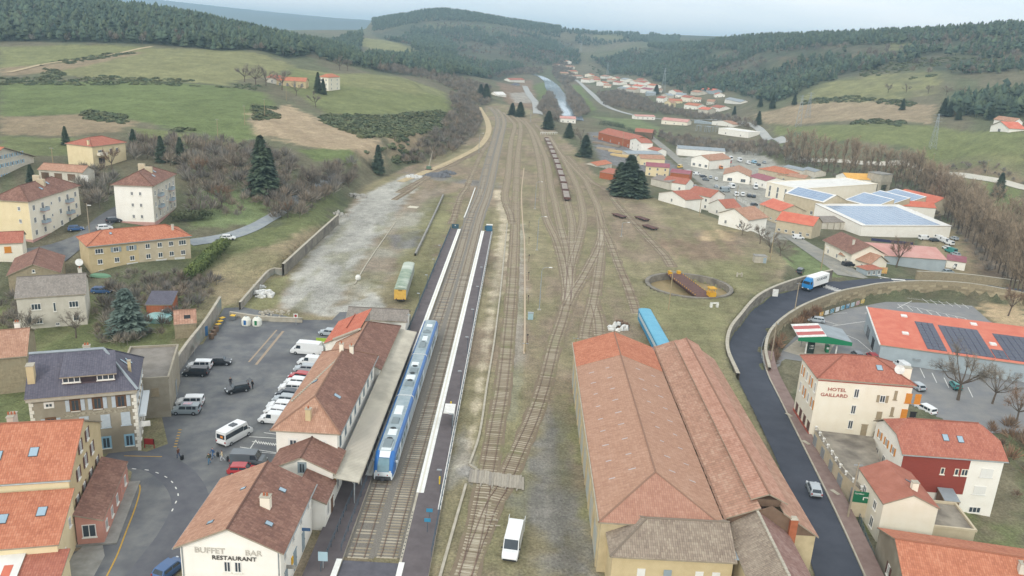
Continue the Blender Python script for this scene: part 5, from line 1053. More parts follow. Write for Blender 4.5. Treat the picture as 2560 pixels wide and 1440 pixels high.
chimney(t,t.w*.86,2.6,(.5,.5),1.3,'pale',0);skylight(t,t.w*.25,3.4,.6,.8);gutter(t,'f')
def auto_g(A,B,ze):
 a,b_=U(*A,ze),U(*B,ze);return float(min(H(a[0],a[1]),H(b_[0],b_[1])))-.1
t=house('hillside_villa','pale yellow villa with red hipped roof and two cars in front, on the hillside',12.2,18.4,(230,367),(317,356),0,'hx',2.2,'yellow','red',o=0.4,C=(203,354),foot=6,hip=5)
for u,w_ in((3.4,2.2),(7.8,1.1),(10.6,1.1)):win(t,'f',u,3.4,w_,1.3)
door(t,'f',3.6,2.6,2.1,M_DARKIN,0,'garage_door');chimney(t,.5,2.0,(.6,.5),1.4,'yellow',1);MB().box((3.4,-.7,3.0),(3.4,1.4,.9)).build('balcony',WALL['cream'],t.root)
t=house('gabled_tenement','tall blue-grey gabled house with orange roof and blue shutters at the left edge',6.0,15.0,(-70,428),(93,391),18,'gy',5.0,'pale','orange',o=0.8,foot=6)
for r_,v in enumerate((1.4,4.6,7.8,10.4)):
 for k in range(5):
  u=t.w*.5+(k-.5)*2.6
  if u<t.w-1 and(v<8 or u<t.w*.86):win(t,'f',u,v,.9,1.2,shut='teal')
chimney(t,t.w/2+.5,6,(1.5,.9),1.6,'pale',3)
zg_=float(H(*U(140,428,10.5)[:2]));t=house('garage_row','low row of garages with brown roof and white end door behind the blue-grey house',zg_-.2,zg_+2.6,(92,424),(206,432),7,'gx',1.6,'pale','tan',o=0.3,cat='garage',foot=6)
for k in range(4):door(t,'f',2+k*4.2,2.4,2.0,SHUT['white']if k==3 else WALL['brown'],0,'garage_door')
t=house('slate_shed','low brick shed with dark slate roof among garden trees',0,2.8,(362,762),(430,762),6,'mf',1.2,'brick','slate',o=0.2,cat='shed');win(t,'f',3.5,.9,.8,.8)
t=house('ruined_shed','collapsing stone shed with a broken rusty-tiled roof beside the car park wall',0,3.0,(434,812),(492,808),7,'gx',1.8,'stone','old',o=0.1,cat='shed');on_roof(t,t.w*.6,1.6,1.2,1.0,'roof_hole',[M_DARKIN]*2,.03,0)
# the street on the right
t=house('roadside_hotel','cream three-storey hotel with red hipped roof, orange shutters and painted lettering',-4.6,9.0,(2043,946),(2292,965),0,'hx',2.7,'cream','red',o=0.4,cat='building',C=(2002,888),foot=5,hip=5.6)
GAI=t;bz=2.4
M_SIGNR=mat('sign_red_brown','A8584A',rough=0.8)
lettering('HOTEL',t.root,(3.3,-.05,bz+9.0),0,.85,M_SIGNR,sx=1.15);lettering('GAILLARD',t.root,(3.0,-.05,bz+7.95),0,.85,M_SIGNR,sx=1.15)
MB().box((t.w/2,-.02,t.he-.55),(t.w+.06,.1,.16)).build('red_band',M_SIGNR,t.root)
for v in(8.4,5.4,2.6):win(t,'f',6.6,bz+v-.3,.8,1.6,'plain',shut=None)
for v in(7.6,4.6):win(t,'f',11.0,bz+v,.9,1.3,closed=(v<6),shut='wood')
for v in(8.3,5.3,2.6):win(t,'f',13.0,bz+v,.5,1.6,closed=True,shut='wood')
for u,v in((15.2,7.9),(16.7,7.9),(15.0,5.0)):win(t,'f',u,bz+v,1.0,1.7,closed=True,shut='orange')
door(t,'f',16.5,1.0,2.0,M_DARKIN,bz+4.3);door(t,'f',9.0,1.0,2.1,SHUT['wood'],bz+1.2);win(t,'f',11.2,bz+1.3,1.0,.9,closed=True,shut='wood')
for k in range(4):
 for v in(8.2,5.2):win(t,'l',1.6+k*2.4,bz+v,.8,1.7,shut='orange' if(k+v)%2<1 else None)
 door(t,'l',1.6+k*2.4,1.2,2.4,SHUT['brown'],bz+.2)
MB().box((-.05,t.d/2,bz),(.12,t.d+.1,1.0)).build('plinth',M_SIGNR,t.root)
skylight(t,10.6,2.6,1.0,1.2);c=chimney(t,14.8,2.2,(1.6,1.0),1.6,'cream',0);b=MB();b.lathe((0,0,0),[(.05,0),(.6,.1),(.8,.32)],14);o=b.build('satellite_dish',M_WHITE,t.roof);o.location=(13.6,1.8,t.he+1.9);o.rotation_euler=(1.4,0,-.4)
st=MB()
for k in range(12):st.box((15.6-k*.38,-1.2,bz+4.1-k*.36),(.42,1.0,.1))
st.box((16.6,-1.0,bz+4.2),(1.9,1.4,.12));st.build('outside_stair',mat('ochre_steel','C9A468',rough=0.7),t.root);MB().tube([(15.6,-1.7,bz+5.1),(11.2,-1.7,bz+1.0)],.05,5).build('stair_rail',mat('ochre_steel','C9A468'),t.root)
gx=empty('terrace_garages',(0,0,0));tag(gx,'row of flat-roofed roadside garages with a weathered concrete terrace and white balusters','garage')
Pf=[U(2037,1075,.9),U(2072,1130,.9),U(2106,1182,.9),U(2150,1225,.9)];Pb=[U(2185,1092,.9),U(2193,1130,.9),U(2205,1165,.9),U(2198,1205,.9)]
b=MB();out_p=[tuple(p[:2])for p in Pf]+[tuple(p[:2])for p in Pb[::-1]]
ar=sum(out_p[i][0]*out_p[(i+1)%len(out_p)][1]-out_p[(i+1)%len(out_p)][0]*out_p[i][1]for i in range(len(out_p)));out_p=out_p if ar>0 else out_p[::-1]
b.prism(out_p,-5,.9,0,1);b.build('terrace',[WALL['beige'],mat('stained_terrace','9A9284','6E675E',rough=0.95,scale=0.35,detail=8,contrast=(.35,.65))],gx)
path=spline(np.array([(p[0],p[1],.9)for p in Pf]),1.9);ub=MB();ub.lathe((0,0,0),[(.16,0),(.1,.12),(.22,.4),(.26,.6),(.12,.68)],8);um=ub.mesh('urn',M_WHITE)
rl=MB();rl.tube([(p[0]+.2,p[1],1.55)for p in path],.09,5);rl.build('coping',M_CONC,gx)
for p in path:inst('urn',um,gx,(p[0]+.2,p[1],.95))
sd_=side(path,.03)
for k in range(0,len(path)-1,2):
 a,c=path[k],path[k+1];o=MB().box((0,0,-2.9),(1.5,.1,2.3)).build('garage_door',M_GALV,gx);o.location=((a[0]+c[0])/2-.05,(a[1]+c[1])/2,.9);o.rotation_euler=(0,0,math.atan2(c[1]-a[1],c[0]-a[0]))
sg=empty('direction_sign',tuple(U(2140,1290,-2.2)));sg.rotation_euler=(0,0,-.12);tag(sg,'green supermarket direction sign with a white arrow beside the pavement','sign');MB().box((0,0,0),(2.2,.35,2.2)).build('base_wall',WALL['beige'],sg);MB().box((0,-.1,2.3),(2.3,.1,1.7)).build('panel',mat('sign_green','1F6B4A',rough=0.5),sg)
lettering('Carrefour',sg,(-.2,-.17,3.6),0,.32,M_WHITE,ext=.01);ab=MB();ab.box((.45,-.165,2.75),(.14,.02,.5));ab.box((.7,-.165,3.12),(.5,.02,.14));ab.face([(.95,-.17,2.98),(1.08,-.17,3.19),(.95,-.17,3.4)]);ab.build('arrow',M_WHITE,sg)
t=house('white_villa','white house with red mossy half-hipped roof and a red clad wall',-6.3,3.9,(2256,1136),(2522,1155),0,'jx',3.4,'white','red',o=0.4,C=(2196,1052),foot=4,hip=2.4)
MB().box((t.w*.335,-.03,4.0),(t.w*.67,.08,t.he-4.2)).build('red_cladding',WALL['red'],t.root)
for u,w_ in((6.2,.6),(8.3,.6),(9.5,1.0)):win(t,'f',u,7.2,w_,1.1,'plain',WALL['cream']).location.y-=.07
win(t,'f',12.4,1.0,1.8,1.0);win(t,'f',12.8,7.2,1.8,1.4,closed=True,shut='white');win(t,'f',12.4,4.2,1.8,1.4,closed=True,shut='white')
for k in range(3):win(t,'l',2.0+k*2.6,8.2,.8,1.3,shut='orange');win(t,'l',2.2+k*2.6,5.0,1.0,1.6)
skylight(t,7.0,2.6,.9,1.2);skylight(t,9.2,2.5,.9,1.2);gutter(t,'f')
t=house('cream_house','cream gable-ended house with ribbed brick-red roof beside the pavement',-2.7,3.1,(2208,1260),(2350,1272),0,'gy',1.7,'cream','metalred',o=0.15,C=(2147,1170),foot=4,ridge=False)
for k in range(28):
 y=-.1+k*(t.d+.1)/27
 for s_ in(0,1):
  x0,x1=(-.15,t.w/2)if s_==0 else(t.w+.15,t.w/2);MB().tube([(x0,y,t.he+.04),(x1,y,t.he+t.hr+.04)],.035,4).build('seam',TILE['metalred'],t.roof)
for u in(2.4,6.4):win(t,'l',t.d-u,3.4,1.1,1.3,'plain');win(t,'l',t.d-u,.6,1.1,1.6,'plain')
chimney(t,t.w*.62,2.0,(.8,.7),1.2,'cream',0);skylight(t,t.w*.66,4.6,.4,.9)
A_,B2=U(2235,1348,4.2),U(2560,1396,4.2);ex=(B2-A_)[:2]/np.linalg.norm((B2-A_)[:2]);ey=np.array([-ex[1],ex[0]])
t=house('corner_house','house with long orange tiled roof in the bottom right corner',-3.0,1.6,W3(A_[:2]-ey*7,1.6),W3(A_[:2]-ey*7+ex*19,1.6),13.6,'gx',2.8,'grey','orange',o=0.3,world=True,foot=4);win(t,'l',6.0,1.8,.9,1.5,shut='brown');chimney(t,13.5,4.6,(.9,.7),1.2,'pale',1)
t=house('garden_store','low stained concrete garden store between the cream house and the white house',-4.2,-1.6,(2330,1318),(2440,1330),7,'flat',0,'beige',mat('stained_terrace','9A9284'),o=0.05,cat='shed',foot=4)
t=house('greenhouse_frame','small dark glazed lean-to against the white house',-4.6,-1.4,(2362,1252),(2402,1256),3.0,'mf',.5,'brown','zinc',o=0.1,cat='shed',foot=3)
for k in range(3):win(t,'f',.5+k*.7,.5,.6,1.6)
t=house('supermarket','low supermarket with bright red roof, dark solar arrays and grey cladding',LOTZ,-2.2,(2200,862),(2700,930),0,'mf',1.9,'silver','sheetred',o=0.3,cat='supermarket',C=(2165,785),foot=2,ridge=False)
MKT=t;M_PV=mat('solar_dark','20283E','283048',rough=0.25,scale=0.3,spec=0.5);M_PVF=mat('solar_frame','3A4056',rough=0.5)
def pv_field(t,x0,x1,y0,y1,nx,ny,m,mf,th=.08,lip=.05):
 for i in range(nx):
  for j in range(ny):
   z_,n_=roof_at(t,(x0+x1)/2,(y0+y1)/2);sl=1/n_[2]
   on_roof(t,x0+(i+.5)*(x1-x0)/nx,y0+(j+.5)*(y1-y0)/ny,abs((x1-x0)/nx)-.05,abs((y1-y0)/ny)*sl-.05,'solar_panel',[m,mf],th,lip)
pv_field(t,10.0,14.2,1.0,17.5,3,9,M_PV,M_PVF);pv_field(t,15.2,24.0,1.0,17.0,6,9,M_PV,M_PVF);pv_field(t,27.0,34.0,1.0,16.0,5,8,M_PV,M_PVF);pv_field(t,24.2,26.9,1.0,6.0,2,3,M_PV,M_PVF)
for x,y in((6.5,8.5),(25.5,9.0),(8,20),(24,20.5)):on_roof(t,x,y,1.4,1.4,'roof_light',[M_WHITE,M_WHITE],.3,.1)
b=MB();b.tube([(-.34,-.3,t.he+.05),(-.34,t.d+.3,t.he+t.hr+.05)],.2,4);b.build('white_verge',M_WHITE,t.root);door(t,'l',6,4.0,2.6,M_GLASS);door(t,'l',14,3.0,2.6,M_DARKIN)
for k in range(4):MB().box((8+k*7,-.15,1.6),(1.6,.3,.5)).build('wall_vent',M_GALV,t.root)
A_=U(1995,838,-1.6);fs=empty('filling_station',(float(A_[0]),float(A_[1])-.5,LOTZ));fs.rotation_euler=(0,0,-.12);tag(fs,'filling station canopy with grey roof, red and white stripes and green fascia','filling station')
rf=roof_mesh([[(0,0,4.6),(0,9.2,4.6),(6.2,9.2,5.5),(6.2,0,5.5)][::-1]],.1).build('west_roof',[M_WHITE,M_WHITE],fs)
for k in range(2):roof_mesh([[(0.05,1.2+k*4.2,4.63),(0.05,3.4+k*4.2,4.63),(6.1,3.4+k*4.2,5.52),(6.1,1.2+k*4.2,5.52)][::-1]],.02).build('red_stripe',[mat('stripe_red','B4605C',rough=0.6)]*2,rf)
roof_mesh([[(6.2,0,5.5),(6.2,9.2,5.5),(12.0,9.2,4.6),(12.0,0,4.6)][::-1]],.1).build('east_roof',[TILE['zinc'],TILE['zinc']],fs)
M_SGR=mat('fascia_green','1E7A52',rough=0.5);b=MB();b.face([(0,-.06,3.7),(12.0,-.06,3.7),(12.0,-.06,4.55),(6.2,-.06,5.42),(0,-.06,4.55)]);b.box((12.03,4.6,3.7),(.08,9.2,.85));b.build('green_fascia',M_SGR,fs)
for x in(2.6,9.4):
 for y in(2.0,7.0):MB().box((x,y,0),(.3,.3,4.4)).build('column',M_WHITE,fs)
for x in(4.0,8.0):pm=MB().box((x,4.5,.15),(.7,1.4,1.7)).build('fuel_pump',M_SGR,fs);MB().box((x,3.78,1.0),(.5,.06,.5)).build('display',M_WHITE,pm)
tm=empty('price_totem',tuple(U(2025,884,LOTZ)));tag(tm,'green and black fuel price totem in front of the filling station','sign');MB().box((0,0,0),(1.5,.4,3.8)).build('panel',mat('totem_dark','2C3A36',rough=0.5),tm);MB().box((0,-.02,2.9),(1.52,.42,.9)).build('green_head',M_SGR,tm);lettering('1.789',tm,(0,-.24,1.9),0,.45,M_WHITE,ext=.01);lettering('1.849',tm,(0,-.24,1.3),0,.45,M_WHITE,ext=.01)
# vegetation
def tone_mat(name,a,b,rough=0.9,trans=0.0,scale=0.15):
 if name in MATS:return MATS[name]
 m,t_,p=_new(name);L=t_.links;p.inputs['Roughness'].default_value=rough;p.inputs['Specular IOR Level'].default_value=0.15
 at=nd(t_,'ShaderNodeAttribute',attribute_name='tone');co=nd(t_,'ShaderNodeTexCoord');gi=nd(t_,'ShaderNodeNewGeometry')
 n1=nd(t_,'ShaderNodeTexNoise',i_Scale=scale,i_Detail=3.0);L.new(gi.outputs['Position'],n1 .inputs[0])
 r=nd(t_,'ShaderNodeValToRGB');L.new(n1 .outputs[0],r.inputs[0]);r.color_ramp.elements[0].position=.36;r.color_ramp.elements[1].position=.64;r.color_ramp.elements[0].color=lin(a);r.color_ramp.elements[1].color=lin(b)
 mm=nd(t_,'ShaderNodeMixRGB',blend_type='MULTIPLY',n0=1.0);L.new(r.outputs[0],mm.inputs[1]);L.new(at.outputs['Color'],mm.inputs[2]);L.new(mm.outputs[0],p.inputs['Base Color'])
 MATS[name]=m;return m
M_PINE=tone_mat('pine_needles','46544A','59664F');M_GORSE=tone_mat('gorse','566046','6C7054',scale=.3);M_TWIG=tone_mat('bare_twigs','837B72','938A7C',scale=.1);M_TWIGP=tone_mat('poplar_twigs','A8967F','998A76',scale=.1);M_BRACK=tone_mat('bracken','927660','84705E',scale=.2);M_LEAF=tone_mat('hedge_leaves','75804A','5E6C42',scale=.5);M_CEDAR=tone_mat('cedar_needles','5E6E66','6E7C70',scale=.4)
M_BARK=mat('bark','6E6256','5A5046',rough=0.95,scale=2.0)
def pine_low(seed,n=7):
 0
 g=np.random.default_rng(seed);V,F,C=[],[],[]
 zs=[(.12,.50,.24),(.32,.68,.20),(.52,.84,.15),(.70,1.0,.10)]
 for z0,z1,r in zs:
  k=len(V);a0=g.uniform(0,6.3)
  for i in range(n):
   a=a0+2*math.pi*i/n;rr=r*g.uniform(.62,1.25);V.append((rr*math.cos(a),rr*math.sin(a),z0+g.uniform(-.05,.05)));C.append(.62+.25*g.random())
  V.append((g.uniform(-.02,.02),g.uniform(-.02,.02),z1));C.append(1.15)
  for i in range(n):F.append((k+i,k+(i+1)%n,k+n))
 k=len(V);V+=[(-.02,0,0),(.02,0,0),(0,0,.3)];C+=[.6]*3;F.append((k,k+1,k+2))
 return np.array(V),np.array(F),np.array(C)
def pine_round(seed,n=7):
 g=np.random.default_rng(seed+90);V,F,C=[],[],[]
 for z0,z1,r in((.30,.58,.20),(.42,.78,.27),(.58,.92,.23),(.74,1.0,.14)):
  k=len(V);a0=g.uniform(0,6.3);ox,oy=g.uniform(-.06,.06,2)
  for i in range(n):
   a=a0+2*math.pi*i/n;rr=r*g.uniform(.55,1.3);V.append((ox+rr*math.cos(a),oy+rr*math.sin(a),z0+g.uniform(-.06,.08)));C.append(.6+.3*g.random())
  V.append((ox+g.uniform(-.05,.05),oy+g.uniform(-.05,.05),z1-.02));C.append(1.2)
  for i in range(n):F.append((k+i,k+(i+1)%n,k+n))
 k=len(V);V+=[(-.02,0,0),(.02,0,0),(0,0,.5)];C+=[.7]*3;F.append((k,k+1,k+2));return np.array(V),np.array(F),np.array(C)
PINES=[pine_low(s)for s in range(3)]+[pine_round(s)for s in range(5)]
def round_low(seed,n=70):
 0
 g=np.random.default_rng(seed);V,F,C=[],[],[]
 for i in range(n):
  th=g.uniform(0,6.28);ph=g.uniform(.05,1.35);r0=g.uniform(.08,.3);d=np.array([math.sin(ph)*math.cos(th),math.sin(ph)*math.sin(th),math.cos(ph)]);p0=np.array([0,0,.25])+d*r0*[1,1,1.3];p1=np.array([0,0,.28])+d*g.uniform(.42,.6)*[.9,.9,1.2];s_=np.cross(d,g.normal(size=3));s_=s_/np.linalg.norm(s_)*g.uniform(.012,.028);k=len(V)
  V+=[p0-s_,p0+s_,p1];F.append((k,k+1,k+2));C+=[g.uniform(.7,1.15)]*3
 k=len(V);V+=[np.array([-.025,0,0]),np.array([.025,0,0]),np.array([0,0,.55])];F.append((k,k+1,k+2));C+=[.7]*3
 return np.array(V),np.array(F),np.array(C)
def bush_low(seed,n=84):
 g=np.random.default_rng(seed);V,F,C=[],[],[]
 for i in range(n):
  th=g.uniform(0,6.28);ph=math.acos(g.uniform(0,1));d=np.array([math.sin(ph)*math.cos(th),math.sin(ph)*math.sin(th),math.cos(ph)]);c=d*g.uniform(.28,.5)*[1,1,1.0];u=np.cross(d,g.normal(size=3));u/=np.linalg.norm(u);v=np.cross(d,u);s_=g.uniform(.07,.15);k=len(V)
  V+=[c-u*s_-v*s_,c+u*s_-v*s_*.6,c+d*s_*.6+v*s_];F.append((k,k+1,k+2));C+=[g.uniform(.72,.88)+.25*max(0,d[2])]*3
 return np.array(V),np.array(F),np.array(C)
BARES=[round_low(s)for s in range(5)];BUSHES=[bush_low(s)for s in range(5)]
def scatter(poly,spacing,gap=0.0,gscale=0.02,seed=1,maxn=9000,zmin=None):
 0
 p=np.array(poly);a,b=p.min(0),p.max(0);g=np.random.default_rng(seed);nx,ny=max(1,int((b[0]-a[0])/spacing)),max(1,int((b[1]-a[1])/spacing))
 X,Y=np.meshgrid(np.arange(nx),np.arange(ny));X=a[0]+(X+g.uniform(0,1,X.shape))*spacing;Y=a[1]+(Y+g.uniform(0,1,Y.shape))*spacing;X,Y=X.ravel(),Y.ravel();m=sdist(X,Y,poly)>0
 if gap:m&=fbm(X,Y,gscale,seed)>gap
 X,Y=X[m],Y[m]
 if len(X)>maxn:k=g.choice(len(X),maxn,False);X,Y=X[k],Y[k]
 return np.stack([X,Y,H(X,Y)],1)if len(X)else np.zeros((0,3))
def mass(name,label,pts,protos,h0,h1,wide,m,seed=3,dark=1.0):
 0
 g=np.random.default_rng(seed);VV,FF,CC=[],[],[];off=0;pick=g.integers(0,len(protos),len(pts))
 for pi,(V,F,C)in enumerate(protos):
  q=pts[pick==pi]
  if not len(q):continue
  n=len(q);hh=g.uniform(h0,h1,n);ww=hh*wide*g.uniform(.8,1.25,n);an=g.uniform(0,6.28,n);ca,sa=np.cos(an),np.sin(an)
  x=V[None,:,0]*ca[:,None]-V[None,:,1]*sa[:,None];y=V[None,:,0]*sa[:,None]+V[None,:,1]*ca[:,None]
  P=np.stack([q[:,0:1]+x*ww[:,None],q[:,1:2]+y*ww[:,None],q[:,2:3]-.3+V[None,:,2]*hh[:,None]],-1).reshape(-1,3)
  tn=g.uniform(.75,1.2,n);hu=g.uniform(-.08,.08,n);c=(C[None,:]*tn[:,None])*dark;cc=np.stack([c*(1+hu[:,None]),c,c*(1-hu[:,None]),np.ones_like(c)],-1).reshape(-1,4)
  VV.append(P);FF.append((F[None]+np.arange(n)[:,None,None]*len(V)).reshape(-1,3)+off);CC.append(cc);off+=len(P)
 if not VV:return
 o=bpy.data.objects.new(name,npmesh(name,np.concatenate(VV),np.concatenate(FF),m,col=np.concatenate(CC)));COL.objects.link(o);tag(o,label,name.replace('_',' '),kind='stuff');return o
def back(edge_px,k,extra=()):
 0
 e=tpoly(edge_px);return e+[(x*k,y*k)for x,y in e[::-1]]
mass('pine_forest','dark pine forest covering the hill on the left',scatter(back([(-260,100),(0,104),(140,105),(270,108),(400,112),(560,128),(650,126),(720,148),(760,142),(800,128),(860,132),(905,132)],1.55),7.0,.12,.012,5,10000),PINES,7,16,1.05,M_PINE,5)
mass('pine_forest','pine wood on the slope below the left-hand forest, above the farm',scatter(tpoly([(770,120),(840,118),(905,150),(930,175),(880,165),(800,150)]),7.0,.3,.02,6,700),PINES,8,14,.95,M_PINE,6)
mass('pine_forest','belt of dark pines at the foot of the central hill',scatter(tpoly([(905,155),(960,142),(1010,138),(1100,146),(1180,158),(1240,162),(1300,160),(1310,178),(1240,186),(1210,196),(1120,192),(1000,188),(940,178)]),7.5,.32,.015,7,3600),PINES,8,15,.95,M_PINE,7)
mass('pine_forest','pine woods on the slopes and crest of the central hill',np.concatenate([scatter(tpoly([(1025,95),(1090,90),(1130,110),(1150,145),(1090,142),(1030,125)]),8,.15,.01,8,2600),scatter(back([(930,80),(990,68),(1060,55),(1150,54),(1240,62),(1330,82),(1400,96)],1.25),8.5,.22,.007,9,5000),scatter(tpoly([(1260,75),(1350,92),(1440,112),(1450,160),(1350,165),(1240,150),(1200,110)]),9.5,.46,.01,10,3000),scatter(tpoly([(960,100),(1030,72),(1200,74),(1250,110),(1100,130)]),9.5,.5,.01,11,3000)]),PINES,5,15,1.1,M_PINE,8)
mass('pine_forest','pine forest along the whole right-hand ridge',np.concatenate([scatter(back([(1620,118),(1720,128),(1820,126),(1960,120),(2100,116),(2230,112),(2360,108),(2480,102),(2560,96),(2800,90)],1.5),8,.12,.010,12,8500),scatter(tpoly([(1480,150),(1600,125),(1760,130),(1960,122),(2120,118),(2220,130),(2330,118),(2560,112),(2700,150),(2560,180),(2420,190),(2300,175),(2180,185),(2060,205),(1990,240),(1930,262),(1850,235),(1740,238),(1640,205),(1520,180)]),7.4,.43,.011,13,7500)]),PINES,5,15,1.05,M_PINE,9)
mass('pine_forest','tree clumps on the far plateau at the end of the valley',np.concatenate([scatter(back([(1395,86),(1470,88),(1505,88),(1550,87),(1600,90)],1.04),14,.3,.006,14,900),scatter(back([(1440,110),(1520,112),(1640,108),(1700,104)],1.1),13,.4,.006,15,1200)]),PINES,9,16,1.3,M_PINE,10)
mass('pine_forest','small pine wood around the white house on the right hillside',scatter(tpoly([(2350,290),(2380,268),(2440,250),(2520,238),(2700,240),(2700,310),(2540,300),(2460,298)]),7,.1,.02,16,500),PINES,10,16,.95,M_PINE,11)
mass('bare_thicket','leafless grey-brown thickets along the river',np.concatenate([scatter(tpoly([(1385,150),(1430,165),(1440,200),(1410,215),(1380,185)]),5,.2,.03,20,1200),scatter(tpoly([(1412,210),(1432,225),(1475,285),(1440,300),(1420,262)]),4.5,.1,.03,21,900),scatter(tpoly([(1345,275),(1372,235),(1392,250),(1405,300),(1370,300)]),4.5,.1,.03,22,900),scatter(tpoly([(1260,165),(1370,172),(1352,186),(1250,185)]),6,.3,.03,23,700)]),BARES,4,9,1.1,M_TWIG,12)
mass('bare_thicket','leafless scrub woodland on the valley floor between road and hamlet',np.concatenate([scatter(tpoly([(1490,235),(1560,225),(1640,262),(1740,285),(1900,318),(1880,330),(1700,292),(1560,275),(1510,265)]),5.5,.22,.03,24,1500),scatter(tpoly([(1620,335),(1720,350),(1900,362),(2020,385),(2050,420),(1900,390),(1700,375)]),4.5,.15,.03,25,1200),scatter(tpoly([(900,150),(1000,168),(1180,205),(1240,225),(1180,235),(1060,198),(920,172)]),7,.3,.03,26,900)]),BARES,4,8,1.1,M_TWIG,13)
mass('bare_thicket','leafless scrub covering the cutting beside the main line',np.concatenate([scatter(tpoly([(1125,235),(1165,245),(1195,268),(1205,300),(1200,330),(1150,372),(1090,405),(1000,412),(1040,370),(1100,330),(1130,285)]),4.2,.12,.03,27,1600),scatter(tpoly([(1100,210),(1200,215),(1230,262),(1205,266),(1160,240)]),5,.1,.03,28,700)]),BARES,3,7,1.2,M_TWIG,14)
mass('bare_thicket','leafless garden thickets around the apartment blocks',np.concatenate([scatter(tpoly([(330,352),(480,358),(640,372),(740,400),(760,440),(700,470),(640,520),(560,560),(480,560),(475,500),(420,410),(330,400)]),4.0,.2,.04,29,1300),scatter(tpoly([(640,480),(760,455),(840,420),(900,415),(850,500),(760,545),(690,560)]),3.2,.1,.05,30,700),scatter(tpoly([(200,430),(290,440),(280,500),(230,540),(195,480)]),3.6,.1,.05,31,300)]),BARES,3,7,1.2,M_TWIG,15)
mass('bare_thicket','leafless undergrowth between the garden houses and the car park wall',np.concatenate([scatter(tpoly([(300,690),(480,690),(560,700),(520,770),(440,800),(400,860),(250,870),(230,760)]),2.6,.25,.08,32,420),scatter(tpoly([(0,720),(40,720),(100,830),(0,830)]),2.6,.1,.08,33,120)]),BARES,2,4.5,1.2,M_TWIG,16)
mass('bare_thicket','leafless scrub below the poplars on the right',np.concatenate([scatter(tpoly([(2040,415),(2200,420),(2400,450),(2470,560),(2560,640),(2560,740),(2470,690),(2400,600),(2200,480),(2050,440)]),6,.2,.04,34,700),scatter(tpoly([(2200,385),(2400,410),(2560,440),(2560,470),(2380,430),(2220,405)]),5,.3,.04,35,500)]),BARES,2,5,1.2,M_TWIG,17)
mass('bare_thicket','brown leafless shrubs behind the supermarket street',np.concatenate([scatter(tpoly([(2470,1060),(2560,1040),(2600,1200),(2540,1250),(2500,1140)]),3.2,.2,.06,36,160),scatter(tpoly([(1975,790),(2060,765),(2050,790),(1980,840)]),1.6,0,.1,37,120),scatter(tpoly([(1925,860),(1955,850),(1945,905),(1925,920)]),1.4,0,.1,38,60)]),BARES,1.5,4.5,1.2,M_BRACK,18)
mass('gorse_scrub','dark green gorse scrub on the hillside beside the meadow',np.concatenate([scatter(tpoly([(820,285),(960,290),(1120,285),(1110,330),(1000,350),(900,345),(790,300)]),3.6,.12,.03,40,1800),scatter(tpoly([(1000,345),(1100,335),(1060,400),(960,405),(900,380)]),4,.4,.04,41,500)]),BUSHES,2.0,4.2,1.5,M_GORSE,19)
mass('gorse_scrub','dark gorse clumps dotted along the field banks on the left hill',np.concatenate([scatter(tpoly([(210,275),(320,288),(315,312),(215,298)]),3.0,.15,.05,42,260),scatter(tpoly([(340,302),(480,322),(480,335),(340,315)]),3.6,.4,.05,43,120),scatter(tpoly([(0,196),(250,190),(560,208),(650,212),(640,226),(400,214),(0,212)]),5,.46,.03,44,500),scatter(tpoly([(100,160),(360,122),(375,128),(110,170)]),4,.45,.04,45,260),scatter(tpoly([(110,172),(160,175),(160,200),(110,195)]),4,.2,.04,46,60),scatter(tpoly([(630,262),(690,270),(690,300),(640,300)]),3,.45,.06,47,80),scatter(tpoly([(490,335),(620,345),(610,360),(490,350)]),4,.4,.05,48,80)]),BUSHES,1.6,3.6,1.6,M_GORSE,20)
mass('gorse_scrub','low dark scrub lines across the right-hand meadows',np.concatenate([scatter(tpoly([(2010,252),(2130,240),(2290,255),(2280,268),(2130,256),(2010,262)]),5,.4,.03,49,300),scatter(tpoly([(2130,300),(2260,302),(2250,316),(2130,312)]),5,.4,.03,50,150),scatter(tpoly([(2150,150),(2560,150),(2560,230),(2330,230),(2150,200)]),9,.52,.012,51,1200),scatter(tpoly([(1470,160),(1700,150),(1900,200),(1850,230),(1640,200)]),8,.42,.012,52,1800)]),BUSHES,2,4.5,1.6,M_GORSE,21)
mass('bracken','rust-red bracken patches on the hillsides',np.concatenate([scatter(tpoly([(1275,88),(1340,98),(1400,130),(1340,135),(1290,110)]),9,.3,.01,53,900),scatter(tpoly([(1930,148),(2050,130),(2140,140),(2120,162),(1990,185)]),7,.45,.015,54,800)]),BUSHES,1.5,3.0,2.2,M_BRACK,22)
mass('tall_grass','dry tussocky grass on the bank above the unloading yard',np.concatenate([scatter(tpoly([(560,650),(700,620),(840,560),(700,668),(610,760),(560,780)]),1.6,.3,.1,55,1400),scatter(tpoly([(1560,560),(1800,590),(1900,640),(1820,760),(1700,780),(1600,700)]),2.2,.5,.08,56,1200)]),BUSHES,.25,.7,1.8,tone_mat('dry_grass','A09070','8C8864',scale=.3),23)
mass('bare_wood','grey-brown leafless trees mixed into the hillside pine woods',np.concatenate([scatter(back([(-200,102),(140,106),(400,114),(640,130),(720,150),(800,132),(905,134)],1.3),16,.5,.012,60,700),scatter(tpoly([(1480,150),(1600,125),(1760,120),(2100,100),(2560,80),(2700,150),(2420,190),(2180,185),(1990,240),(1850,235),(1640,205)]),15,.5,.012,61,1500),scatter(tpoly([(960,100),(1090,60),(1260,75),(1440,112),(1450,165),(1240,160),(1100,145)]),15,.48,.01,62,1500),scatter(tpoly([(905,150),(1010,138),(1240,162),(1310,178),(1120,195),(940,180)]),12,.4,.015,63,500)]),BARES,7,12,1.0,M_TWIG,31,.85)
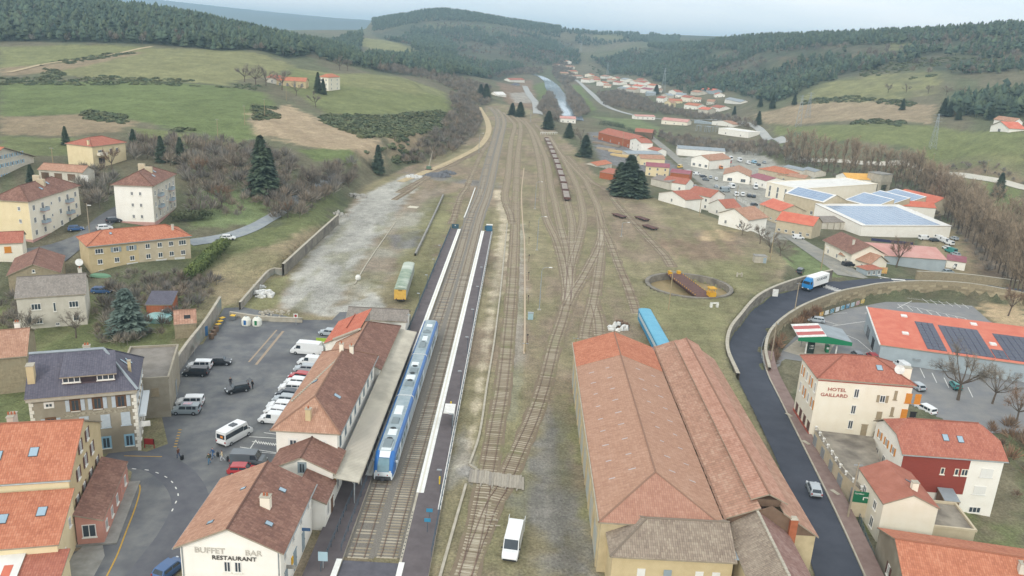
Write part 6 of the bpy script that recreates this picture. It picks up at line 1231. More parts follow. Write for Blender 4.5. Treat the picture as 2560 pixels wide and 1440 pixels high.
def blades(g,P0,P1,w_):
 d=P1-P0;s_=np.cross(d,g.normal(size=d.shape));s_/=np.linalg.norm(s_,axis=1)[:,None]+1e-9;s_*=w_[:,None]
 V=np.stack([P0-s_,P0+s_,P1],1).reshape(-1,3);return V,np.arange(len(V)).reshape(-1,3)
def bare_tree(h_,r,seed,twigs=1500,kind='round',m=M_TWIG):
 g=np.random.default_rng(seed);tb=MB();ends=[]
 if kind=='poplar':
  tb.tube([(0,0,-.5),(g.uniform(-.2,.2),0,h_*.5),(0,g.uniform(-.2,.2),h_*.97)],[.22,.13,.03],5)
  for k in range(34):
   z=h_*g.uniform(.1,.85);a=g.uniform(0,6.28);L_=h_*g.uniform(.12,.24);o=r*g.uniform(.4,1.0);p=np.array([0,0,z]);q=p+[math.cos(a)*o,math.sin(a)*o,L_];tb.tube([p,(p+q)/2+[math.cos(a)*.3,math.sin(a)*.3,0],q],[.06,.045,.015],3,cap=False);ends+=[(p+(q-p)*f)for f in(.4,.7,1.0)]
 else:
  th=h_*g.uniform(.22,.32);top=np.array([g.uniform(-.3,.3),g.uniform(-.3,.3),th]);tb.tube([(0,0,-.5),top*[.5,.5,.5],top],[h_*.028,h_*.022,h_*.018],6)
  for k in range(9):
   a=6.28*k/9+g.uniform(-.3,.3);e=g.uniform(.35,1.25);L_=h_*g.uniform(.36,.55);d=np.array([math.cos(a)*math.cos(e)*r/(h_*.5),math.sin(a)*math.cos(e)*r/(h_*.5),math.sin(e)]);p1=top+d*L_*.5+g.normal(size=3)*.2;p2=top+d*L_+[0,0,L_*.12];tb.tube([top,p1,p2],[h_*.012,h_*.008,h_*.003],4,cap=False)
   for j in range(7):
    f=g.uniform(.3,1);b0=p1+(p2-p1)*f;dd=d+g.normal(size=3)*.6;dd[2]=abs(dd[2])*.8+.1;b1=b0+dd/np.linalg.norm(dd)*h_*g.uniform(.1,.2);tb.tube([b0,(b0+b1)/2+g.normal(size=3)*.1,b1],[h_*.004,h_*.003,h_*.0015],3,cap=False);ends+=[b0,(b0+b1)/2,b1]
 E_=np.array(ends);i=g.integers(0,len(E_),twigs);P0=E_[i]+g.normal(size=(twigs,3))*h_*.012
 ctr=np.array([0,0,h_*.45]);dr=(P0-ctr);dr/=np.linalg.norm(dr,axis=1)[:,None];dr=dr*(.5 if kind!='poplar' else .12)+g.normal(size=(twigs,3))*.45;dr[:,2]+=.25 if kind!='poplar' else .9;dr/=np.linalg.norm(dr,axis=1)[:,None];P1=P0+dr*(h_*g.uniform(.05,.13,twigs))[:,None]
 V,F=blades(g,P0,P1,g.uniform(.012,.03,twigs)*h_/8);c=np.repeat(g.uniform(.7,1.2,twigs),3);col=np.stack([c,c,c,np.ones_like(c)],1)
 return tb.mesh('trunk',M_BARK),npmesh('crown',V,F,m,col=col)
def conifer(h_,r,seed,n=60,m=M_PINE,droop=.25,shape=1.0,base=.08):
 g=np.random.default_rng(seed);tb=MB();tb.tube([(0,0,-.5),(0,0,h_*.5),(0,0,h_*.96)],[h_*.02,h_*.013,.02],6);V,F,C=[],[],[]
 for k in range(n*7):
  f=base+(1-base)*(k/(n*7.0));z=h_*f;rr=r*(1-f)**shape*g.uniform(.55,1.12)+.12;a=g.uniform(0,6.28);d=np.array([math.cos(a),math.sin(a),0]);s_=np.array([-d[1],d[0],0])
  for j in range(4):
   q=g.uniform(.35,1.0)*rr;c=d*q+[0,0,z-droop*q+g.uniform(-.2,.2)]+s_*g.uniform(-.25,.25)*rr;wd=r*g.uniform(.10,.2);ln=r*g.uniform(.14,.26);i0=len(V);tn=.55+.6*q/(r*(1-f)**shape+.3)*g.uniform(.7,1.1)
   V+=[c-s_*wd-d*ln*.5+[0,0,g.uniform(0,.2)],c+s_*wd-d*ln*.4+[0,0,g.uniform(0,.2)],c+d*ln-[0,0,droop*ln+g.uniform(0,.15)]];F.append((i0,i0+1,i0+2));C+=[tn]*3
 c=np.array(C);return tb.mesh('trunk',M_BARK),npmesh('crown',V,F,m,col=np.stack([c,c,c,np.ones_like(c)],1))
def plant(name,label,me,p,s=1.0,rz=None,cat='tree',group=None,sxy=None):
 r=empty(name,(p[0],p[1],p[2]),random.uniform(0,6.28)if rz is None else rz);tag(r,label,cat,group);r.scale=((sxy or s),(sxy or s),s)
 inst('trunk',me[0],r);inst('crown',me[1],r);return r
SPR=[conifer(10,3.2,s,70,M_PINE,.25,.85)for s in range(3)];CED=conifer(10,4.6,9,60,M_CEDAR,.1,.7);BIGC=[conifer(10,3.4,s+20,80,M_PINE,.18,.75)for s in range(2)]
BT=[bare_tree(8,3.6,s,1700)for s in range(5)];BTB=[bare_tree(8,3.6,s+40,1700,'round',M_BRACK)for s in range(2)];POP=[bare_tree(18,2.4,s+60,1500,'poplar',M_TWIGP)for s in range(4)]
def single(px,py,me,h_,ref,name,label,**k):
 p=T(px,py);return plant(name,label,me,p,h_/ref,**k)
single(655,488,BIGC[0],19,10,'spruce','tall dark spruce towering beside the bare garden thickets',sxy=1.7);single(674,486,SPR[1],15,10,'spruce','second dark spruce close behind the towering one')
p=U(320,838,0);plant('cedar','spreading blue-green cedar beside the ruined shed',CED,(p[0],p[1],0),.95)
for i,(px,py,h_,lb)in enumerate(((335,378,8,'right of the hillside villa'),(404,405,9,'left one of the pair above the white apartment block'),(452,408,9,'right one of the pair above the white apartment block'),(165,362,7,'left of the hillside villa'),(80,470,7,'beside the blue-grey tenement'),(795,232,13,'beside the tower-like farm house'),(808,236,10,'in front of the farm roofs'),(945,432,12,'dark bushy one at the head of the unloading yard'))):single(px,py,SPR[i%3],h_,10,'conifer','dark conifer '+lb)
for i,(px,py,h_,lb)in enumerate(((1570,490,17,'huge dark conifer standing over the yard edge, right of the wagons'),(1370,323,13,'dark round conifer beside the far end of the yard'),(1462,392,12,'dark conifer at the yard edge, left of the timber yard'),(1422,345,10,'slim dark conifer behind the white buffer frames'),(1215,248,15,'dark conifer at the mouth of the cutting'),(1300,292,12,'dark conifer left of the far yard lamp'),(1280,288,10,'smaller dark conifer beside the far yard lamp'),(1640,236,14,'single dark conifer in front of the long red hamlet roofs'),(1202,240,12,'lower dark conifer left of the one at the cutting mouth'))):single(px,py,BIGC[i%2],h_,10,'conifer',lb,sxy=h_/10*1.4)
for i in range(2):single(1548+i*48,482+i*10,BIGC[1-i],13-i*2,10,'conifer','dark conifer %s the huge one at the yard edge'%('pressed against','to the right of')[i],sxy=1.7)
for i,(px,py)in enumerate(((2395,300),(2372,292),(2356,290),(2475,300),(2495,490),(2255,275),(1900,268),(1930,272),(1985,262),(1895,312),(1835,288))):single(px,py,BIGC[i%2],9+(i*37%5),10,'conifer','dark conifer on the right-hand hillside, %s'%('left of the white hill house','second left of the white hill house','third left of the white hill house','just behind the white hill house','alone below the valley road','among the bare hillside trees','below the pine slope','at the corner of the pine slope','at the meadow corner','beside the substation road','above the hamlet warehouse')[i])
ORDN=('first','second','third','fourth','fifth','sixth','seventh','eighth','ninth','tenth','eleventh','twelfth','thirteenth','fourteenth','fifteenth','sixteenth','seventeenth','eighteenth','nineteenth','twentieth')
for row,(a,c,n)in enumerate((((1965,408),(2290,478),20),((2300,490),(2420,600),15),((2430,610),(2560,760),15),((2250,455),(2560,660),18))):
 for k in range(n):
  px=a[0]+(c[0]-a[0])*(k+random.uniform(-.2,.2))/(n-1);py=a[1]+(c[1]-a[1])*(k+random.uniform(-.2,.2))/(n-1);p=T(px,py)
  plant('poplar','leafless brown poplar, %s in the %s row beside the riverside works'%(ORDN[k],('upper','middle','lower','rear')[row]),POP[(k+row)%4],p,random.uniform(.9,1.25),group='poplars beside the works')
BL=[(2240,668,11,1,'broad reddish bare tree in front of the grey depot with pink roof'),(2395,1000,14,0,'big bare tree standing over the supermarket car park'),(2520,790,9,1,'dense brown tree at the end of the stone wall'),(1925,632,8,0,'gnarled dark bare tree beside the street bend'),(1900,610,7,0,'smaller gnarled bare tree above the street bend'),(1950,640,6,0,'low bare tree behind the yard telegraph pole'),(612,205,13,0,'tall bare tree, leftmost of the clump by the farm'),(640,212,15,0,'tall bare tree in the middle of the clump by the farm'),(665,215,14,0,'tall bare tree, rightmost of the clump by the farm'),(705,225,14,0,'bare tree in front of the farm roofs'),(740,240,10,0,'bare tree below the farm roofs'),(790,268,10,0,'bare tree down the slope from the farm'),(720,545,6,1,'dense brown tree beside the blue-grey lane'),(555,515,8,1,'rusty brown tree below the big spruce'),(280,425,8,1,'rusty brown tree between villa and apartment blocks'),(770,470,9,0,'pale bare tree by the lane'),(785,468,9,0,'second pale bare tree by the lane'),(540,440,9,0,'bare tree left of the big spruce'),(590,430,9,0,'bare tree just left of the big spruce'),(190,845,6,0,'pruned bare tree in front of the grey-roofed house'),(55,850,7,0,'bare tree at the left edge before the grey-roofed house'),(1450,360,11,0,'bare tree between the yard edge conifers'),(1438,345,9,0,'bare tree left of the yard edge conifers'),(2265,232,9,0,'bare tree on the meadow, leftmost of the hillside row'),(2320,235,9,0,'bare tree on the meadow, second of the hillside row'),(2365,238,9,0,'bare tree on the meadow, third of the hillside row'),(2410,240,9,0,'bare tree on the meadow, rightmost of the hillside row'),(2220,232,10,0,'low bushy bare tree left of the hillside row'),(850,175,14,0,'bare tree at the forest corner above the farm'),(870,178,12,0,'second bare tree at the forest corner'),(2480,1010,9,0,'bare tree right of the car park'),(2540,1060,8,1,'brown bare tree at the right edge'),(500,450,8,1,'brown bare tree above the terraced house'),(1855,588,6,0,'bare tree clinging to the white gable on the bank')]
for i,(px,py,h_,br,lb)in enumerate(BL):single(px,py,(BTB[i%2]if br else BT[i%5]),h_,8,'bare_tree',lb)
def hedge(name,label,pts,w_,h_,n,m,seed,world=False):
 g=np.random.default_rng(seed);P=spline(np.array([p for p in(pts if world else T_many(pts))]),.5);i=g.integers(0,len(P),n);th=g.uniform(0,6.28,n);ph=np.arccos(g.uniform(-.2,1,n));d=np.stack([np.sin(ph)*np.cos(th),np.sin(ph)*np.sin(th),np.cos(ph)],1);c=P[i]+d*np.array([w_/2,w_/2,h_*.55])*g.uniform(.7,1.05,(n,1))+[0,0,h_*.42]
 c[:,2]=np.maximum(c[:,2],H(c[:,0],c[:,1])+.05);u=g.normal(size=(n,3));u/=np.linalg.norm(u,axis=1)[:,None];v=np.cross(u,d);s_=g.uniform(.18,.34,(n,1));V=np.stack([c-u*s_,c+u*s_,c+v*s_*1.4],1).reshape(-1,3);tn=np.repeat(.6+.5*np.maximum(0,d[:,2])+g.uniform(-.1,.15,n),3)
 o=bpy.data.objects.new(name,npmesh(name,V,np.arange(len(V)).reshape(-1,3),m,col=np.stack([tn,tn,tn,np.ones_like(tn)],1)));COL.objects.link(o);tag(o,label,'hedge');return o
hedge('hedge','thick olive-green hedge curving down beside the terraced house',[(475,702),(500,680),(530,650),(560,622)],4.2,3.6,5200,M_LEAF,1);hedge('hedge','clipped dark hedge around the chalet garden by the crossroads',[(2100,640),(2130,652),(2160,655)],2.0,2.4,1600,M_GORSE,2);hedge('hedge','rounded evergreen hedge beside the white yard-edge house',[(1765,500),(1790,508),(1810,525)],4,4,1800,M_GORSE,3);hedge('hedge','long clipped conifer hedge behind the timber yard',[(1500,318),(1530,322),(1560,328)],5,7,2200,M_PINE,4);hedge('hedge','evergreen hedge right of the timber yard roofs',[(1570,330),(1600,345),(1620,360)],4,5,1500,M_PINE,5);hedge('hedge','dark evergreen shrubs below the white apartment block',[(440,555),(480,552),(520,548)],4,3.4,2200,M_GORSE,6)
# walls
def wall_line(name,label,pts,th,top,bot,m,cat='wall',cap=True,step=2.0,piece=None):
 0
 P=spline(np.array([list(p[:2])+[0]for p in pts],float),step);rt=empty(name,(P[0,0],P[0,1],0));tag(rt,label,cat)
 ft=top if callable(top)else(lambda x,y:np.full(np.shape(x),float(top)));fb=bot if callable(bot)else(lambda x,y:np.full(np.shape(x),float(bot)))
 zt,zb=ft(P[:,0],P[:,1]),fb(P[:,0],P[:,1]);L_,R_=side(P,th/2)-P[0],side(P,-th/2)-P[0];b=MB();n=len(P)
 for i in range(n-1):
  for A_,B3 in((L_,False),(R_,True)):
   q=[(A_[i,0],A_[i,1],zb[i]),(A_[i+1,0],A_[i+1,1],zb[i+1]),(A_[i+1,0],A_[i+1,1],zt[i+1]),(A_[i,0],A_[i,1],zt[i])];b.face(q if B3 else q[::-1])
 b.build('masonry',m,rt)
 c=MB();L2,R2=side(P,th/2+.07)-P[0],side(P,-th/2-.07)-P[0]
 for i in range(n-1):
  a=[(L2[i,0],L2[i,1],zt[i]),(R2[i,0],R2[i,1],zt[i]),(R2[i+1,0],R2[i+1,1],zt[i+1]),(L2[i+1,0],L2[i+1,1],zt[i+1])];hi=[(x,y,z+.14)for x,y,z in a]
  c.face(hi)
  for k in((0,3),(1,2)):c.face([a[k[0]],a[k[1]],hi[k[1]],hi[k[0]]])
 c.build('coping',M_CONC,rt);return rt,P,zt,zb
def coursed(rt,P,zt,zb,off,m_,n_c=None,ln=1.1,ch=.45):
 0
 Q=side(P,off)-P[0]*[1,1,0];s_=np.r_[0,np.cumsum(np.linalg.norm(np.diff(Q[:,:2],axis=0),axis=1))];mes=[MB().box((0,0,0),(1,.12,1)).mesh('stone',x)for x in m_];cnt=0;row=0
 z=0.0
 while True:
  placed=False;u=(row%2)*ln/2
  while u<s_[-1]-ln:
   x=np.interp(u+ln/2,s_,Q[:,0]);y=np.interp(u+ln/2,s_,Q[:,1]);a,c=np.interp(u+ln/2,s_,zb),np.interp(u+ln/2,s_,zt);l2=ln*random.uniform(.75,1.15)
   if a+z+ch<c-.05 and cnt<290:
    i=min(np.searchsorted(s_,u+ln/2),len(Q)-1);d=Q[i]-Q[max(0,i-1)];inst('stone',random.choice(mes),rt,(x,y,a+z+.03),math.atan2(d[1],d[0]),(l2*.94,random.uniform(.6,1.2),ch*.9));cnt+=1;placed=True
   u+=l2
  row+=1;z+=ch
  if not placed or row>14:break
STM=[mat('stone_a','A79A80','988B72',rough=.95,scale=2),mat('stone_b','94886F','877C66',rough=.95,scale=2),mat('stone_c','B6A88C','A5987E',rough=.95,scale=2)]
Pw=[(a[0],a[1])for a in(U(x,y,z)for x,y,z in RD_L[4:11])];Pw=[tuple(p)for p in side(np.array([list(p)+[0]for p in Pw]),.55)[:,:2]]
M_RW=mat('grey_stone_wall','7A746A','8E887C',rough=.95,scale=1.0,detail=7,bump=.5,bscale=4,third='6A655E')
rw=wall_line('retaining_wall','dark stone retaining wall holding the rail yard above the road bend',Pw,.6,lambda x,y:0*x+.12,lambda x,y:road_z(x,y)-.6,M_RW)
coursed(rw[0],rw[1],rw[2],rw[3]+.6,-.33,[mat('wall_stone_a','807A70','726C63',rough=.95,scale=2),mat('wall_stone_b','918B7F','827C70',rough=.95,scale=2)],ln=2.2,ch=.8)
o=MB().box((0,-.06,0),(1.5,.06,2.0)).build('wall_sign',M_WHITE);p=U(1941,738,-1.2);o.location=(p[0]-.3,p[1]+.2,-1.6);tag(o,'white notice panel on the retaining wall above the bend','sign')
Pi=[(a[0],a[1])for a in(U(x,y,z)for x,y,z in RD_R[5:15])];Pi=[tuple(p)for p in side(np.array([list(p)+[0]for p in Pi]),-.5)[:,:2]]
iw=wall_line('stone_parapet_wall','pale rubble stone wall carrying the road round the supermarket car park',Pi,.5,lambda x,y:road_z(x,y)+.85,LOTZ-.5,M_STONE)
coursed(iw[0],iw[1],iw[2],iw[3]+.5,-.28,STM,ln=2.0,ch=.7)
Po=[tuple(U(x,y,-3.3)[:2])for x,y in((2290,686),(2360,689),(2440,696),(2560,712),(2700,730))];wall_line('stone_boundary_wall','low pale stone wall along the far side of the road, right of the crossing',Po,.5,lambda x,y:H(x,y)*0-2.3,-6,M_STONE)
Pc=[tuple(U(x,y,0)[:2])for x,y in((408,1010),(432,955),(470,895),(506,848),(530,812),(552,775))];cw_=wall_line('car_park_wall','grey rendered car park wall with faded graffiti',Pc,.4,3.0,-.5,mat('rendered_wall','A7A096','8C867C',rough=.95,scale=.6,detail=7,third='7E8E88'))
MB().box((0,0,0),(1.1,.1,2.0)).build('blue_door',mat('door_blue','3E6F9A',rough=.6),cw_[0],loc=tuple(np.array(list(U(512,840,0)[:2])+[0.05])-[cw_[1][0,0]-.25,cw_[1][0,1],0]),rz=1.2)
gf=MB();
for k in range(9):gf.box((0,k*.75-3,random.uniform(.5,.9)),(.02,random.uniform(.4,.7),random.uniform(.7,1.3)))
o=gf.build('graffiti',mat('graffiti_teal','86B8A8','B4A8B0',rough=.8,scale=1.2),cw_[0]);q=U(482,880,0);o.location=(q[0]-cw_[1][0,0]+.28,q[1]-cw_[1][0,1],0);o.rotation_euler=(0,0,.42)
Pu=[tuple(U(x,y,0)[:2])for x,y in((708,690),(760,640),(800,602),(845,560))];wall_line('yard_retaining_wall','dark retaining wall along the bank of the unloading yard',Pu,.5,3.1,-.5,M_RW)
Pv=[tuple(U(x,y,0)[:2])for x,y in((600,775),(640,728),(676,690),(706,688))];wall_line('yard_lower_wall','low crumbling wall at the near end of the unloading yard bank',Pv,.4,1.7,-.5,mat('rendered_wall','A7A096'))
Pk=[tuple(U(x,y,0)[:2])for x,y in((575,790),(660,802),(756,806))];wall_line('low_wall','low pale concrete wall behind the recycling bins',Pk,.4,.9,-.3,M_CONC)
def edging(label,pts,w_=.35,h_=.25,m=None,name='edging'):
 P=spline(np.array([U(*p,0)for p in pts]),2.0);b=MB();L_,R_=side(P,w_/2),side(P,-w_/2)
 b.strip([(p[0],p[1],h_)for p in L_],[(p[0],p[1],h_)for p in R_]);b.strip([(p[0],p[1],0)for p in L_],[(p[0],p[1],h_)for p in L_]);b.strip([(p[0],p[1],h_)for p in R_],[(p[0],p[1],0)for p in R_]);o=b.build(name,m or M_CONC);tag(o,label,'edging');return o
edging('pale concrete platform edging beside the straight siding',[(1173,1163),(1178,1150),(1200,1080),(1218,960),(1236,850),(1252,720),(1262,620),(1268,560)]);edging('short end of the pale platform edging by the timber crossing',[(1173,1163),(1184,1174),(1196,1178)]);edging('pale concrete edging in front of the timber crossing',[(1165,1212),(1140,1300),(1112,1400),(1098,1450)]);edging('thin pale conduit line running up the middle of the yard',[(1310,886),(1312,820),(1312,700),(1311,600),(1307,562),(1304,480),(1310,420)],.4,.12,mat('conduit','B8A68E',rough=.9));edging('pale kerb line across the unloading yard',[(886,712),(920,655),(965,590),(990,555)],.3,.2);edging('dark loading bank edge beside the old wagon',[(1038,640),(1062,590),(1090,530),(1108,490)],.5,.8,M_CONCD);edging('white drainage channel beside the main line',[(1160,545),(1170,520),(1188,470)],.4,.2,M_WHITE)
tc_=empty('timber_crossing',(float(U(1238,1200,0)[0]),float(U(1238,1200,0)[1]),0));tag(tc_,'weathered timber crossing over the two sidings','crossing');mw=[mat('crossing_wood_%d'%k,c,d,rough=.95,scale=1.5,stretch=(6,.6,1))for k,(c,d)in enumerate((('A8A194','938C80'),('9C958A','88827A'),('B0A898','9E968A')))]
for k in range(22):MB().box((-3.6+k*.36,random.uniform(-.15,.15)-(k-10)*.06,.1),(.34,3.5+random.uniform(-.15,.15),.12)).build('plank',random.choice(mw),tc_)
for k in range(4):MB().box((-1.9+k*1.6+(k>1)*.5,-.1-k*.2,.1),(.2,4.2,.17),rz=-.05-.1*(k>1)).build('check_rail',mw[0],tc_)
# industrial quarter and far houses
def far(name,label,a,b_,depth,h_,kind='gx',hr=2.0,wall='white',roof='red',o=.3,cat='house',nw=3,ww=(1.0,1.3),rows=1,side_w=0,ridge=False,group=None,zadd=0.0):
 A_,B3=T(*a),T(*b_);zg=float(min(A_[2],B3[2]))+zadd;t=house(name,label,zg,zg+h_,(A_[0],A_[1],0),(B3[0],B3[1],0),depth,kind,hr,wall,roof,o,cat,world=True,ridge=ridge,group=group,foot=5)
 for r_ in range(rows):
  for k in range(nw):win(t,'f',t.w*(k+.5)/nw,.9+r_*2.8,*ww)
  for k in range(side_w):win(t,'l',t.d*(k+.5)/side_w,.9+r_*2.8,*ww)
 return t
M_PVL=mat('solar_blue_grey','7E93AE','8DA2BA',rough=.2,scale=.2,spec=.6);M_PVLF=mat('solar_pale_frame','A9B6C4',rough=.5)
t=far('works_hall','long white works hall with a wide blue-grey solar roof',(2150,590),(2374,594),34,5.0,'mf',2.2,'white','white',.2,'factory',0);pv_field(t,2.5,t.w-4.5,1.0,30,14,9,M_PVL,M_PVLF,.06,.07)
t=far('works_canopy','low brown-sided covered store in front of the white works hall',(2030,572),(2152,576),8,3.6,'mf',1.0,'pale','greyt',.2,'factory',0)
for k in range(8):MB().box((1+k*(t.w-2)/7,-.2,0),(.25,.25,3.4)).build('post',M_CONC,t.root)
t=far('works_annexe','pale walled hall with flat white roof at the top of the works',(1912,492),(1990,512),60,7.5,'flat',0,'cream','white',.05,'factory',4,(1.2,2.6),2,3)
t=far('works_solar_hall','cream hall with one steep blue-grey solar slope in the middle of the works',(1955,520),(2052,548),16,7.5,'gx',3.0,'beige','white',.2,'factory',2,(1.4,1.6));pv_field(t,1,t.w-1,.6,7.2,8,4,M_PVL,M_PVLF,.06,.05)
A0,A1=T(2075,545),T(2178,560)
for k in range(3):
 px=2118+k*38;py=532-k*6
 t=far('sawtooth_roof_bay','sawtooth works bay with blue solar slope, %s of three'%('front','middle','rear')[k],(px-14,py),(px+60,py+22),12,6.5,'mf',3.4,'beige','white',.1,'factory',0);pv_field(t,.5,t.w-.5,.8,t.d-.6,8,4,M_PVL,M_PVLF,.06,.05)
far('works_red_hall','works hall with long bright red roof behind the sawtooth bays',(2225,520),(2325,542),16,6.5,'gx',3.0,'beige','sheetred',.2,'factory',0);far('works_yellow_hall','works hall with bright yellow-orange roof behind the sawtooth bays',(2115,478),(2180,482),14,7,'gx',2.5,'white','yellow',.2,'factory',0);far('works_red_lean_to','low red roof rising behind the long solar hall',(2215,545),(2335,552),9,6.2,'gx',2.0,'white','sheetred',.2,'factory',0)
tw=T(2192,482);r=empty('water_tower',tuple(tw));r.rotation_euler=(0,0,.5);tag(r,'square pale concrete water tower on arched legs behind the works','water tower');MB().box((0,0,6.5),(9,9,4.2)).build('tank',M_CONC,r);MB().box((0,0,10.7),(9.4,9.4,.4)).build('tank_rim',M_CONCD,r)
for x in(-3.6,3.6):
 for y in(-3.6,3.6):MB().box((x,y,-3),(1.3,1.3,9.6)).build('leg',M_CONC,r)
for x in(-1,1):MB().box((0,x*3.6,5.3),(6,1.0,1.3)).build('arch_beam',M_CONC,r);MB().box((x*3.6,0,5.3),(1.0,6,1.3)).build('arch_beam',M_CONC,r)
far('works_house','beige gabled workshop with bright red roof, upper of two beside the street',(1893,542),(1945,562),13,5.6,'gx',2.6,'beige','sheetred',.3,'workshop',4,(1.0,1.0));far('works_house','beige gabled workshop with bright red roof, lower of two beside the street',(1935,580),(2028,598),12,5.0,'gx',2.8,'beige','sheetred',.3,'workshop',5,(1.1,1.0))
t=far('chalet','chalet with wide brown gabled roof by the crossroads',(2050,632),(2122,668),13,4.6,'gx',3.2,'cream','brown',.8,'house',3);chimney(t,t.w*.7,3,(.6,.6),1.6,'pale',1)
t=far('chalet','smaller chalet with brown roof in front of the wide-roofed one',(2092,652),(2172,685),9,3.2,'gx',2.6,'cream','tan',.6,'house',2);chimney(t,t.w*.4,3,(.6,.6),1.0,'cream',1)
far('garden_pavilion','glass sided pavilion with red roof beside the small chalet',(2165,690),(2205,692),5,2.6,'hx',1.0,'silver','red',.3,'pavilion',3)
far('depot','low grey depot with wide pink-red roof and a dark sign board',(2168,652),(2362,682),20,4.6,'gx',2.0,'silver',mat('pink_sheet','C08A80','C89A90',rough=.6,scale=.3),.3,'depot',0)
p=T(2240,640);o=MB().box((0,0,5.5),(14,.2,1.0)).build('sign_board',mat('sign_navy','2E3450',rough=.5));o.location=(p[0]-4,p[1]-3.2,p[2]);o.rotation_euler=(0,0,-.25);tag(o,'dark navy sign board along the depot roof edge','sign')
far('small_store','little white store with dark red roof right of the depot',(2362,668),(2412,678),7,3,'mf',.8,'white','crimson',.2,'store',1)
far('yard_edge_house','white house with red roof and dormer window, middle of the yard-edge cluster',(1712,512),(1772,528),12,6.0,'gx',2.6,'white','red',.4,'house',3,rows=2);far('yard_edge_house','low white house with red roof, left end of the yard-edge cluster',(1642,500),(1712,520),10,3.2,'gy',2.2,'white','red',.4,'house',1);far('yard_edge_house','white house with steep red roof, between the two larger yard-edge houses',(1768,530),(1812,545),9,4.0,'gy',2.8,'white','red',.3,'house',1);far('yard_edge_house','white house with salmon roof and bare climbing tree, right end of the yard-edge cluster',(1790,560),(1868,580),12,4.2,'gy',3.0,'white','tan',.5,'house',2);far('yard_edge_store','grey roofed store behind the yard-edge cluster',(1625,462),(1672,475),12,3.6,'gx',1.6,'pale','greyt',.2,'store',0);far('yard_edge_barn','pale barn with red roof between grey store and crimson house',(1655,470),(1712,482),10,4.0,'gx',2.2,'white','red',.2,'barn',2)
far('street_house','cream house with dark crimson roof beside the big conifer',(1612,438),(1672,446),10,5.6,'gx',1.6,'yellow','crimson',.3,'house',3,rows=2);far('street_house','orange brick house with crimson roof, right of the cream one',(1672,452),(1722,460),10,5.0,'gx',1.4,'brick','crimson',.3,'house',3);far('street_house','pale yellow house with brown roof, above the crimson roofed pair',(1600,412),(1662,418),10,4.5,'gx',1.8,'yellow','tan',.3,'house',3);far('street_shed','brick shed left of the big conifer',(1497,445),(1532,452),8,3.2,'mf',1.2,'brick','red',.2,'shed',0);far('street_shed','pale shed with orange roof, upper left of the big conifer',(1493,418),(1530,424),9,3.4,'gx',1.4,'pale','orange',.2,'shed',1);far('long_store','long grey roofed store behind the big conifer',(1570,394),(1655,400),9,3.6,'mf',.9,'pale','zinc',.2,'store',0)
far('sawmill','long brick sawmill with red roof in the timber yard',(1494,348),(1580,372),16,5.5,'gx',3.2,'brick','red',.3,'sawmill',4);far('sawmill_house','white house at the right end of the sawmill',(1572,372),(1600,382),9,6.5,'gy',2.0,'white','red',.3,'house',2,rows=2);far('sawmill_wing','low white wing with red roof right of the sawmill house',(1598,378),(1642,390),8,3.2,'gx',1.6,'white','red',.3,'house',2);far('sawmill_barn','brown barn with red roof behind the sawmill',(1585,345),(1630,350),12,5.5,'gx',2.2,'brown','red',.3,'barn',0)
for i,(px,py,L_,c)in enumerate(((1545,382,12,'C9B083'),(1515,375,12,'A99A86'),(1500,360,10,'8F8172'),(1500,345,10,'9C8E7C'),(1555,392,14,'D0B684'),(1530,366,12,'938676'))):
 p=T(px,py);o=MB()
 for k in range(5):o.box((0,k*.8-2,.1),(L_,.7,random.uniform(.9,1.5)))
 o=o.build('lumber_stack',mat('lumber_%d'%i,c,rough=.9));o.location=tuple(p);o.rotation_euler=(0,0,-.45);tag(o,'stack of sawn timber in the timber yard, %s'%('long pale one','grey-brown one','dark one by the yard edge','dark one at the top','palest one nearest the long store','middle brown one')[i],'timber stack')
far('depot_workshop','white fronted workshop with brown gabled roof and three dark openings',(1725,415),(1772,424),24,5.2,'gy',2.6,'white','tan',.3,'workshop',3,(1.8,1.6));far('depot_workshop','long white workshop with brown hipped roof beside the parked trucks',(1805,452),(1875,462),26,4.2,'gy',2.6,'white','tan',.4,'workshop',2,(2.6,1.8));far('depot_shed','long low grey roofed shed with blue front at the back of the depot',(1692,388),(1812,396),12,4.5,'gx',1.6,'white','zinc',.2,'shed',0);far('depot_store','white store with crimson roof, left of the flat white works roof',(1866,458),(1912,472),14,4.2,'gx',1.6,'white','crimson',.2,'store',3);far('depot_store','orange roofed store behind the crimson one',(1892,440),(1960,455),13,4.5,'hx',2.4,'beige','orange',.3,'store',2);far('depot_store','low tan roofed store beside the scrap trailers',(1940,452),(2010,462),10,3.6,'gx',1.4,'beige','tan',.2,'store',2);far('open_shed','open fronted pale sheds at the edge of the depot',(1955,432),(2005,440),8,3.8,'gx',1.2,'pale','zinc',.2,'shed',0);far('open_shed','second open fronted pale shed, right of the first',(2002,436),(2035,444),8,3.6,'gx',1.2,'pale','zinc',.2,'shed',0)
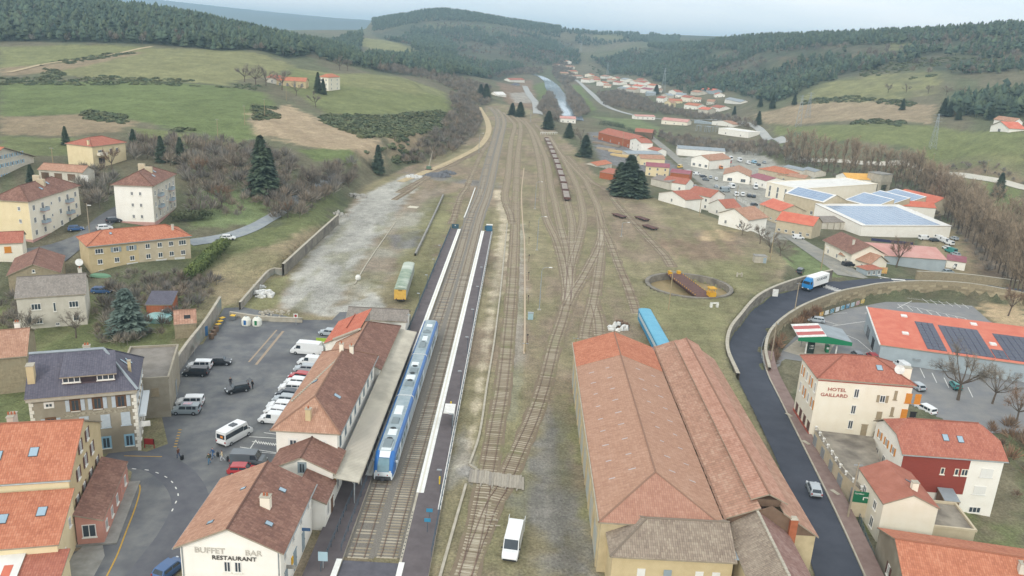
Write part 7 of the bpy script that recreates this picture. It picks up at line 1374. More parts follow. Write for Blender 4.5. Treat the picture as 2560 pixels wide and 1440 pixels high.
far('roadside_shop','long white shop with pink-red roof on the river road',(1588,298),(1638,300),9,3.2,'gx',1.4,'white',mat('pink_sheet','C07A70'),.2,'shop',4);far('roadside_hall','hall with wide pink-red roof, right of the long white shop',(1652,310),(1718,314),14,4.0,'gx',2.2,'cream',mat('pink_sheet','C07A70'),.3,'hall',3);far('riverside_store','low store with pink-red roof beside the river bank',(1400,305),(1440,309),10,4.0,'gx',1.8,'white',mat('pink_sheet','C07A70'),.3,'store',3);far('substation_hall','white flat hall of the substation',(1795,335),(1870,345),16,5.0,'flat',0,'white','white',.05,'hall',2);far('substation_store','white gabled store with pale roof above the substation',(1778,312),(1832,318),10,3.8,'gy',2.0,'white','tan',.3,'store',2);far('substation_shed','teal fronted container shed beside the substation',(1735,308),(1790,312),5,2.8,'flat',0,'silver','zinc',.05,'shed',0);far('quarry_dome','white domed tent in the far timber yard',(1242,240),(1266,243),12,2.5,'gx',3.0,'white','white',.2,'tent',0);far('quarry_house','white house with red roof in the far timber yard',(1275,205),(1312,207),14,5.0,'gx',2.6,'white','red',.3,'house',2);far('quarry_shed','dark blue roofed shed before the far red roofed house',(1262,212),(1300,214),8,3.0,'mf',.8,'silver','slate',.2,'shed',0)
HAM=[(1402,168,24,'cream','tan'),(1428,172,20,'cream','tan'),(1412,190,20,'beige','tan'),(1448,196,22,'white','tan'),(1470,192,18,'cream','orange'),(1462,206,22,'white','tan'),(1490,205,20,'cream','red'),(1508,196,16,'white','tan'),(1500,214,20,'white','orange'),(1525,205,18,'pale','tan'),(1540,212,18,'white','red'),(1556,206,14,'white','zinc'),(1566,220,20,'white','red'),(1590,222,22,'white','sheetred'),(1612,232,26,'white','crimson'),(1628,240,24,'silver','zinc'),(1660,246,18,'pale','zinc'),(1648,256,18,'white','red'),(1690,260,34,'yellow','orange'),(1725,272,34,'white','orange'),(1668,268,18,'yellow','tan'),(1700,244,26,'white','zinc'),(1735,238,20,'pale','tan'),(1765,234,30,'silver','sheetred'),(1800,244,26,'white','sheetred'),(1830,258,40,'white','zinc'),(1756,286,26,'pale','sheetred'),(1775,262,20,'pale','tan'),(1580,210,14,'white','tan'),(1602,214,16,'white','red'),(1198,172,12,'white','tan'),(1436,184,18,'cream','orange'),(1478,200,20,'beige','orange'),(1518,220,20,'cream','tan'),(1552,228,20,'white','zinc'),(1574,232,22,'pale','orange'),(1535,200,14,'cream','red'),(1596,206,14,'pale','red'),(1625,222,18,'white','orange'),(1645,232,18,'cream','tan'),(1680,236,20,'white','red'),(1712,254,24,'cream','red'),(1742,256,22,'white','tan'),(1786,278,24,'white','red'),(1422,160,14,'white','tan')]
WN=dict(cream='cream',beige='beige',white='white',pale='pale grey',yellow='yellow',silver='grey');RN=dict(tan='brown',orange='orange',red='red',zinc='grey',sheetred='bright red',crimson='crimson')
ORD=('leftmost','second from left','third from left','fourth from left','fifth from left','sixth from left','seventh from left','eighth from left','ninth from left','tenth from left','eleventh from left','twelfth from left','thirteenth from left','fourteenth from left','fifteenth from left')
for i,(px,py,wd,wl,rf_)in enumerate(HAM):
 same=sorted(h[0]for h in HAM if h[3:]==(wl,rf_));od='' if len(same)==1 else ', '+ORD[same.index(px)]+' of such'
 far('hamlet_house','%s house with %s roof in the far hamlet'%(WN[wl],RN[rf_])+od,(px-wd/2,py),(px+wd/2,py+wd*.06*(1 if i%3 else-1)),11+i%4*2,4.2+i%3,'gx' if i%4 else 'gy',2.4,wl,rf_,.4,'house',3 if i%4 else 2,(1.2,1.3),group='hamlet houses')
t=far('farm_tower_house','tall square cream farmhouse with orange roof on the left hill',(822,228),(852,224),8,9.0,'hx',2.2,'cream','orange',.4,'farmhouse',2,(.9,1.3),3,2)
far('farm_barn','long farm barn with orange-brown roof left of the tall farmhouse',(690,212),(765,222),10,4.6,'gx',2.4,'ochre','orange',.3,'barn',4,(1.6,2.2));far('farm_barn','small stone farm wing with red roof at the left end of the barn',(665,205),(694,212),9,4.0,'gx',2.0,'pale','red',.3,'barn',1,(1.4,2.0))
t=far('hill_house','white house with stepped red roofs on the right hillside',(2470,330),(2520,332),12,4.2,'gy',3.6,'white','sheetred',.6,'house',1,(2.4,2.2),1,3);far('hill_house_wing','white wing with brown roof behind the stepped hillside house',(2478,318),(2532,318),8,5.2,'gx',2.4,'white','tan',.5,'house',2)
p=T(2000,318)
def pylon(px,py,h_,label):
 p=T(px,py);r=empty('electricity_pylon',tuple(p),random.uniform(-.3,.3));tag(r,label,'pylon');b=MB();s0,s1=h_*.085,h_*.016;n=8;th=h_*.0038
 lv=[(h_*(1-(1-k/n)**1.25),s0+(s1-s0)*min(1,1.12*k/n))for k in range(n+1)]
 for sx in(-1,1):
  for sy in(-1,1):b.tube([(sx*s,sy*s,z)for z,s in lv],th,3)
 b.build('leg_frame',M_GALV,r);b=MB()
 for k in range(n):
  (z0,a),(z1,c)=lv[k],lv[k+1]
  for sx,sy in((-1,-1),(1,-1),(1,1),(-1,1)):
   nx_,ny_=-sy,sx;b.tube([(sx*a,sy*a,z0),(nx_*c,ny_*c,z1)],th*.6,3,cap=False);b.tube([(nx_*a,ny_*a,z0),(sx*c,sy*c,z1)],th*.6,3,cap=False)
 b.build('lattice',M_GALV,r)
 for z in(.78,.88,.97):MB().tube([(-h_*.13,0,h_*z),(h_*.13,0,h_*z)],th,3).build('cross_arm',M_GALV,r)
pylon(1995,318,26,'grey lattice pylon on the right-hand meadow, nearest one');pylon(2018,296,22,'grey lattice pylon just behind the nearest one');pylon(1657,232,36,'grey lattice pylon above the hamlet');pylon(1517,198,30,'far lattice pylon over the hamlet');pylon(1452,130,34,'farthest pylon on the central hill');pylon(2330,372,22,'slender lattice pylon at the foot of the right meadow')
ss=empty('substation_gear',tuple(T(1770,330)));tag(ss,'steel frames and insulators of the substation','switchgear')
for k in range(14):b=MB();x,y=random.uniform(-10,10),random.uniform(-8,8);b.tube([(x-1.5,y,0),(x-1.5,y,5)],.12,4);b.tube([(x+1.5,y,0),(x+1.5,y,5)],.12,4);b.tube([(x-1.8,y,5),(x+1.8,y,5)],.12,4);b.build('gantry',M_GALV,ss)
# vehicles
M_TYRE=mat('tyre','26272A',rough=.85);M_HUB=mat('wheel_rim','A8ACB0',rough=.4,metal=.5);M_CARG=mat('car_glass','2C353D','3A444C',rough=.08,spec=.7,scale=.4);M_HL=mat('headlamp_lens','DCE2E6',rough=.15);M_TL=mat('tail_lens','9A2F2C',rough=.3);M_TRIM=mat('black_trim','2B2C2E',rough=.7)
PAINT=dict(white='E4E6E6',black='22262C',grey='5C646A',silver='A9B1B6',blue='3B5E8C',red='B03236',dark='343B44',teal='2F8C86',yellow='D9B43A',green='7C9A3E',orange='C87A3C',palegrey='8E999E',lightblue='8FB6CC')
def paint_m(c):return mat('paint_'+c,PAINT[c],rough=.32,coat=.5,spec=.5)
DIM=dict(hatch=(4.0,1.74,1.48,.95,.95,.35,1.85),suv=(4.4,1.82,1.66,1.0,1.0,.35,2.05),estate=(4.5,1.78,1.48,1.05,.95,.4,2.1),van=(5.0,1.95,2.0,.8,1.15,.45,2.46),bigvan=(5.9,2.05,2.5,.85,1.25,.45,2.9),smallvan=(4.4,1.8,1.8,1.0,1.05,.5,2.15))
_vc={}
def car_meshes(kind,c):
 k=(kind,c)
 if k in _vc:return _vc[k]
 L_,w_,h_,hood,belt,rake,rr=DIM[kind];f,r=L_/2,-L_/2;hw=w_/2;pm=paint_m(c)
 van='van' in kind;b=MB();zb=.28
 st=[(r,.55,.80,.82),(r+.1,.35,belt-.02,.95),(r+.55,zb,belt,1),(0,zb,belt,1),(f-hood-.1,zb,belt,1),(f-hood*.45,zb,belt-.1,.99),(f-.14,.32,belt-.28,.94),(f,.42,.62,.80)]
 loft(b,[[(x,-hw*s_*.96,z0),(x,hw*s_*.96,z0),(x,hw*s_,(z0+z1)/2+.05),(x,hw*s_*.95,z1),(x,-hw*s_*.95,z1),(x,-hw*s_,(z0+z1)/2+.05)]for x,z0,z1,s_ in st],lambda i,q:0)
 body=b.mesh('body',pm)
 xb0,xb1=f-hood-.05,r+(.04 if van else .12);xt0,xt1=xb0-rake*(1.3 if not van else 1.0),r+(.12 if van or kind=='suv' else .5);tw=hw*(.8 if not van else .9);bw=hw*.94;zt=h_
 b=MB();P=dict(a=(xb0,-bw,belt-.02),b=(xb0,bw,belt-.02),c=(xt0,tw,zt-.03),d=(xt0,-tw,zt-.03),e=(xb1,-bw,belt-.02),f=(xb1,bw,belt-.02),g=(xt1,tw,zt-.06),h=(xt1,-tw,zt-.06));mid=(xt0+xt1)/2
 b.face([P['a'],P['b'],P['c'],P['d']]);b.face([P['f'],P['e'],P['h'],P['g']]);b.face([P['b'],P['f'],P['g'],(mid,tw,zt),P['c']]);b.face([P['e'],P['a'],P['d'],(mid,-tw,zt),P['h']]);b.face([P['d'],P['c'],(mid,tw,zt),(mid,-tw,zt)]);b.face([(mid,-tw,zt),(mid,tw,zt),P['g'],P['h']]);cab=b.mesh('cabin',pm)
 def inset(q,k0,push):
  q=[np.array(x,float)for x in q];m_=sum(q)/len(q);n=np.cross(q[1]-q[0],q[2]-q[0]);n/=np.linalg.norm(n);return[m_+(x-m_)*k0+n*push for x in q]
 g=MB();g.face(inset([P['a'],P['b'],P['c'],P['d']],.9,.012));ws_=g.mesh('windscreen',M_CARG)
 g=MB();g.face(inset([P['f'],P['e'],P['h'],P['g']],.82,.012));rw_=g.mesh('rear_window',M_CARG)
 sw=[]
 for sgn in(1,-1):
  n=3 if kind in('suv','estate')else 2;xs=[xb0-rake*.55,(xb0+xb1)/2+.1,xb1+(.35 if not van else 1.2)]if n==2 else[xb0-rake*.55,xb0-1.35,xb0-2.3,xb1+.3]
  if kind in('van','smallvan','bigvan'):xs=[xb0-rake*.5,xb0-1.25]
  for i in range(len(xs)-1):
   x0,x1=xs[i]-.05,xs[i+1]+.05;z0,z1=belt+.04,zt-.16 if not van else belt+.68;y=lambda z:sgn*(bw+(tw-bw)*(z-belt)/(zt-belt)+.012)
   q=[(x0,y(z0),z0),(x1,y(z0),z0),(x1,y(z1),z1),(x0-rake*.45 if i==0 else x0,y(z1),z1)];g=MB();g.face(q if sgn>0 else q[::-1]);sw.append(g.mesh('side_window',M_CARG))
 wb=MB();wb.lathe((0,-.1,0),[(.18,-.01),(.31,0),(.32,.03),(.32,.19),(.31,.2),(.18,.21)],14,0,'y');whl=wb.mesh('wheel',M_TYRE);hb_=MB();hb_.lathe((0,-.115,0),[(.2,0),(.16,.23)],10,0,'y');rim=hb_.mesh('rim',M_HUB)
 hl=MB().box((0,0,0),(.22,.34,.16),taper=.8).mesh('headlight',M_HL);tl=MB().box((0,0,0),(.1,.22,.3 if van else .2)).mesh('tail_light',M_TL);tr_=MB().box((0,0,.3),(.06,w_*.8,.22)).mesh('bumper',M_TRIM);mi=MB().box((0,0,0),(.12,.2,.14)).mesh('mirror',pm if not van else M_TRIM)
 _vc[k]=(body,cab,ws_,rw_,sw,whl,rim,hl,tl,tr_,mi);return _vc[k]
def heading(a,b_,z):
 A_,B3=U(*a,z),U(*b_,z);return math.atan2(B3[1]-A_[1],B3[0]-A_[0])
def car(label,px,py,rz,c,kind='hatch',z=None,cat='car',name=None,group=None,parts=True,world=None):
 p=np.array(world)if world is not None else(T(px,py)if z is None else U(px,py,z));r=empty(name or('parked_car' if 'van' not in kind else 'parked_van'),(p[0],p[1],p[2]+(.06 if z is None else .02)),math.radians(rz));tag(r,label,cat if 'van' not in kind else 'van',group)
 body,cab,ws_,rw_,sw,whl,rim,hl,tl,tr_,mi=car_meshes(kind,c);L_,w_,h_,hood,belt,rake,rr=DIM[kind];inst('body',body,r);inst('cabin',cab,r);inst('windscreen',ws_,r)
 if not('van' in kind):inst('rear_window',rw_,r)
 for m_ in sw:inst('side_window',m_,r)
 for sx in(1,-1):
  for sy in(1,-1):w2=inst('wheel',whl,r,(sx*L_*.31,sy*(w_/2-.1),.32));inst('rim',rim,w2)
 for sy in(1,-1):inst('headlight',hl,r,(L_/2-.12,sy*w_*.36,.58));inst('tail_light',tl,r,(-L_/2+.05,sy*w_*.4,.72));inst('mirror',mi,r,(L_/2-hood-.2,sy*(w_/2+.06),belt+.04))
 inst('bumper',tr_,r,(L_/2-.02,0,0));inst('bumper',tr_,r,(-L_/2+.02,0,0));return r
_fc={}
def far_car(label,px,py,rz,c,kind='hatch',group='vehicles in the far depot'):
 k=(kind,c)
 if k not in _fc:
  body,cab,ws_,rw_,sw,whl,*_=car_meshes(kind,c);V,F,MI=[],[],[]
  for me_,mi in[(body,0),(cab,0),(ws_,1),(rw_,1)]+[(x,1)for x in sw]:
   k0=len(V);V+=[tuple(v.co)for v in me_.vertices];F+=[[k0+i for i in po.vertices]for po in me_.polygons];MI+=[mi]*len(me_.polygons)
  L_,w_=DIM[kind][:2]
  for sx in(1,-1):
   for sy in(1,-1):
    k0=len(V);V+=[(v.co.x+sx*L_*.31,v.co.y+sy*(w_/2-.1),v.co.z+.32)for v in whl.vertices];F+=[[k0+i for i in po.vertices]for po in whl.polygons];MI+=[2]*len(whl.polygons)
  b=MB();b.v,b.f,b.m=V,F,MI;_fc[k]=b.mesh('parked_car',[paint_m(c),M_CARG,M_TYRE])
 p=T(px,py);o=bpy.data.objects.new('parked_car' if 'van' not in kind else 'parked_van',_fc[k]);COL.objects.link(o);o.location=(p[0],p[1],p[2]+.12);o.rotation_euler=(0,0,math.radians(rz));tag(o,label,'van' if 'van' in kind else 'car',group);return o
car('white SUV, upper of the group by the car park wall',500,921,188,'white','suv',0);car('black SUV in front of the white one by the car park wall',490,938,186,'black','suv',0);car('black hatchback just right of the white SUV',551,911,12,'black','hatch',0);car('white SUV at the edge of the car park near the slate-roofed hotel',476,1012,190,'white','suv',0)
o=car('small grey SUV with a pink load on its roof',466,1033,186,'palegrey','suv',0);MB().box((-.3,0,1.66),(1.3,.9,.12)).build('roof_load',mat('pink_load','D9A6A6','B4C0D0',rough=.6,scale=3),o)
bc=car('black hatchback with raised tailgate, people loading it',594,979,214,'black','hatch',0);g_=MB();g_.face([(-1.55,-.62,1.45),(-1.55,.62,1.45),(-2.35,.58,1.95),(-2.35,-.58,1.95)]);g_.build('tailgate',paint_m('black'),bc)
mb_=car('white minibus with long dark side windows and an orange rear sign',588,1098,66,'white','bigvan',0,name='minibus');mb_['category']='minibus'
for sgn in(1,-1):MB().box((-1.0,sgn*.955,1.35),(3.6,.03,.75)).build('side_glazing',M_CARG,mb_)
MB().box((-2.9,0,1.35),(.04,1.5,.7)).build('rear_glazing',M_CARG,mb_);MB().box((-2.93,-.25,1.55),(.03,.5,.35)).build('orange_sign',mat('led_orange','D8843A',rough=.5),mb_);MB().box((-.3,0,2.5),(1.0,.9,.12)).build('roof_hatch',M_CARG,mb_)
car('dark grey van parked behind the buffet',622,1160,2,'grey','van',0);car('red car half hidden by the buffet roof',607,1184,4,'red','hatch',0);car('dark blue car at the bottom edge beside the buffet',425,1432,70,'blue','hatch',0)
o=car('tall white delivery van with rear doors open beside a green bin',766,884,176,'white','bigvan',0)
for sy in(-1,1):MB().box((-3.3,sy*1.0,.6),(.8,.05,1.7)).build('rear_door',paint_m('white'),o)
for i,(px,py,c,k,lb)in enumerate(((824,838,'silver','hatch','silver car at the top corner of the car park by the orange roof'),(776,912,'white','smallvan','white small van parked against the station house'),(768,929,'silver','estate','silver estate car below the white small van'),(752,948,'red','hatch','red hatchback in the row against the station house'),(742,962,'white','hatch','white hatchback just below the red one'),(732,976,'white','estate','second white car below the red hatchback'),(722,992,'dark','hatch','dark car in the row against the station house'),(714,1006,'silver','hatch','silver hatchback in the row against the station house'),(704,1022,'white','estate','white estate car near the end of the station row'),(694,1036,'white','hatch','white hatchback second from the end of the station row'),(684,1056,'white','smallvan','white car at the near end of the station row'))):car(lb,px-2,py,172+i%3*4,c,k,0)
o=MB();o.box((0,0,0),(2.6,1.6,1.5));o.box((0,.6,1.5),(2.7,.2,.5));o=o.build('skip',mat('lime_green','9DB54A','8FA640',rough=.6,scale=1));p=U(806,872,0);o.location=(p[0],p[1],.02);tag(o,'lime green skip between the white van and the station','skip')
o=car('white works van with open rear doors parked beside the sidings',1281,1372,263,'white','bigvan',0)
for sy in(-1,1):MB().box((-3.35,sy*1.02,.6),(.9,.05,1.8)).build('rear_door',paint_m('white'),o)
for k in range(5):MB().box((2.62,-.64+k*.32,.86),(.1,.16,.07),rz=.5).build('warning_chevron',M_TL,o)
o=car('silver hatchback driving away along the dark road',2033,1232,math.degrees(heading((2045,1262),(2018,1195),-1.5)),'silver','hatch',name='driving_car',z=None)
far_car('white hatchback turning on the lane beside the hedge',571,600,15,'white','hatch',None);car('white car parked by the kerb below the white apartment block',262,575,35,'white','hatch',None);car('dark blue car beside the yellow apartment block',190,577,30,'blue','hatch',None);car('dark maroon car beside the white apartment block',285,556,40,'dark','hatch',None);car('blue estate car on the lawn by the terraced house',255,733,5,'blue','estate',None);car('silver car left in front of the hillside villa',246,394,5,'silver','hatch',None);car('white van right in front of the hillside villa',275,396,12,'white','smallvan',None)
ra=heading((2085,702),(1985,736),-3.2);P0=(U(2078,712,-3.2)+U(1990,738,-3.2))/2;lr_=empty('box_lorry',(P0[0]+.4,P0[1]+1.6,float(road_z(0,P0[1]))+.12),ra);tag(lr_,'blue cab lorry with long white box body driving round the bend','lorry');BLU=mat('lorry_blue','2F86C4',rough=.35,coat=.4)
MB().box((-1.6,0,1.15),(9.0,2.5,2.75)).build('box_body',mat('box_white','ECEDEA',rough=.5),lr_);b=MB();b.box((4.1,0,.75),(2.1,2.4,1.3));b.box((4.0,0,2.05),(1.9,2.35,1.05),taper=.88);b.build('cab',BLU,lr_);MB().box((3.7,0,3.1),(1.3,2.0,.65),taper=.8).build('wind_deflector',BLU,lr_);g=MB();g.face([(5.0,-1.0,2.1),(5.0,1.0,2.1),(4.84,.92,2.98),(4.84,-.92,2.98)]);g.build('windscreen',M_CARG,lr_);MB().box((5.14,0,.5),(.12,2.4,.5)).build('bumper',M_TRIM,lr_);MB().box((-.8,0,.7),(10.6,1.0,.4)).build('chassis',M_TRIM,lr_)
for sy in(-1,1):
 g=MB();g.box((4.3,sy*1.19,2.15),(.9,.03,.7));g.build('side_window',M_CARG,lr_);MB().box((5.18,sy*.85,.8),(.08,.4,.22)).build('headlight',M_HL,lr_);MB().box((4.9,sy*1.4,2.2),(.15,.25,.6)).build('mirror',M_TRIM,lr_)
 for x in(4.1,-3.2,-4.5):wb=MB();wb.lathe((x,sy*1.02-.15,.5),[(.3,0),(.5,.02),(.5,.28),(.3,.3)],14,0,'y');wb.build('wheel',M_TYRE,lr_)
 lettering('FOURNIER',lr_,(-1.6,sy*1.27,2.6),math.pi if sy>0 else 0,1.05,mat('lorry_letters','4A5560',rough=.6),ext=.01,sx=1.25)
FV=[(1722,432,'white','hatch',20),(1742,438,'white','smallvan',20),(1758,444,'dark','hatch',20),(1700,420,'yellow','van',60),(1764,452,'grey','hatch',0),(1776,446,'silver','hatch',80),(1790,450,'white','hatch',80),(1750,410,'white','van',80),(1790,410,'white','bigvan',100),(1806,404,'white','bigvan',100),(1822,408,'red','van',100),(1815,418,'teal','bigvan',95),(1800,422,'orange','van',90),(1835,420,'grey','estate',80),(1826,400,'white','bigvan',90),(1848,404,'white','bigvan',95),(1870,410,'white','van',100),(1884,408,'lightblue','van',100),(1896,414,'dark','estate',90),(1910,408,'silver','hatch',80),(1830,436,'white','hatch',60),(1842,440,'silver','hatch',60),(1852,432,'white','hatch',60),(1790,470,'silver','hatch',90),(1805,473,'dark','hatch',90),(1818,474,'grey','estate',90),(1840,490,'white','van',80),(1856,490,'white','smallvan',80),(1872,492,'dark','estate',80),(1884,494,'dark','hatch',80),(1828,470,'white','bigvan',100),(1888,472,'white','bigvan',75),(1812,480,'palegrey','bigvan',20),(1706,468,'dark','hatch',10),(1720,470,'red','hatch',10),(1738,470,'silver','hatch',10),(1885,515,'dark','hatch',30),(1990,582,'white','hatch',10),(2020,584,'blue','hatch',10),(1995,598,'white','smallvan',0),(2345,600,'white','van',100),(2358,606,'white','van',100),(2372,612,'white','smallvan',100),(2384,600,'silver','hatch',100),(2366,624,'white','hatch',100),(2376,632,'teal','van',100),(2388,640,'silver','hatch',100),(2310,600,'white','van',10),(2335,604,'dark','hatch',10),(2392,672,'white','hatch',0),(2370,684,'palegrey','hatch',10),(2168,675,'white','hatch',90),(2155,662,'white','hatch',90),(2120,666,'black','suv',20)]
CN=dict(white='white',dark='dark',yellow='yellow',grey='grey',silver='silver',red='red',teal='teal',orange='orange',lightblue='light blue',palegrey='pale grey',blue='blue',black='black');KN=dict(hatch='hatchback',suv='SUV',estate='estate car',van='van',bigvan='truck-like van',smallvan='small van')
_seen={}
for px,py,c,k,rz in sorted(FV):
 wh='in the transport depot' if px<1990 and py<480 else('beside the works buildings' if px<2040 else('by the works poplars' if px>2300 else 'near the chalets at the crossroads'))
 lb='%s %s parked %s'%(CN[c],KN[k],wh);tot=sum(1 for v in FV if v[2]==c and v[3]==k);_seen[lb]=_seen.get(lb,-1)+1;lb+=', '+ORD[_seen[lb]]+' of such' if tot>1 else ''
 far_car(lb,px,py,rz+random.uniform(-8,8),c,k)
for px,py,c,k,rz,lb in((2292,972,'silver','hatch',100,'silver hatchback behind the roadside hotel'),(2312,1030,'white','suv',110,'white SUV right of the roadside hotel'),(2180,897,'red','hatch',90,'red car behind the hotel roof'),(2142,893,'grey','hatch',90,'grey car left of the red one behind the hotel'),(2252,920,'white','smallvan',100,'white van beside the supermarket wall'),(2388,970,'teal','hatch',80,'teal car under the big bare tree'),(2040,805,'silver','estate',165,'silver estate behind the filling station canopy')):car(lb,px,py,rz,c,k,LOTZ+.08)
for px,py,c,lb in((2000,683,'dark','dark tractor-like vehicle behind the lorry'),):car(lb,px,py,60,c,'suv',None)
# rolling stock in the yard
wp=spline(np.array([U(*p,0)for p in((1418,505),(1405,450),(1388,400),(1372,362),(1366,350))]),.5);ws_=np.r_[0,np.cumsum(np.linalg.norm(np.diff(wp[:,:2],axis=0),axis=1))];WL=ws_[-1]/11.0
M_BED=mat('wagon_bed','A39A90','8E857C',rough=.9,scale=.6);bed=MB().box((0,0,1.15),(2.35,WL-2.6,.1)).mesh('load_bed',M_BED);fr_=MB();fr_.box((0,0,.8),(2.75,WL-1.3,.32));fr_.box((0,0,.55),(1.2,WL-1.3,.25));frm=fr_.mesh('frame',M_RUST);hd_=MB().box((0,0,1.1),(2.75,.15,.55)).mesh('headstock',M_RUST);bg_=MB();bg_.box((0,0,.3),(2.0,1.8,.3))
for sx in(-.75,.75):
 for y in(-.7,.7):bg_.lathe((sx-.06,y,.42),[(.42,0),(.42,.12)],10,0,'x')
bgm=bg_.mesh('bogie',M_TD);bf=MB().lathe((0,0,1.0),[(.12,0),(.2,.35)],8,0,'y').mesh('buffer',M_RUST)
for k in range(11):
 s_=(k+.5)*WL;x,y=np.interp(s_,ws_,wp[:,0]),np.interp(s_,ws_,wp[:,1]);x2,y2=np.interp(s_+1,ws_,wp[:,0]),np.interp(s_+1,ws_,wp[:,1]);r=empty('flat_wagon',(x,y,.15),math.atan2(y2-y,x2-x)-math.pi/2);tag(r,'rusty flat wagon with pale bed, %s in the row of eleven'%('nearest','second','third','fourth','fifth','middle','fifth from the far end','fourth from the far end','third from the far end','second from the far end','farthest')[k],'wagon','row of flat wagons');inst('load_bed',bed,r);inst('frame',frm,r)
 for s2 in(-1,1):
  inst('headstock',hd_,r,(0,s2*(WL/2-.75),0));inst('bogie',bgm,r,(0,s2*(WL/2-2.2),0))
  for s3 in(-.85,.85):inst('buffer',bf,r,(s3,s2*(WL/2-.45),0))
def coach(name,label,near,farp,w_,h_,mats_,roofm,endm,arch=.35,wins=None):
 A_,B3=U(*near,.1),U(*farp,.1);L_=np.linalg.norm((B3-A_)[:2]);r=empty(name,((A_[0]+B3[0])/2,(A_[1]+B3[1])/2,.1),math.atan2(B3[1]-A_[1],B3[0]-A_[0])-math.pi/2);tag(r,label,'rail vehicle');MB().box((0,0,.95),(w_,L_,h_-1.25)).build('body',mats_,r);n=8;b=MB();rings=[]
 prof=[(-w_/2-.05,h_-.32)]+[(w_/2*math.cos(math.pi*(1-k/n))*1.02,h_-.3+arch*math.sin(math.pi*k/n))for k in range(n+1)]+[(w_/2+.05,h_-.32)]
 loft(b,[[(x,y,z)for x,z in prof]for y in(-L_/2-.15,L_/2+.15)],lambda i,k:0);b.build('roof',roofm,r,smooth=False);MB().box((0,-L_/2-.03,.95),(w_-.04,.08,h_-1.3)).build('end_panel',endm,r);MB().box((0,0,.6),(w_*.8,L_-.4,.35)).build('underframe',M_TD,r)
 for y in(-L_/2+2.2,L_/2-2.2):inst('bogie',bgm,r,(0,y,0))
 for s3 in(-.85,.85):inst('buffer',bf,r,(s3,-L_/2-.3,0))
 return r,L_
M_OLD=mat('faded_van_side','A8A69E','8E9A90',rough=.9,scale=.8,detail=6)
r,L_=coach('old_box_van','old box van with mossy pale green arched roof and yellow end',(1000,758),(1022,690),2.8,3.7,M_OLD,mat('mossy_roof','A5B09C','7E9080',rough=.95,scale=.5,detail=7,third='C2C8BC'),mat('van_yellow','D9B25A','CCA24C',rough=.8,scale=1),.45)
for y in(-3,2.5):MB().box((1.42,y,1.2),(.05,2.2,2.0)).build('sliding_door',M_OLD,r)
lettering('VERP',r,(0,-L_/2-.1,3.0),0,.45,M_TRIM,ext=.01)
for y in range(3):MB().box((0,-L_/2+.6+y*.05,3.82),(.9,.08,.05)).build('roof_mark',M_WHITE,r)
BLR=mat('railcar_blue','5AA0BC','6AACC4',rough=.5,scale=.5);r,L_=coach('blue_railcar','light blue old railcar parked behind the goods shed',(1662,912),(1608,808),2.8,3.6,mat('railcar_side','2F86AE',rough=.5),BLR,mat('railcar_side','2F86AE'),.3)
n=int(L_/1.3)
for k in range(n):MB().box((-1.42,-L_/2+.9+k*1.3,1.95),(.05,.95,.85)).build('window',mat('pale_window','C9D2D4',rough=.3),r);MB().box((1.42,-L_/2+.9+k*1.3,1.95),(.05,.95,.85)).build('window',mat('pale_window','C9D2D4'),r)
for i,(px,py)in enumerate(((1548,543),(1605,550),(1625,572))):
 p=U(px,py,0);r=empty('trolley_wagon',(p[0],p[1],.1),.55);tag(r,'low rusty trolley wagon, %s on the disused siding'%('left one beside','middle one','right one')[i],'wagon');MB().box((0,0,.55),(2.6,6,.25)).build('deck',M_RUST,r);inst('bogie',bgm,r,(0,-1.8,0));inst('bogie',bgm,r,(0,1.8,0))
# turntable
tt=empty('turntable',(float(PIT_C[0]),float(PIT_C[1]),0));tag(tt,'rusty railway turntable with yellow cabin in a round stone pit','turntable')
b=MB();n=40
for k in range(n):
 a,c=2*math.pi*k/n,2*math.pi*(k+1)/n
 for r0,z0,r1,z1 in((PIT_R-.9,-1.85,PIT_R-.9,.06),(PIT_R-.9,.06,PIT_R+.1,.06),(PIT_R+.1,.06,PIT_R+.1,-.3)):b.face([(r0*math.cos(a),r0*math.sin(a),z0),(r0*math.cos(c),r0*math.sin(c),z0),(r1*math.cos(c),r1*math.sin(c),z1),(r1*math.cos(a),r1*math.sin(a),z1)])
b.build('pit_wall',M_RW,tt);fb_=MB();fb_.face([((PIT_R-.9)*math.cos(2*math.pi*k/n),(PIT_R-.9)*math.sin(2*math.pi*k/n),-1.82)for k in range(n)]);fb_.build('pit_floor',mat('pit_earth','9C8A68','877A58',rough=1,scale=.3,detail=6),tt)
A_,B3=U(1697,684,.2),U(1768,736,.2);an=math.atan2(B3[1]-A_[1],B3[0]-A_[0]);dk=empty('bridge',(0,0,0),an);dk.parent=tt;YL=mat('turntable_yellow','D9A62E','C8962A',rough=.6,scale=2)
MB().box((0,0,-.1),(2*PIT_R-2.0,4.6,.22)).build('deck',M_RUST,dk);MB().box((0,1.2,-1.2),(2*PIT_R-3,.25,1.1)).build('girder',M_RUST,dk);MB().box((0,-1.2,-1.2),(2*PIT_R-3,.25,1.1)).build('girder',M_RUST,dk)
hr_=MB()
for k in range(14):
 for sy in(-2.2,2.2):hr_.box((-9+k*1.4,sy,.1),(.3,.06,.3))
hr_.build('handrail_stubs',YL,dk);cb=MB();cb.box((PIT_R-1.6,1.9,.1),(2.0,1.8,1.1));cb.box((PIT_R-1.6,1.9,2.2),(2.1,1.9,.15))
for sx in(-.75,.75):
 for sy in(-.65,.65):cb.box((PIT_R-1.6+sx,1.9+sy,1.2),(.12,.12,1.0))
cb.build('cabin',YL,dk);MB().box((-PIT_R+1.3,1.3,.1),(1.0,.9,.8)).build('end_box',YL,dk);MB().box((-PIT_R+1.3,-1.3,.1),(1.0,.9,.8)).build('end_box',YL,dk)
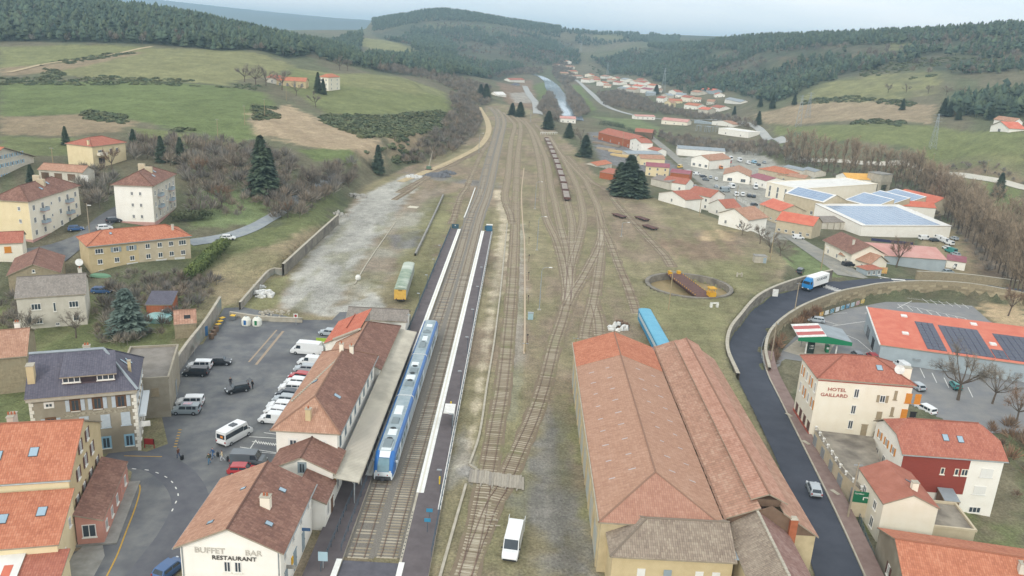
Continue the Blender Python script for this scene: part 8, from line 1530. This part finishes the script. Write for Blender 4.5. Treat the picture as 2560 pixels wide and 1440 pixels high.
# poles, lamps, small things
def yard_lamp(px,py,h_,label):
 p=U(px,py,0);r=empty('yard_lamp',(p[0],p[1],0));tag(r,label,'lamp post');MB().tube([(0,0,0),(0,0,h_*.9)],[.13,.07],7).build('post',M_GALV,r);MB().tube([(0,0,h_*.9),(.25,0,h_*.97),(.9,0,h_),(1.7,0,h_)],.05,5).build('arm',M_GALV,r);MB().box((2.0,0,h_-.05),(.8,.35,.16),taper=.7).build('lamp_head',M_WHITE,r);MB().box((0,0,0),(.9,.9,.2)).build('base',M_CONC,r)
yard_lamp(1348,775,10.5,'tall grey yard lamp, nearest of those along the middle of the yard');yard_lamp(1342,626,10.5,'second tall yard lamp, beyond the nearest one');yard_lamp(1337,523,10.5,'third tall yard lamp, left of the fan of tracks');yard_lamp(1197,383,11,'yard lamp beside the curving dirt track');yard_lamp(1326,305,11,'yard lamp at the far throat of the yard');yard_lamp(1553,592,5,'short thin lamp right of the points')
def pole(px,py,h_,label,z=None,m=None,lamp=False,lean=0.0):
 p=T(px,py)if z is None else U(px,py,z);r=empty('utility_pole',tuple(p));tag(r,label,'pole');MB().tube([(0,0,-.3),(lean,0,h_)],[.16,.1],7).build('shaft',m or mat('pole_wood','A89878','94856A',rough=.9,scale=2,stretch=(6,6,.5)),r)
 if lamp:MB().box((.6,0,h_-.6),(1.0,.25,.14)).build('lamp_head',M_WHITE,r)
 else:MB().box((lean,0,h_-.4),(1.2,.1,.12)).build('cross_arm',M_GALV,r)
M_CP=mat('concrete_pole','A69A86','968A78',rough=.9,scale=2)
for px,py,h_,lb,z,lp in((1671,775,10,'leaning wooden pole in front of the turntable',0,0),(1925,652,9,'wooden pole at the yard corner above the street',None,0),(2118,1300,9,'concrete pole beside the green sign',-1.6,0),(1986,780,8,'concrete pole on the bend behind the parapet',-3,0),(1926,905,9,'concrete pole at the bend near the filling station',-2.6,0),(224,582,8,'concrete street lamp between the apartment blocks',None,1),(135,430,8,'wooden pole by the garage row',None,0),(545,352,9,'thin pole on the lower edge of the green field, left',None,0),(612,312,9,'thin pole on the green field, middle',None,0),(662,292,9,'thin pole on the brown slope, right',None,0),(716,252,9,'thin pole below the farm',None,0),(2052,675,8,'pole beside the crossroads garden wall',None,1),(1748,540,8,'pole in front of the yard-edge houses',None,0),(1840,505,8,'pole by the white fence of the depot street',None,0),(1905,560,8,'pole beside the red roofed workshops',None,0),(1770,425,8,'pole at the depot workshop',None,0),(1556,368,10,'pole in front of the sawmill',None,0),(2240,660,7,'pole in front of the depot sign',None,0),(2330,415,8,'pole by the valley road',None,0),(2465,435,8,'second pole by the valley road',None,0),(1312,880,2.2,'short post at the end of the pale conduit',0,0),(1437,882,3.5,'rusty post left of the goods shed end',0,0)):pole(px,py,h_,lb,z,M_CP if 'concrete' in lb else None,lp)
for k,(px,py)in enumerate(((1318,860),(1320,760),(1321,700),(1322,655),(1322,610),(1322,570))):
 p=U(px,py,0);r=empty('signal_post',(p[0],p[1],0));tag(r,'short dark post in the line beside the conduit, %s'%('first','second','third','fourth','fifth','sixth')[k],'post');MB().tube([(0,0,0),(0,0,2.2)],.06,5).build('shaft',M_RUST,r);MB().box((0,0,1.9),(.3,.1,.3)).build('plate',M_TRIM,r)
def prop(name,label,px,py,cat,fn,rz=0.0,z=0.0):
 p=U(px,py,z)if z is not None else T(px,py);r=empty(name,(p[0],p[1],p[2]+.01),rz);tag(r,label,cat);fn(r);return r
def cabinet(r):MB().box((0,0,0),(1.2,.8,1.5)).build('body',mat('cabinet_blue','9DB8BE',rough=.6),r);MB().box((0,0,1.5),(1.3,.9,.1)).build('top',M_GALV,r)
prop('relay_cabinet','pale blue relay cabinet beside the conduit line',1326,798,'cabinet',cabinet);prop('hut','pale concrete hut at the yard corner',1898,655,'hut',lambda r:(MB().box((0,0,0),(3.6,2.6,2.0)).build('wall',M_CONC,r),MB().box((0,0,2.0),(3.8,2.8,.15)).build('roof',M_CONCD,r),MB().box((1.2,-1.32,0),(.9,.06,1.7)).build('door',SHUT['grey'],r)))
def bin_igloo(r,c):MB().lathe((0,0,0),[(.95,0),(1.0,.3),(.95,1.2),(.6,1.7),(.3,1.8)],14).build('shell',mat('bin_white','DDDDD2',rough=.6),r);MB().box((0,-.98,.3),(.5,.06,1.0)).build('label_panel',mat('bin_'+c,dict(blue='2F66A0',green='2F7A50')[c],rough=.6),r);MB().box((0,0,1.78),(.3,.3,.15)).build('lifting_eye',M_GALV,r)
prop('recycling_bank','white recycling bank with a blue panel',616,812,'bin',lambda r:bin_igloo(r,'blue'));prop('recycling_bank','white recycling bank with a green panel',643,813,'bin',lambda r:bin_igloo(r,'green'))
def wheelie(r):MB().box((0,0,.1),(.95,.75,.9),taper=1.1).build('tub',mat('bin_grey','6E7478',rough=.7),r);MB().box((0,0,1.0),(1.05,.85,.12),taper=.9).build('lid',mat('bin_yellow','E0B63C',rough=.6),r)
prop('wheeled_bin','yellow lidded bin left of the recycling banks',583,800,'bin',wheelie)
for k in range(3):prop('wheeled_bin','yellow lidded bin against the car park wall, %s of three'%('far','middle','near')[k],556-k*5,806+k*8,'bin',wheelie,1.1)
for k in range(3):prop('brown_bin','brown bin in the line along the car park wall, %s'%('far','middle','near')[k],541-k*6,830+k*9,'bin',lambda r:(MB().box((0,0,.1),(.7,.7,1.0),taper=1.1).build('tub',WALL['brown'],r),MB().box((0,0,1.1),(.8,.8,.1)).build('lid',WALL['brown'],r)),1.1)
prop('barrier_sign','square white and red sign at the unloading yard gate',740,812,'sign',lambda r:(MB().tube([(0,0,0),(0,0,2.0)],.05,5).build('post',M_GALV,r),MB().box((0,-.06,1.6),(.9,.05,.9)).build('panel',M_WHITE,r),MB().lathe((0,-.1,2.05),[(.3,0),(.3,.02)],12,0,'y').build('red_disc',M_TL,r)))
def heap(name,label,px,py,w_,h_,m,n,sz,seed,z=0.0,cat='heap'):
 g=random.Random(seed);b=MB();p=U(px,py,z)
 for k in range(n):a,rr=g.uniform(0,6.28),g.random()**.5*w_/2;s_=sz*g.uniform(.5,1.4);b.box((rr*math.cos(a),rr*math.sin(a)*.8,max(0,h_*(1-rr*2/w_))*g.random()-.05),(s_,s_*g.uniform(.5,1.2),s_*g.uniform(.3,.8)),rz=g.uniform(0,3),taper=g.uniform(.5,1))
 o=b.build(name,m);o.location=(p[0],p[1],z);tag(o,label,cat);return o
M_RUB=mat('white_rubbish','E4E4E0','BDBDB8',rough=.8,scale=1.5);heap('rubbish_heap','heap of white sacks and rubbish by the unloading yard gate',655,738,5.5,1.0,M_RUB,40,.9,1);heap('rubbish_heap','small heap of white sacks behind the larger one',652,718,2.5,.7,M_RUB,14,.8,2);heap('rubble_heap','heap of pale rubble at the far bank of the unloading yard',846,540,7,1.6,mat('pale_rubble','B7B4AC','97938A',rough=.95,scale=1),70,.9,3);heap('rubble_heap','line of pale rubble beside the dark bank, farther up',890,492,9,1.0,mat('pale_rubble','B7B4AC'),60,.9,4);heap('gravel_heap','dark gravel heap at the head of the unloading yard',1095,440,11,1.4,mat('dark_gravel','7E8084','6C6E72',rough=1,scale=1),260,.9,5);heap('gravel_heap','second dark gravel heap beside the first',1118,434,8,1.4,mat('dark_gravel','7E8084'),160,.9,6);heap('white_heap','pale spoil heap beside the crane',1035,443,7,.8,M_RUB,90,.8,7);heap('scrap_heap','white and dark scrap on pallets behind the goods shed',1545,822,4.5,1.4,M_RUB,26,.9,8);heap('scrap_heap','dark scrap mixed with the white one behind the goods shed',1552,814,4,1.0,WALL['brown'],22,.9,9);heap('stone_heap','loose stones by the low concrete wall',690,788,9,.4,M_CONC,60,.5,10)
o=MB().box((0,0,0),(3.6,3.2,.06)).build('white_slab',mat('pale_slab','D6CFBC','C6BFAC',rough=.9,scale=.6));p=U(1033,518,0);o.location=(p[0],p[1],.03);o.rotation_euler=(0,0,-.2);tag(o,'pale square slab lying in the unloading yard','slab')
prop('white_tank','small round white tank at the kerb of the unloading yard',895,700,'tank',lambda r:(MB().lathe((0,0,0),[(.5,0),(.7,.3),(.7,.9),(.4,1.3),(.1,1.4)],12).build('shell',M_WHITE,r),MB().box((0,0,1.38),(.25,.25,.12)).build('cap',M_GALV,r)))
def crane(r):MB().box((0,0,0),(2.2,1.8,1.8)).build('cab',mat('crane_green','5C7460',rough=.7),r);MB().box((0,0,-.0),(3.2,2.0,.5)).build('chassis',M_RUST,r);MB().tube([(0,0,1.6),(1.5,1,9)],[.22,.12],5).build('jib',M_CONC,r);MB().tube([(1.5,1,9),(1.6,.6,4)],.03,3).build('cable',M_TRIM,r)
prop('yard_crane','old yard crane with raised jib at the head of the unloading yard',1072,425,'crane',crane)
for k in range(7):prop('buffer_stop','white buffer frame in the row at the far right of the yard, number %s'%('one','two','three','four','five','six','seven')[k],1354+k*6,336,'buffer stop',lambda r:(MB().box((-.6,0,0),(.25,.25,1.6)).build('post',M_WHITE,r),MB().box((.6,0,0),(.25,.25,1.6)).build('post',M_WHITE,r),MB().box((0,0,1.3),(1.8,.2,.3)).build('beam',M_WHITE,r)))
prop('buffer_stop','white buffer stop on the grass above the road wall',1785,768,'buffer stop',lambda r:(MB().box((-.8,0,0),(.5,.6,1.2)).build('post',M_WHITE,r),MB().box((.8,0,0),(.5,.6,1.2)).build('post',M_WHITE,r),MB().box((0,0,.9),(2.0,.25,.3)).build('beam',M_WHITE,r)),.2);prop('buffer_stop','pale buffer stop right of the turntable',1848,692,'buffer stop',lambda r:(MB().box((-.7,0,0),(.3,.5,1.2)).build('post',M_CONC,r),MB().box((.7,0,0),(.3,.5,1.2)).build('post',M_CONC,r),MB().box((0,0,.7),(1.6,.2,.25)).build('beam',M_CONC,r)),.2)
for k in range(6):
 p=U(1215+k*3+(k%2)*14,1290+(k//2)*14,0);o=MB().box((0,0,0),(.7,.1,.1)).build('point_rod',M_CONC);o.location=(p[0],p[1],.2);o.rotation_euler=(0,0,random.uniform(-.3,.1));tag(o,'white point rod between the converging sidings, %s from the top'%('first','second','third','fourth','fifth','sixth')[k],'point rod','white point rods')
bn=empty('banner_fence',tuple(U(2040,797,LOTZ)));tag(bn,'colourful advertising banners on the fence above the filling station','banner');qa,qb=U(2046,792,LOTZ+.5),U(2162,756,LOTZ+.5);nB=9
for k in range(nB):
 a=qa+(qb-qa)*(k+.5)/nB-np.array(bn.location);MB().box((a[0],a[1],.4),(1.9,.06,1.2),rz=math.atan2((qb-qa)[1],(qb-qa)[0])).build('banner_panel',mat('banner_%d'%k,('D9A63C','E2E2DC','4E8CA4','D8DADA','5E9CB4','3E7CA0','9AB8C0','B88C8C','D0B04A')[k],'C8CCCC',rough=.7,scale=2.5,contrast=(.5,.6)),bn);MB().box((a[0],a[1]+.1,0),(.08,.08,1.6)).build('post',M_GALV,bn)
prop('billboard','small colourful billboard at the crossroads',2205,690,'billboard',lambda r:(MB().box((-.8,0,0),(.1,.1,1.2)).build('leg',M_GALV,r),MB().box((.8,0,0),(.1,.1,1.2)).build('leg',M_GALV,r),MB().box((0,-.08,.9),(2.6,.1,2.0)).build('panel',mat('billboard_print','D8C070','C07850',rough=.6,scale=.9,third='E4E0D0'),r)),0,None)
fence('white_fence','long white fence along the depot street',[tuple(p[:2])for p in T_many([(1835,498),(1860,512),(1885,528)])],1.8,3.0,M_WHITE,(1,.75,.5,.25));fence('garden_fence','pale garden wall fence of the chalets',[tuple(p[:2])for p in T_many([(2055,655),(2090,672),(2130,690)])],1.0,2.0,M_CONC,(1,.6,.3));fence('bend_railing','steel railing on the inside of the road bend',[tuple(U(x,y,-2.6)[:2])for x,y in((1912,925),(1902,890),(1908,858),(1925,832))],1.0,2.0,M_GALV,(1,.5));fence('hoarding','blue-grey sheet hoarding beside the pavement in front of the cream house',[tuple(p[:2])for p in T_many([(2145,1310),(2160,1360),(2180,1410)])],1.7,1.6,M_BLUEF,(1,.8,.6,.4,.2))
for px,py,lb in((1962,1040,'white slab on the pavement opposite the hotel corner'),(2004,1110,'white slab on the pavement below the hotel'),(2074,1240,'white slab on the pavement beside the silver car')):
 p=T(px,py);o=MB().prism([(-.3,-.7),(.3,-.75),(.35,.7),(-.3,.75)],0,.05).build('crossing_slab',M_CONC);o.location=(p[0]+.7,p[1],float(road_z(p[0],p[1]))+.27);o.rotation_euler=(0,0,.45);tag(o,lb,'slab')
prop('bus_stop_board','dark red notice frame at the corner of the slate-roofed hotel',374,1120,'board',lambda r:(MB().box((-.7,0,0),(.1,.1,1.5)).build('leg',M_TL,r),MB().box((.7,0,0),(.1,.1,1.5)).build('leg',M_TL,r),MB().box((0,0,.6),(1.5,.1,.9)).build('panel',M_TL,r)))
o=MB();o.lathe((0,0,0),[(2.4,0),(2.5,1.1),(2.3,1.15)],20);o=o.build('garden_pool',mat('pool_teal','8FC4C0','B8D4D0',rough=.4,scale=.8));p=U(400,800,0);o.location=(p[0],p[1],0);tag(o,'round teal garden pool beside the cedar','pool')
o=MB();o.lathe((0,0,0),[(.9,0),(.8,.5),(.5,.8)],12);o=o.build('tarpaulin_heap',mat('green_tarp','6E9478',rough=.7));p=T(252,692);o.location=tuple(p);o.scale=(3.0,.9,1);tag(o,'green tarpaulin covered boat shape before the terraced house','tarpaulin')
# people
def person(label,px,py,rz,top,legs,pose='walk',z=0.02,bag=None):
 m2=BODY[pose].copy()
 for m_ in(mat('cloth_'+top,top,rough=.9),mat('cloth_'+legs,legs,rough=.9),mat('skin','C49A80',rough=.7),mat('hair','3A2E28',rough=.8),M_TRIM):m2 .materials.append(m_)
 for po in m2 .polygons:
  c=po.center;po.material_index=3 if(c.z>1.7 or(c.z>1.6 and c.y<.03))else(2 if c.z>1.5 or(abs(c.x)>.19 and c.z<.9)else(0 if c.z>.95 else(4 if c.z<.1 else 1)));po.use_smooth=True
 p=U(px,py,z);r=bpy.data.objects.new('person',m2);COL.objects.link(r);r.location=(p[0],p[1],z);r.rotation_euler=(0,0,math.radians(rz));tag(r,label,'person')
 if bag=='case':
  q=p+np.array([math.sin(math.radians(rz))*.75,-math.cos(math.radians(rz))*.75,0]);s2=empty('suitcase',(q[0],q[1],z),math.radians(rz));tag(s2,'dark wheeled suitcase pulled by the '+label.split(',')[0],'suitcase');MB().box((0,0,.08),(.42,.26,.62)).build('shell',M_TRIM,s2);MB().tube([(0,.1,.68),(0,.3,.95)],.015,4).build('handle',M_GALV,s2)
 if bag=='pack':MB().box((0,-.2,1.05),(.32,.2,.42)).build('backpack',M_TRIM,r)
person('walker in brown jacket and blue jeans, alone on the forecourt',447,1146,60,'6A4A3E','4A5A78',bag='case');person('walker in dark jacket with backpack, leftmost of the group by the minibus',523,1160,150,'4E5040','4E7A98',bag='pack');person('walker in blue top, middle of the group by the minibus',533,1146,140,'3E5C84','4E6E94',bag='case');person('walker in white trousers, rightmost of the group by the minibus',556,1153,100,'C9B896','C4C8CA',bag='case')
person('person in dark clothes at the boot of the black hatchback',577,966,200,'3A3A42','33363E','stand');person('person in dark red top beside the open black hatchback',622,974,120,'6A3438','33363E','stand');person('person in black right of the open black hatchback',632,973,150,'2C2E34','2C2E34','stand')
# haze in the valley air
hm=bpy.data.materials.new('haze');hm.use_nodes=True;ht=hm.node_tree;ht.nodes.clear()
ho=nd(ht,'ShaderNodeOutputMaterial');pv=nd(ht,'ShaderNodeVolumePrincipled',i_Density=0.00015,i_Anisotropy=0.0);pv.inputs['Color'].default_value=(0.56,0.81,1.0,1)
ht.links.new(pv.outputs[0],ho.inputs['Volume'])
hb=MB();hb.box((0,6900,-14),(29000,14400,330));hz=hb.build('haze',hm);tag(hz,'pale blue haze filling the valley air',kind='stuff')
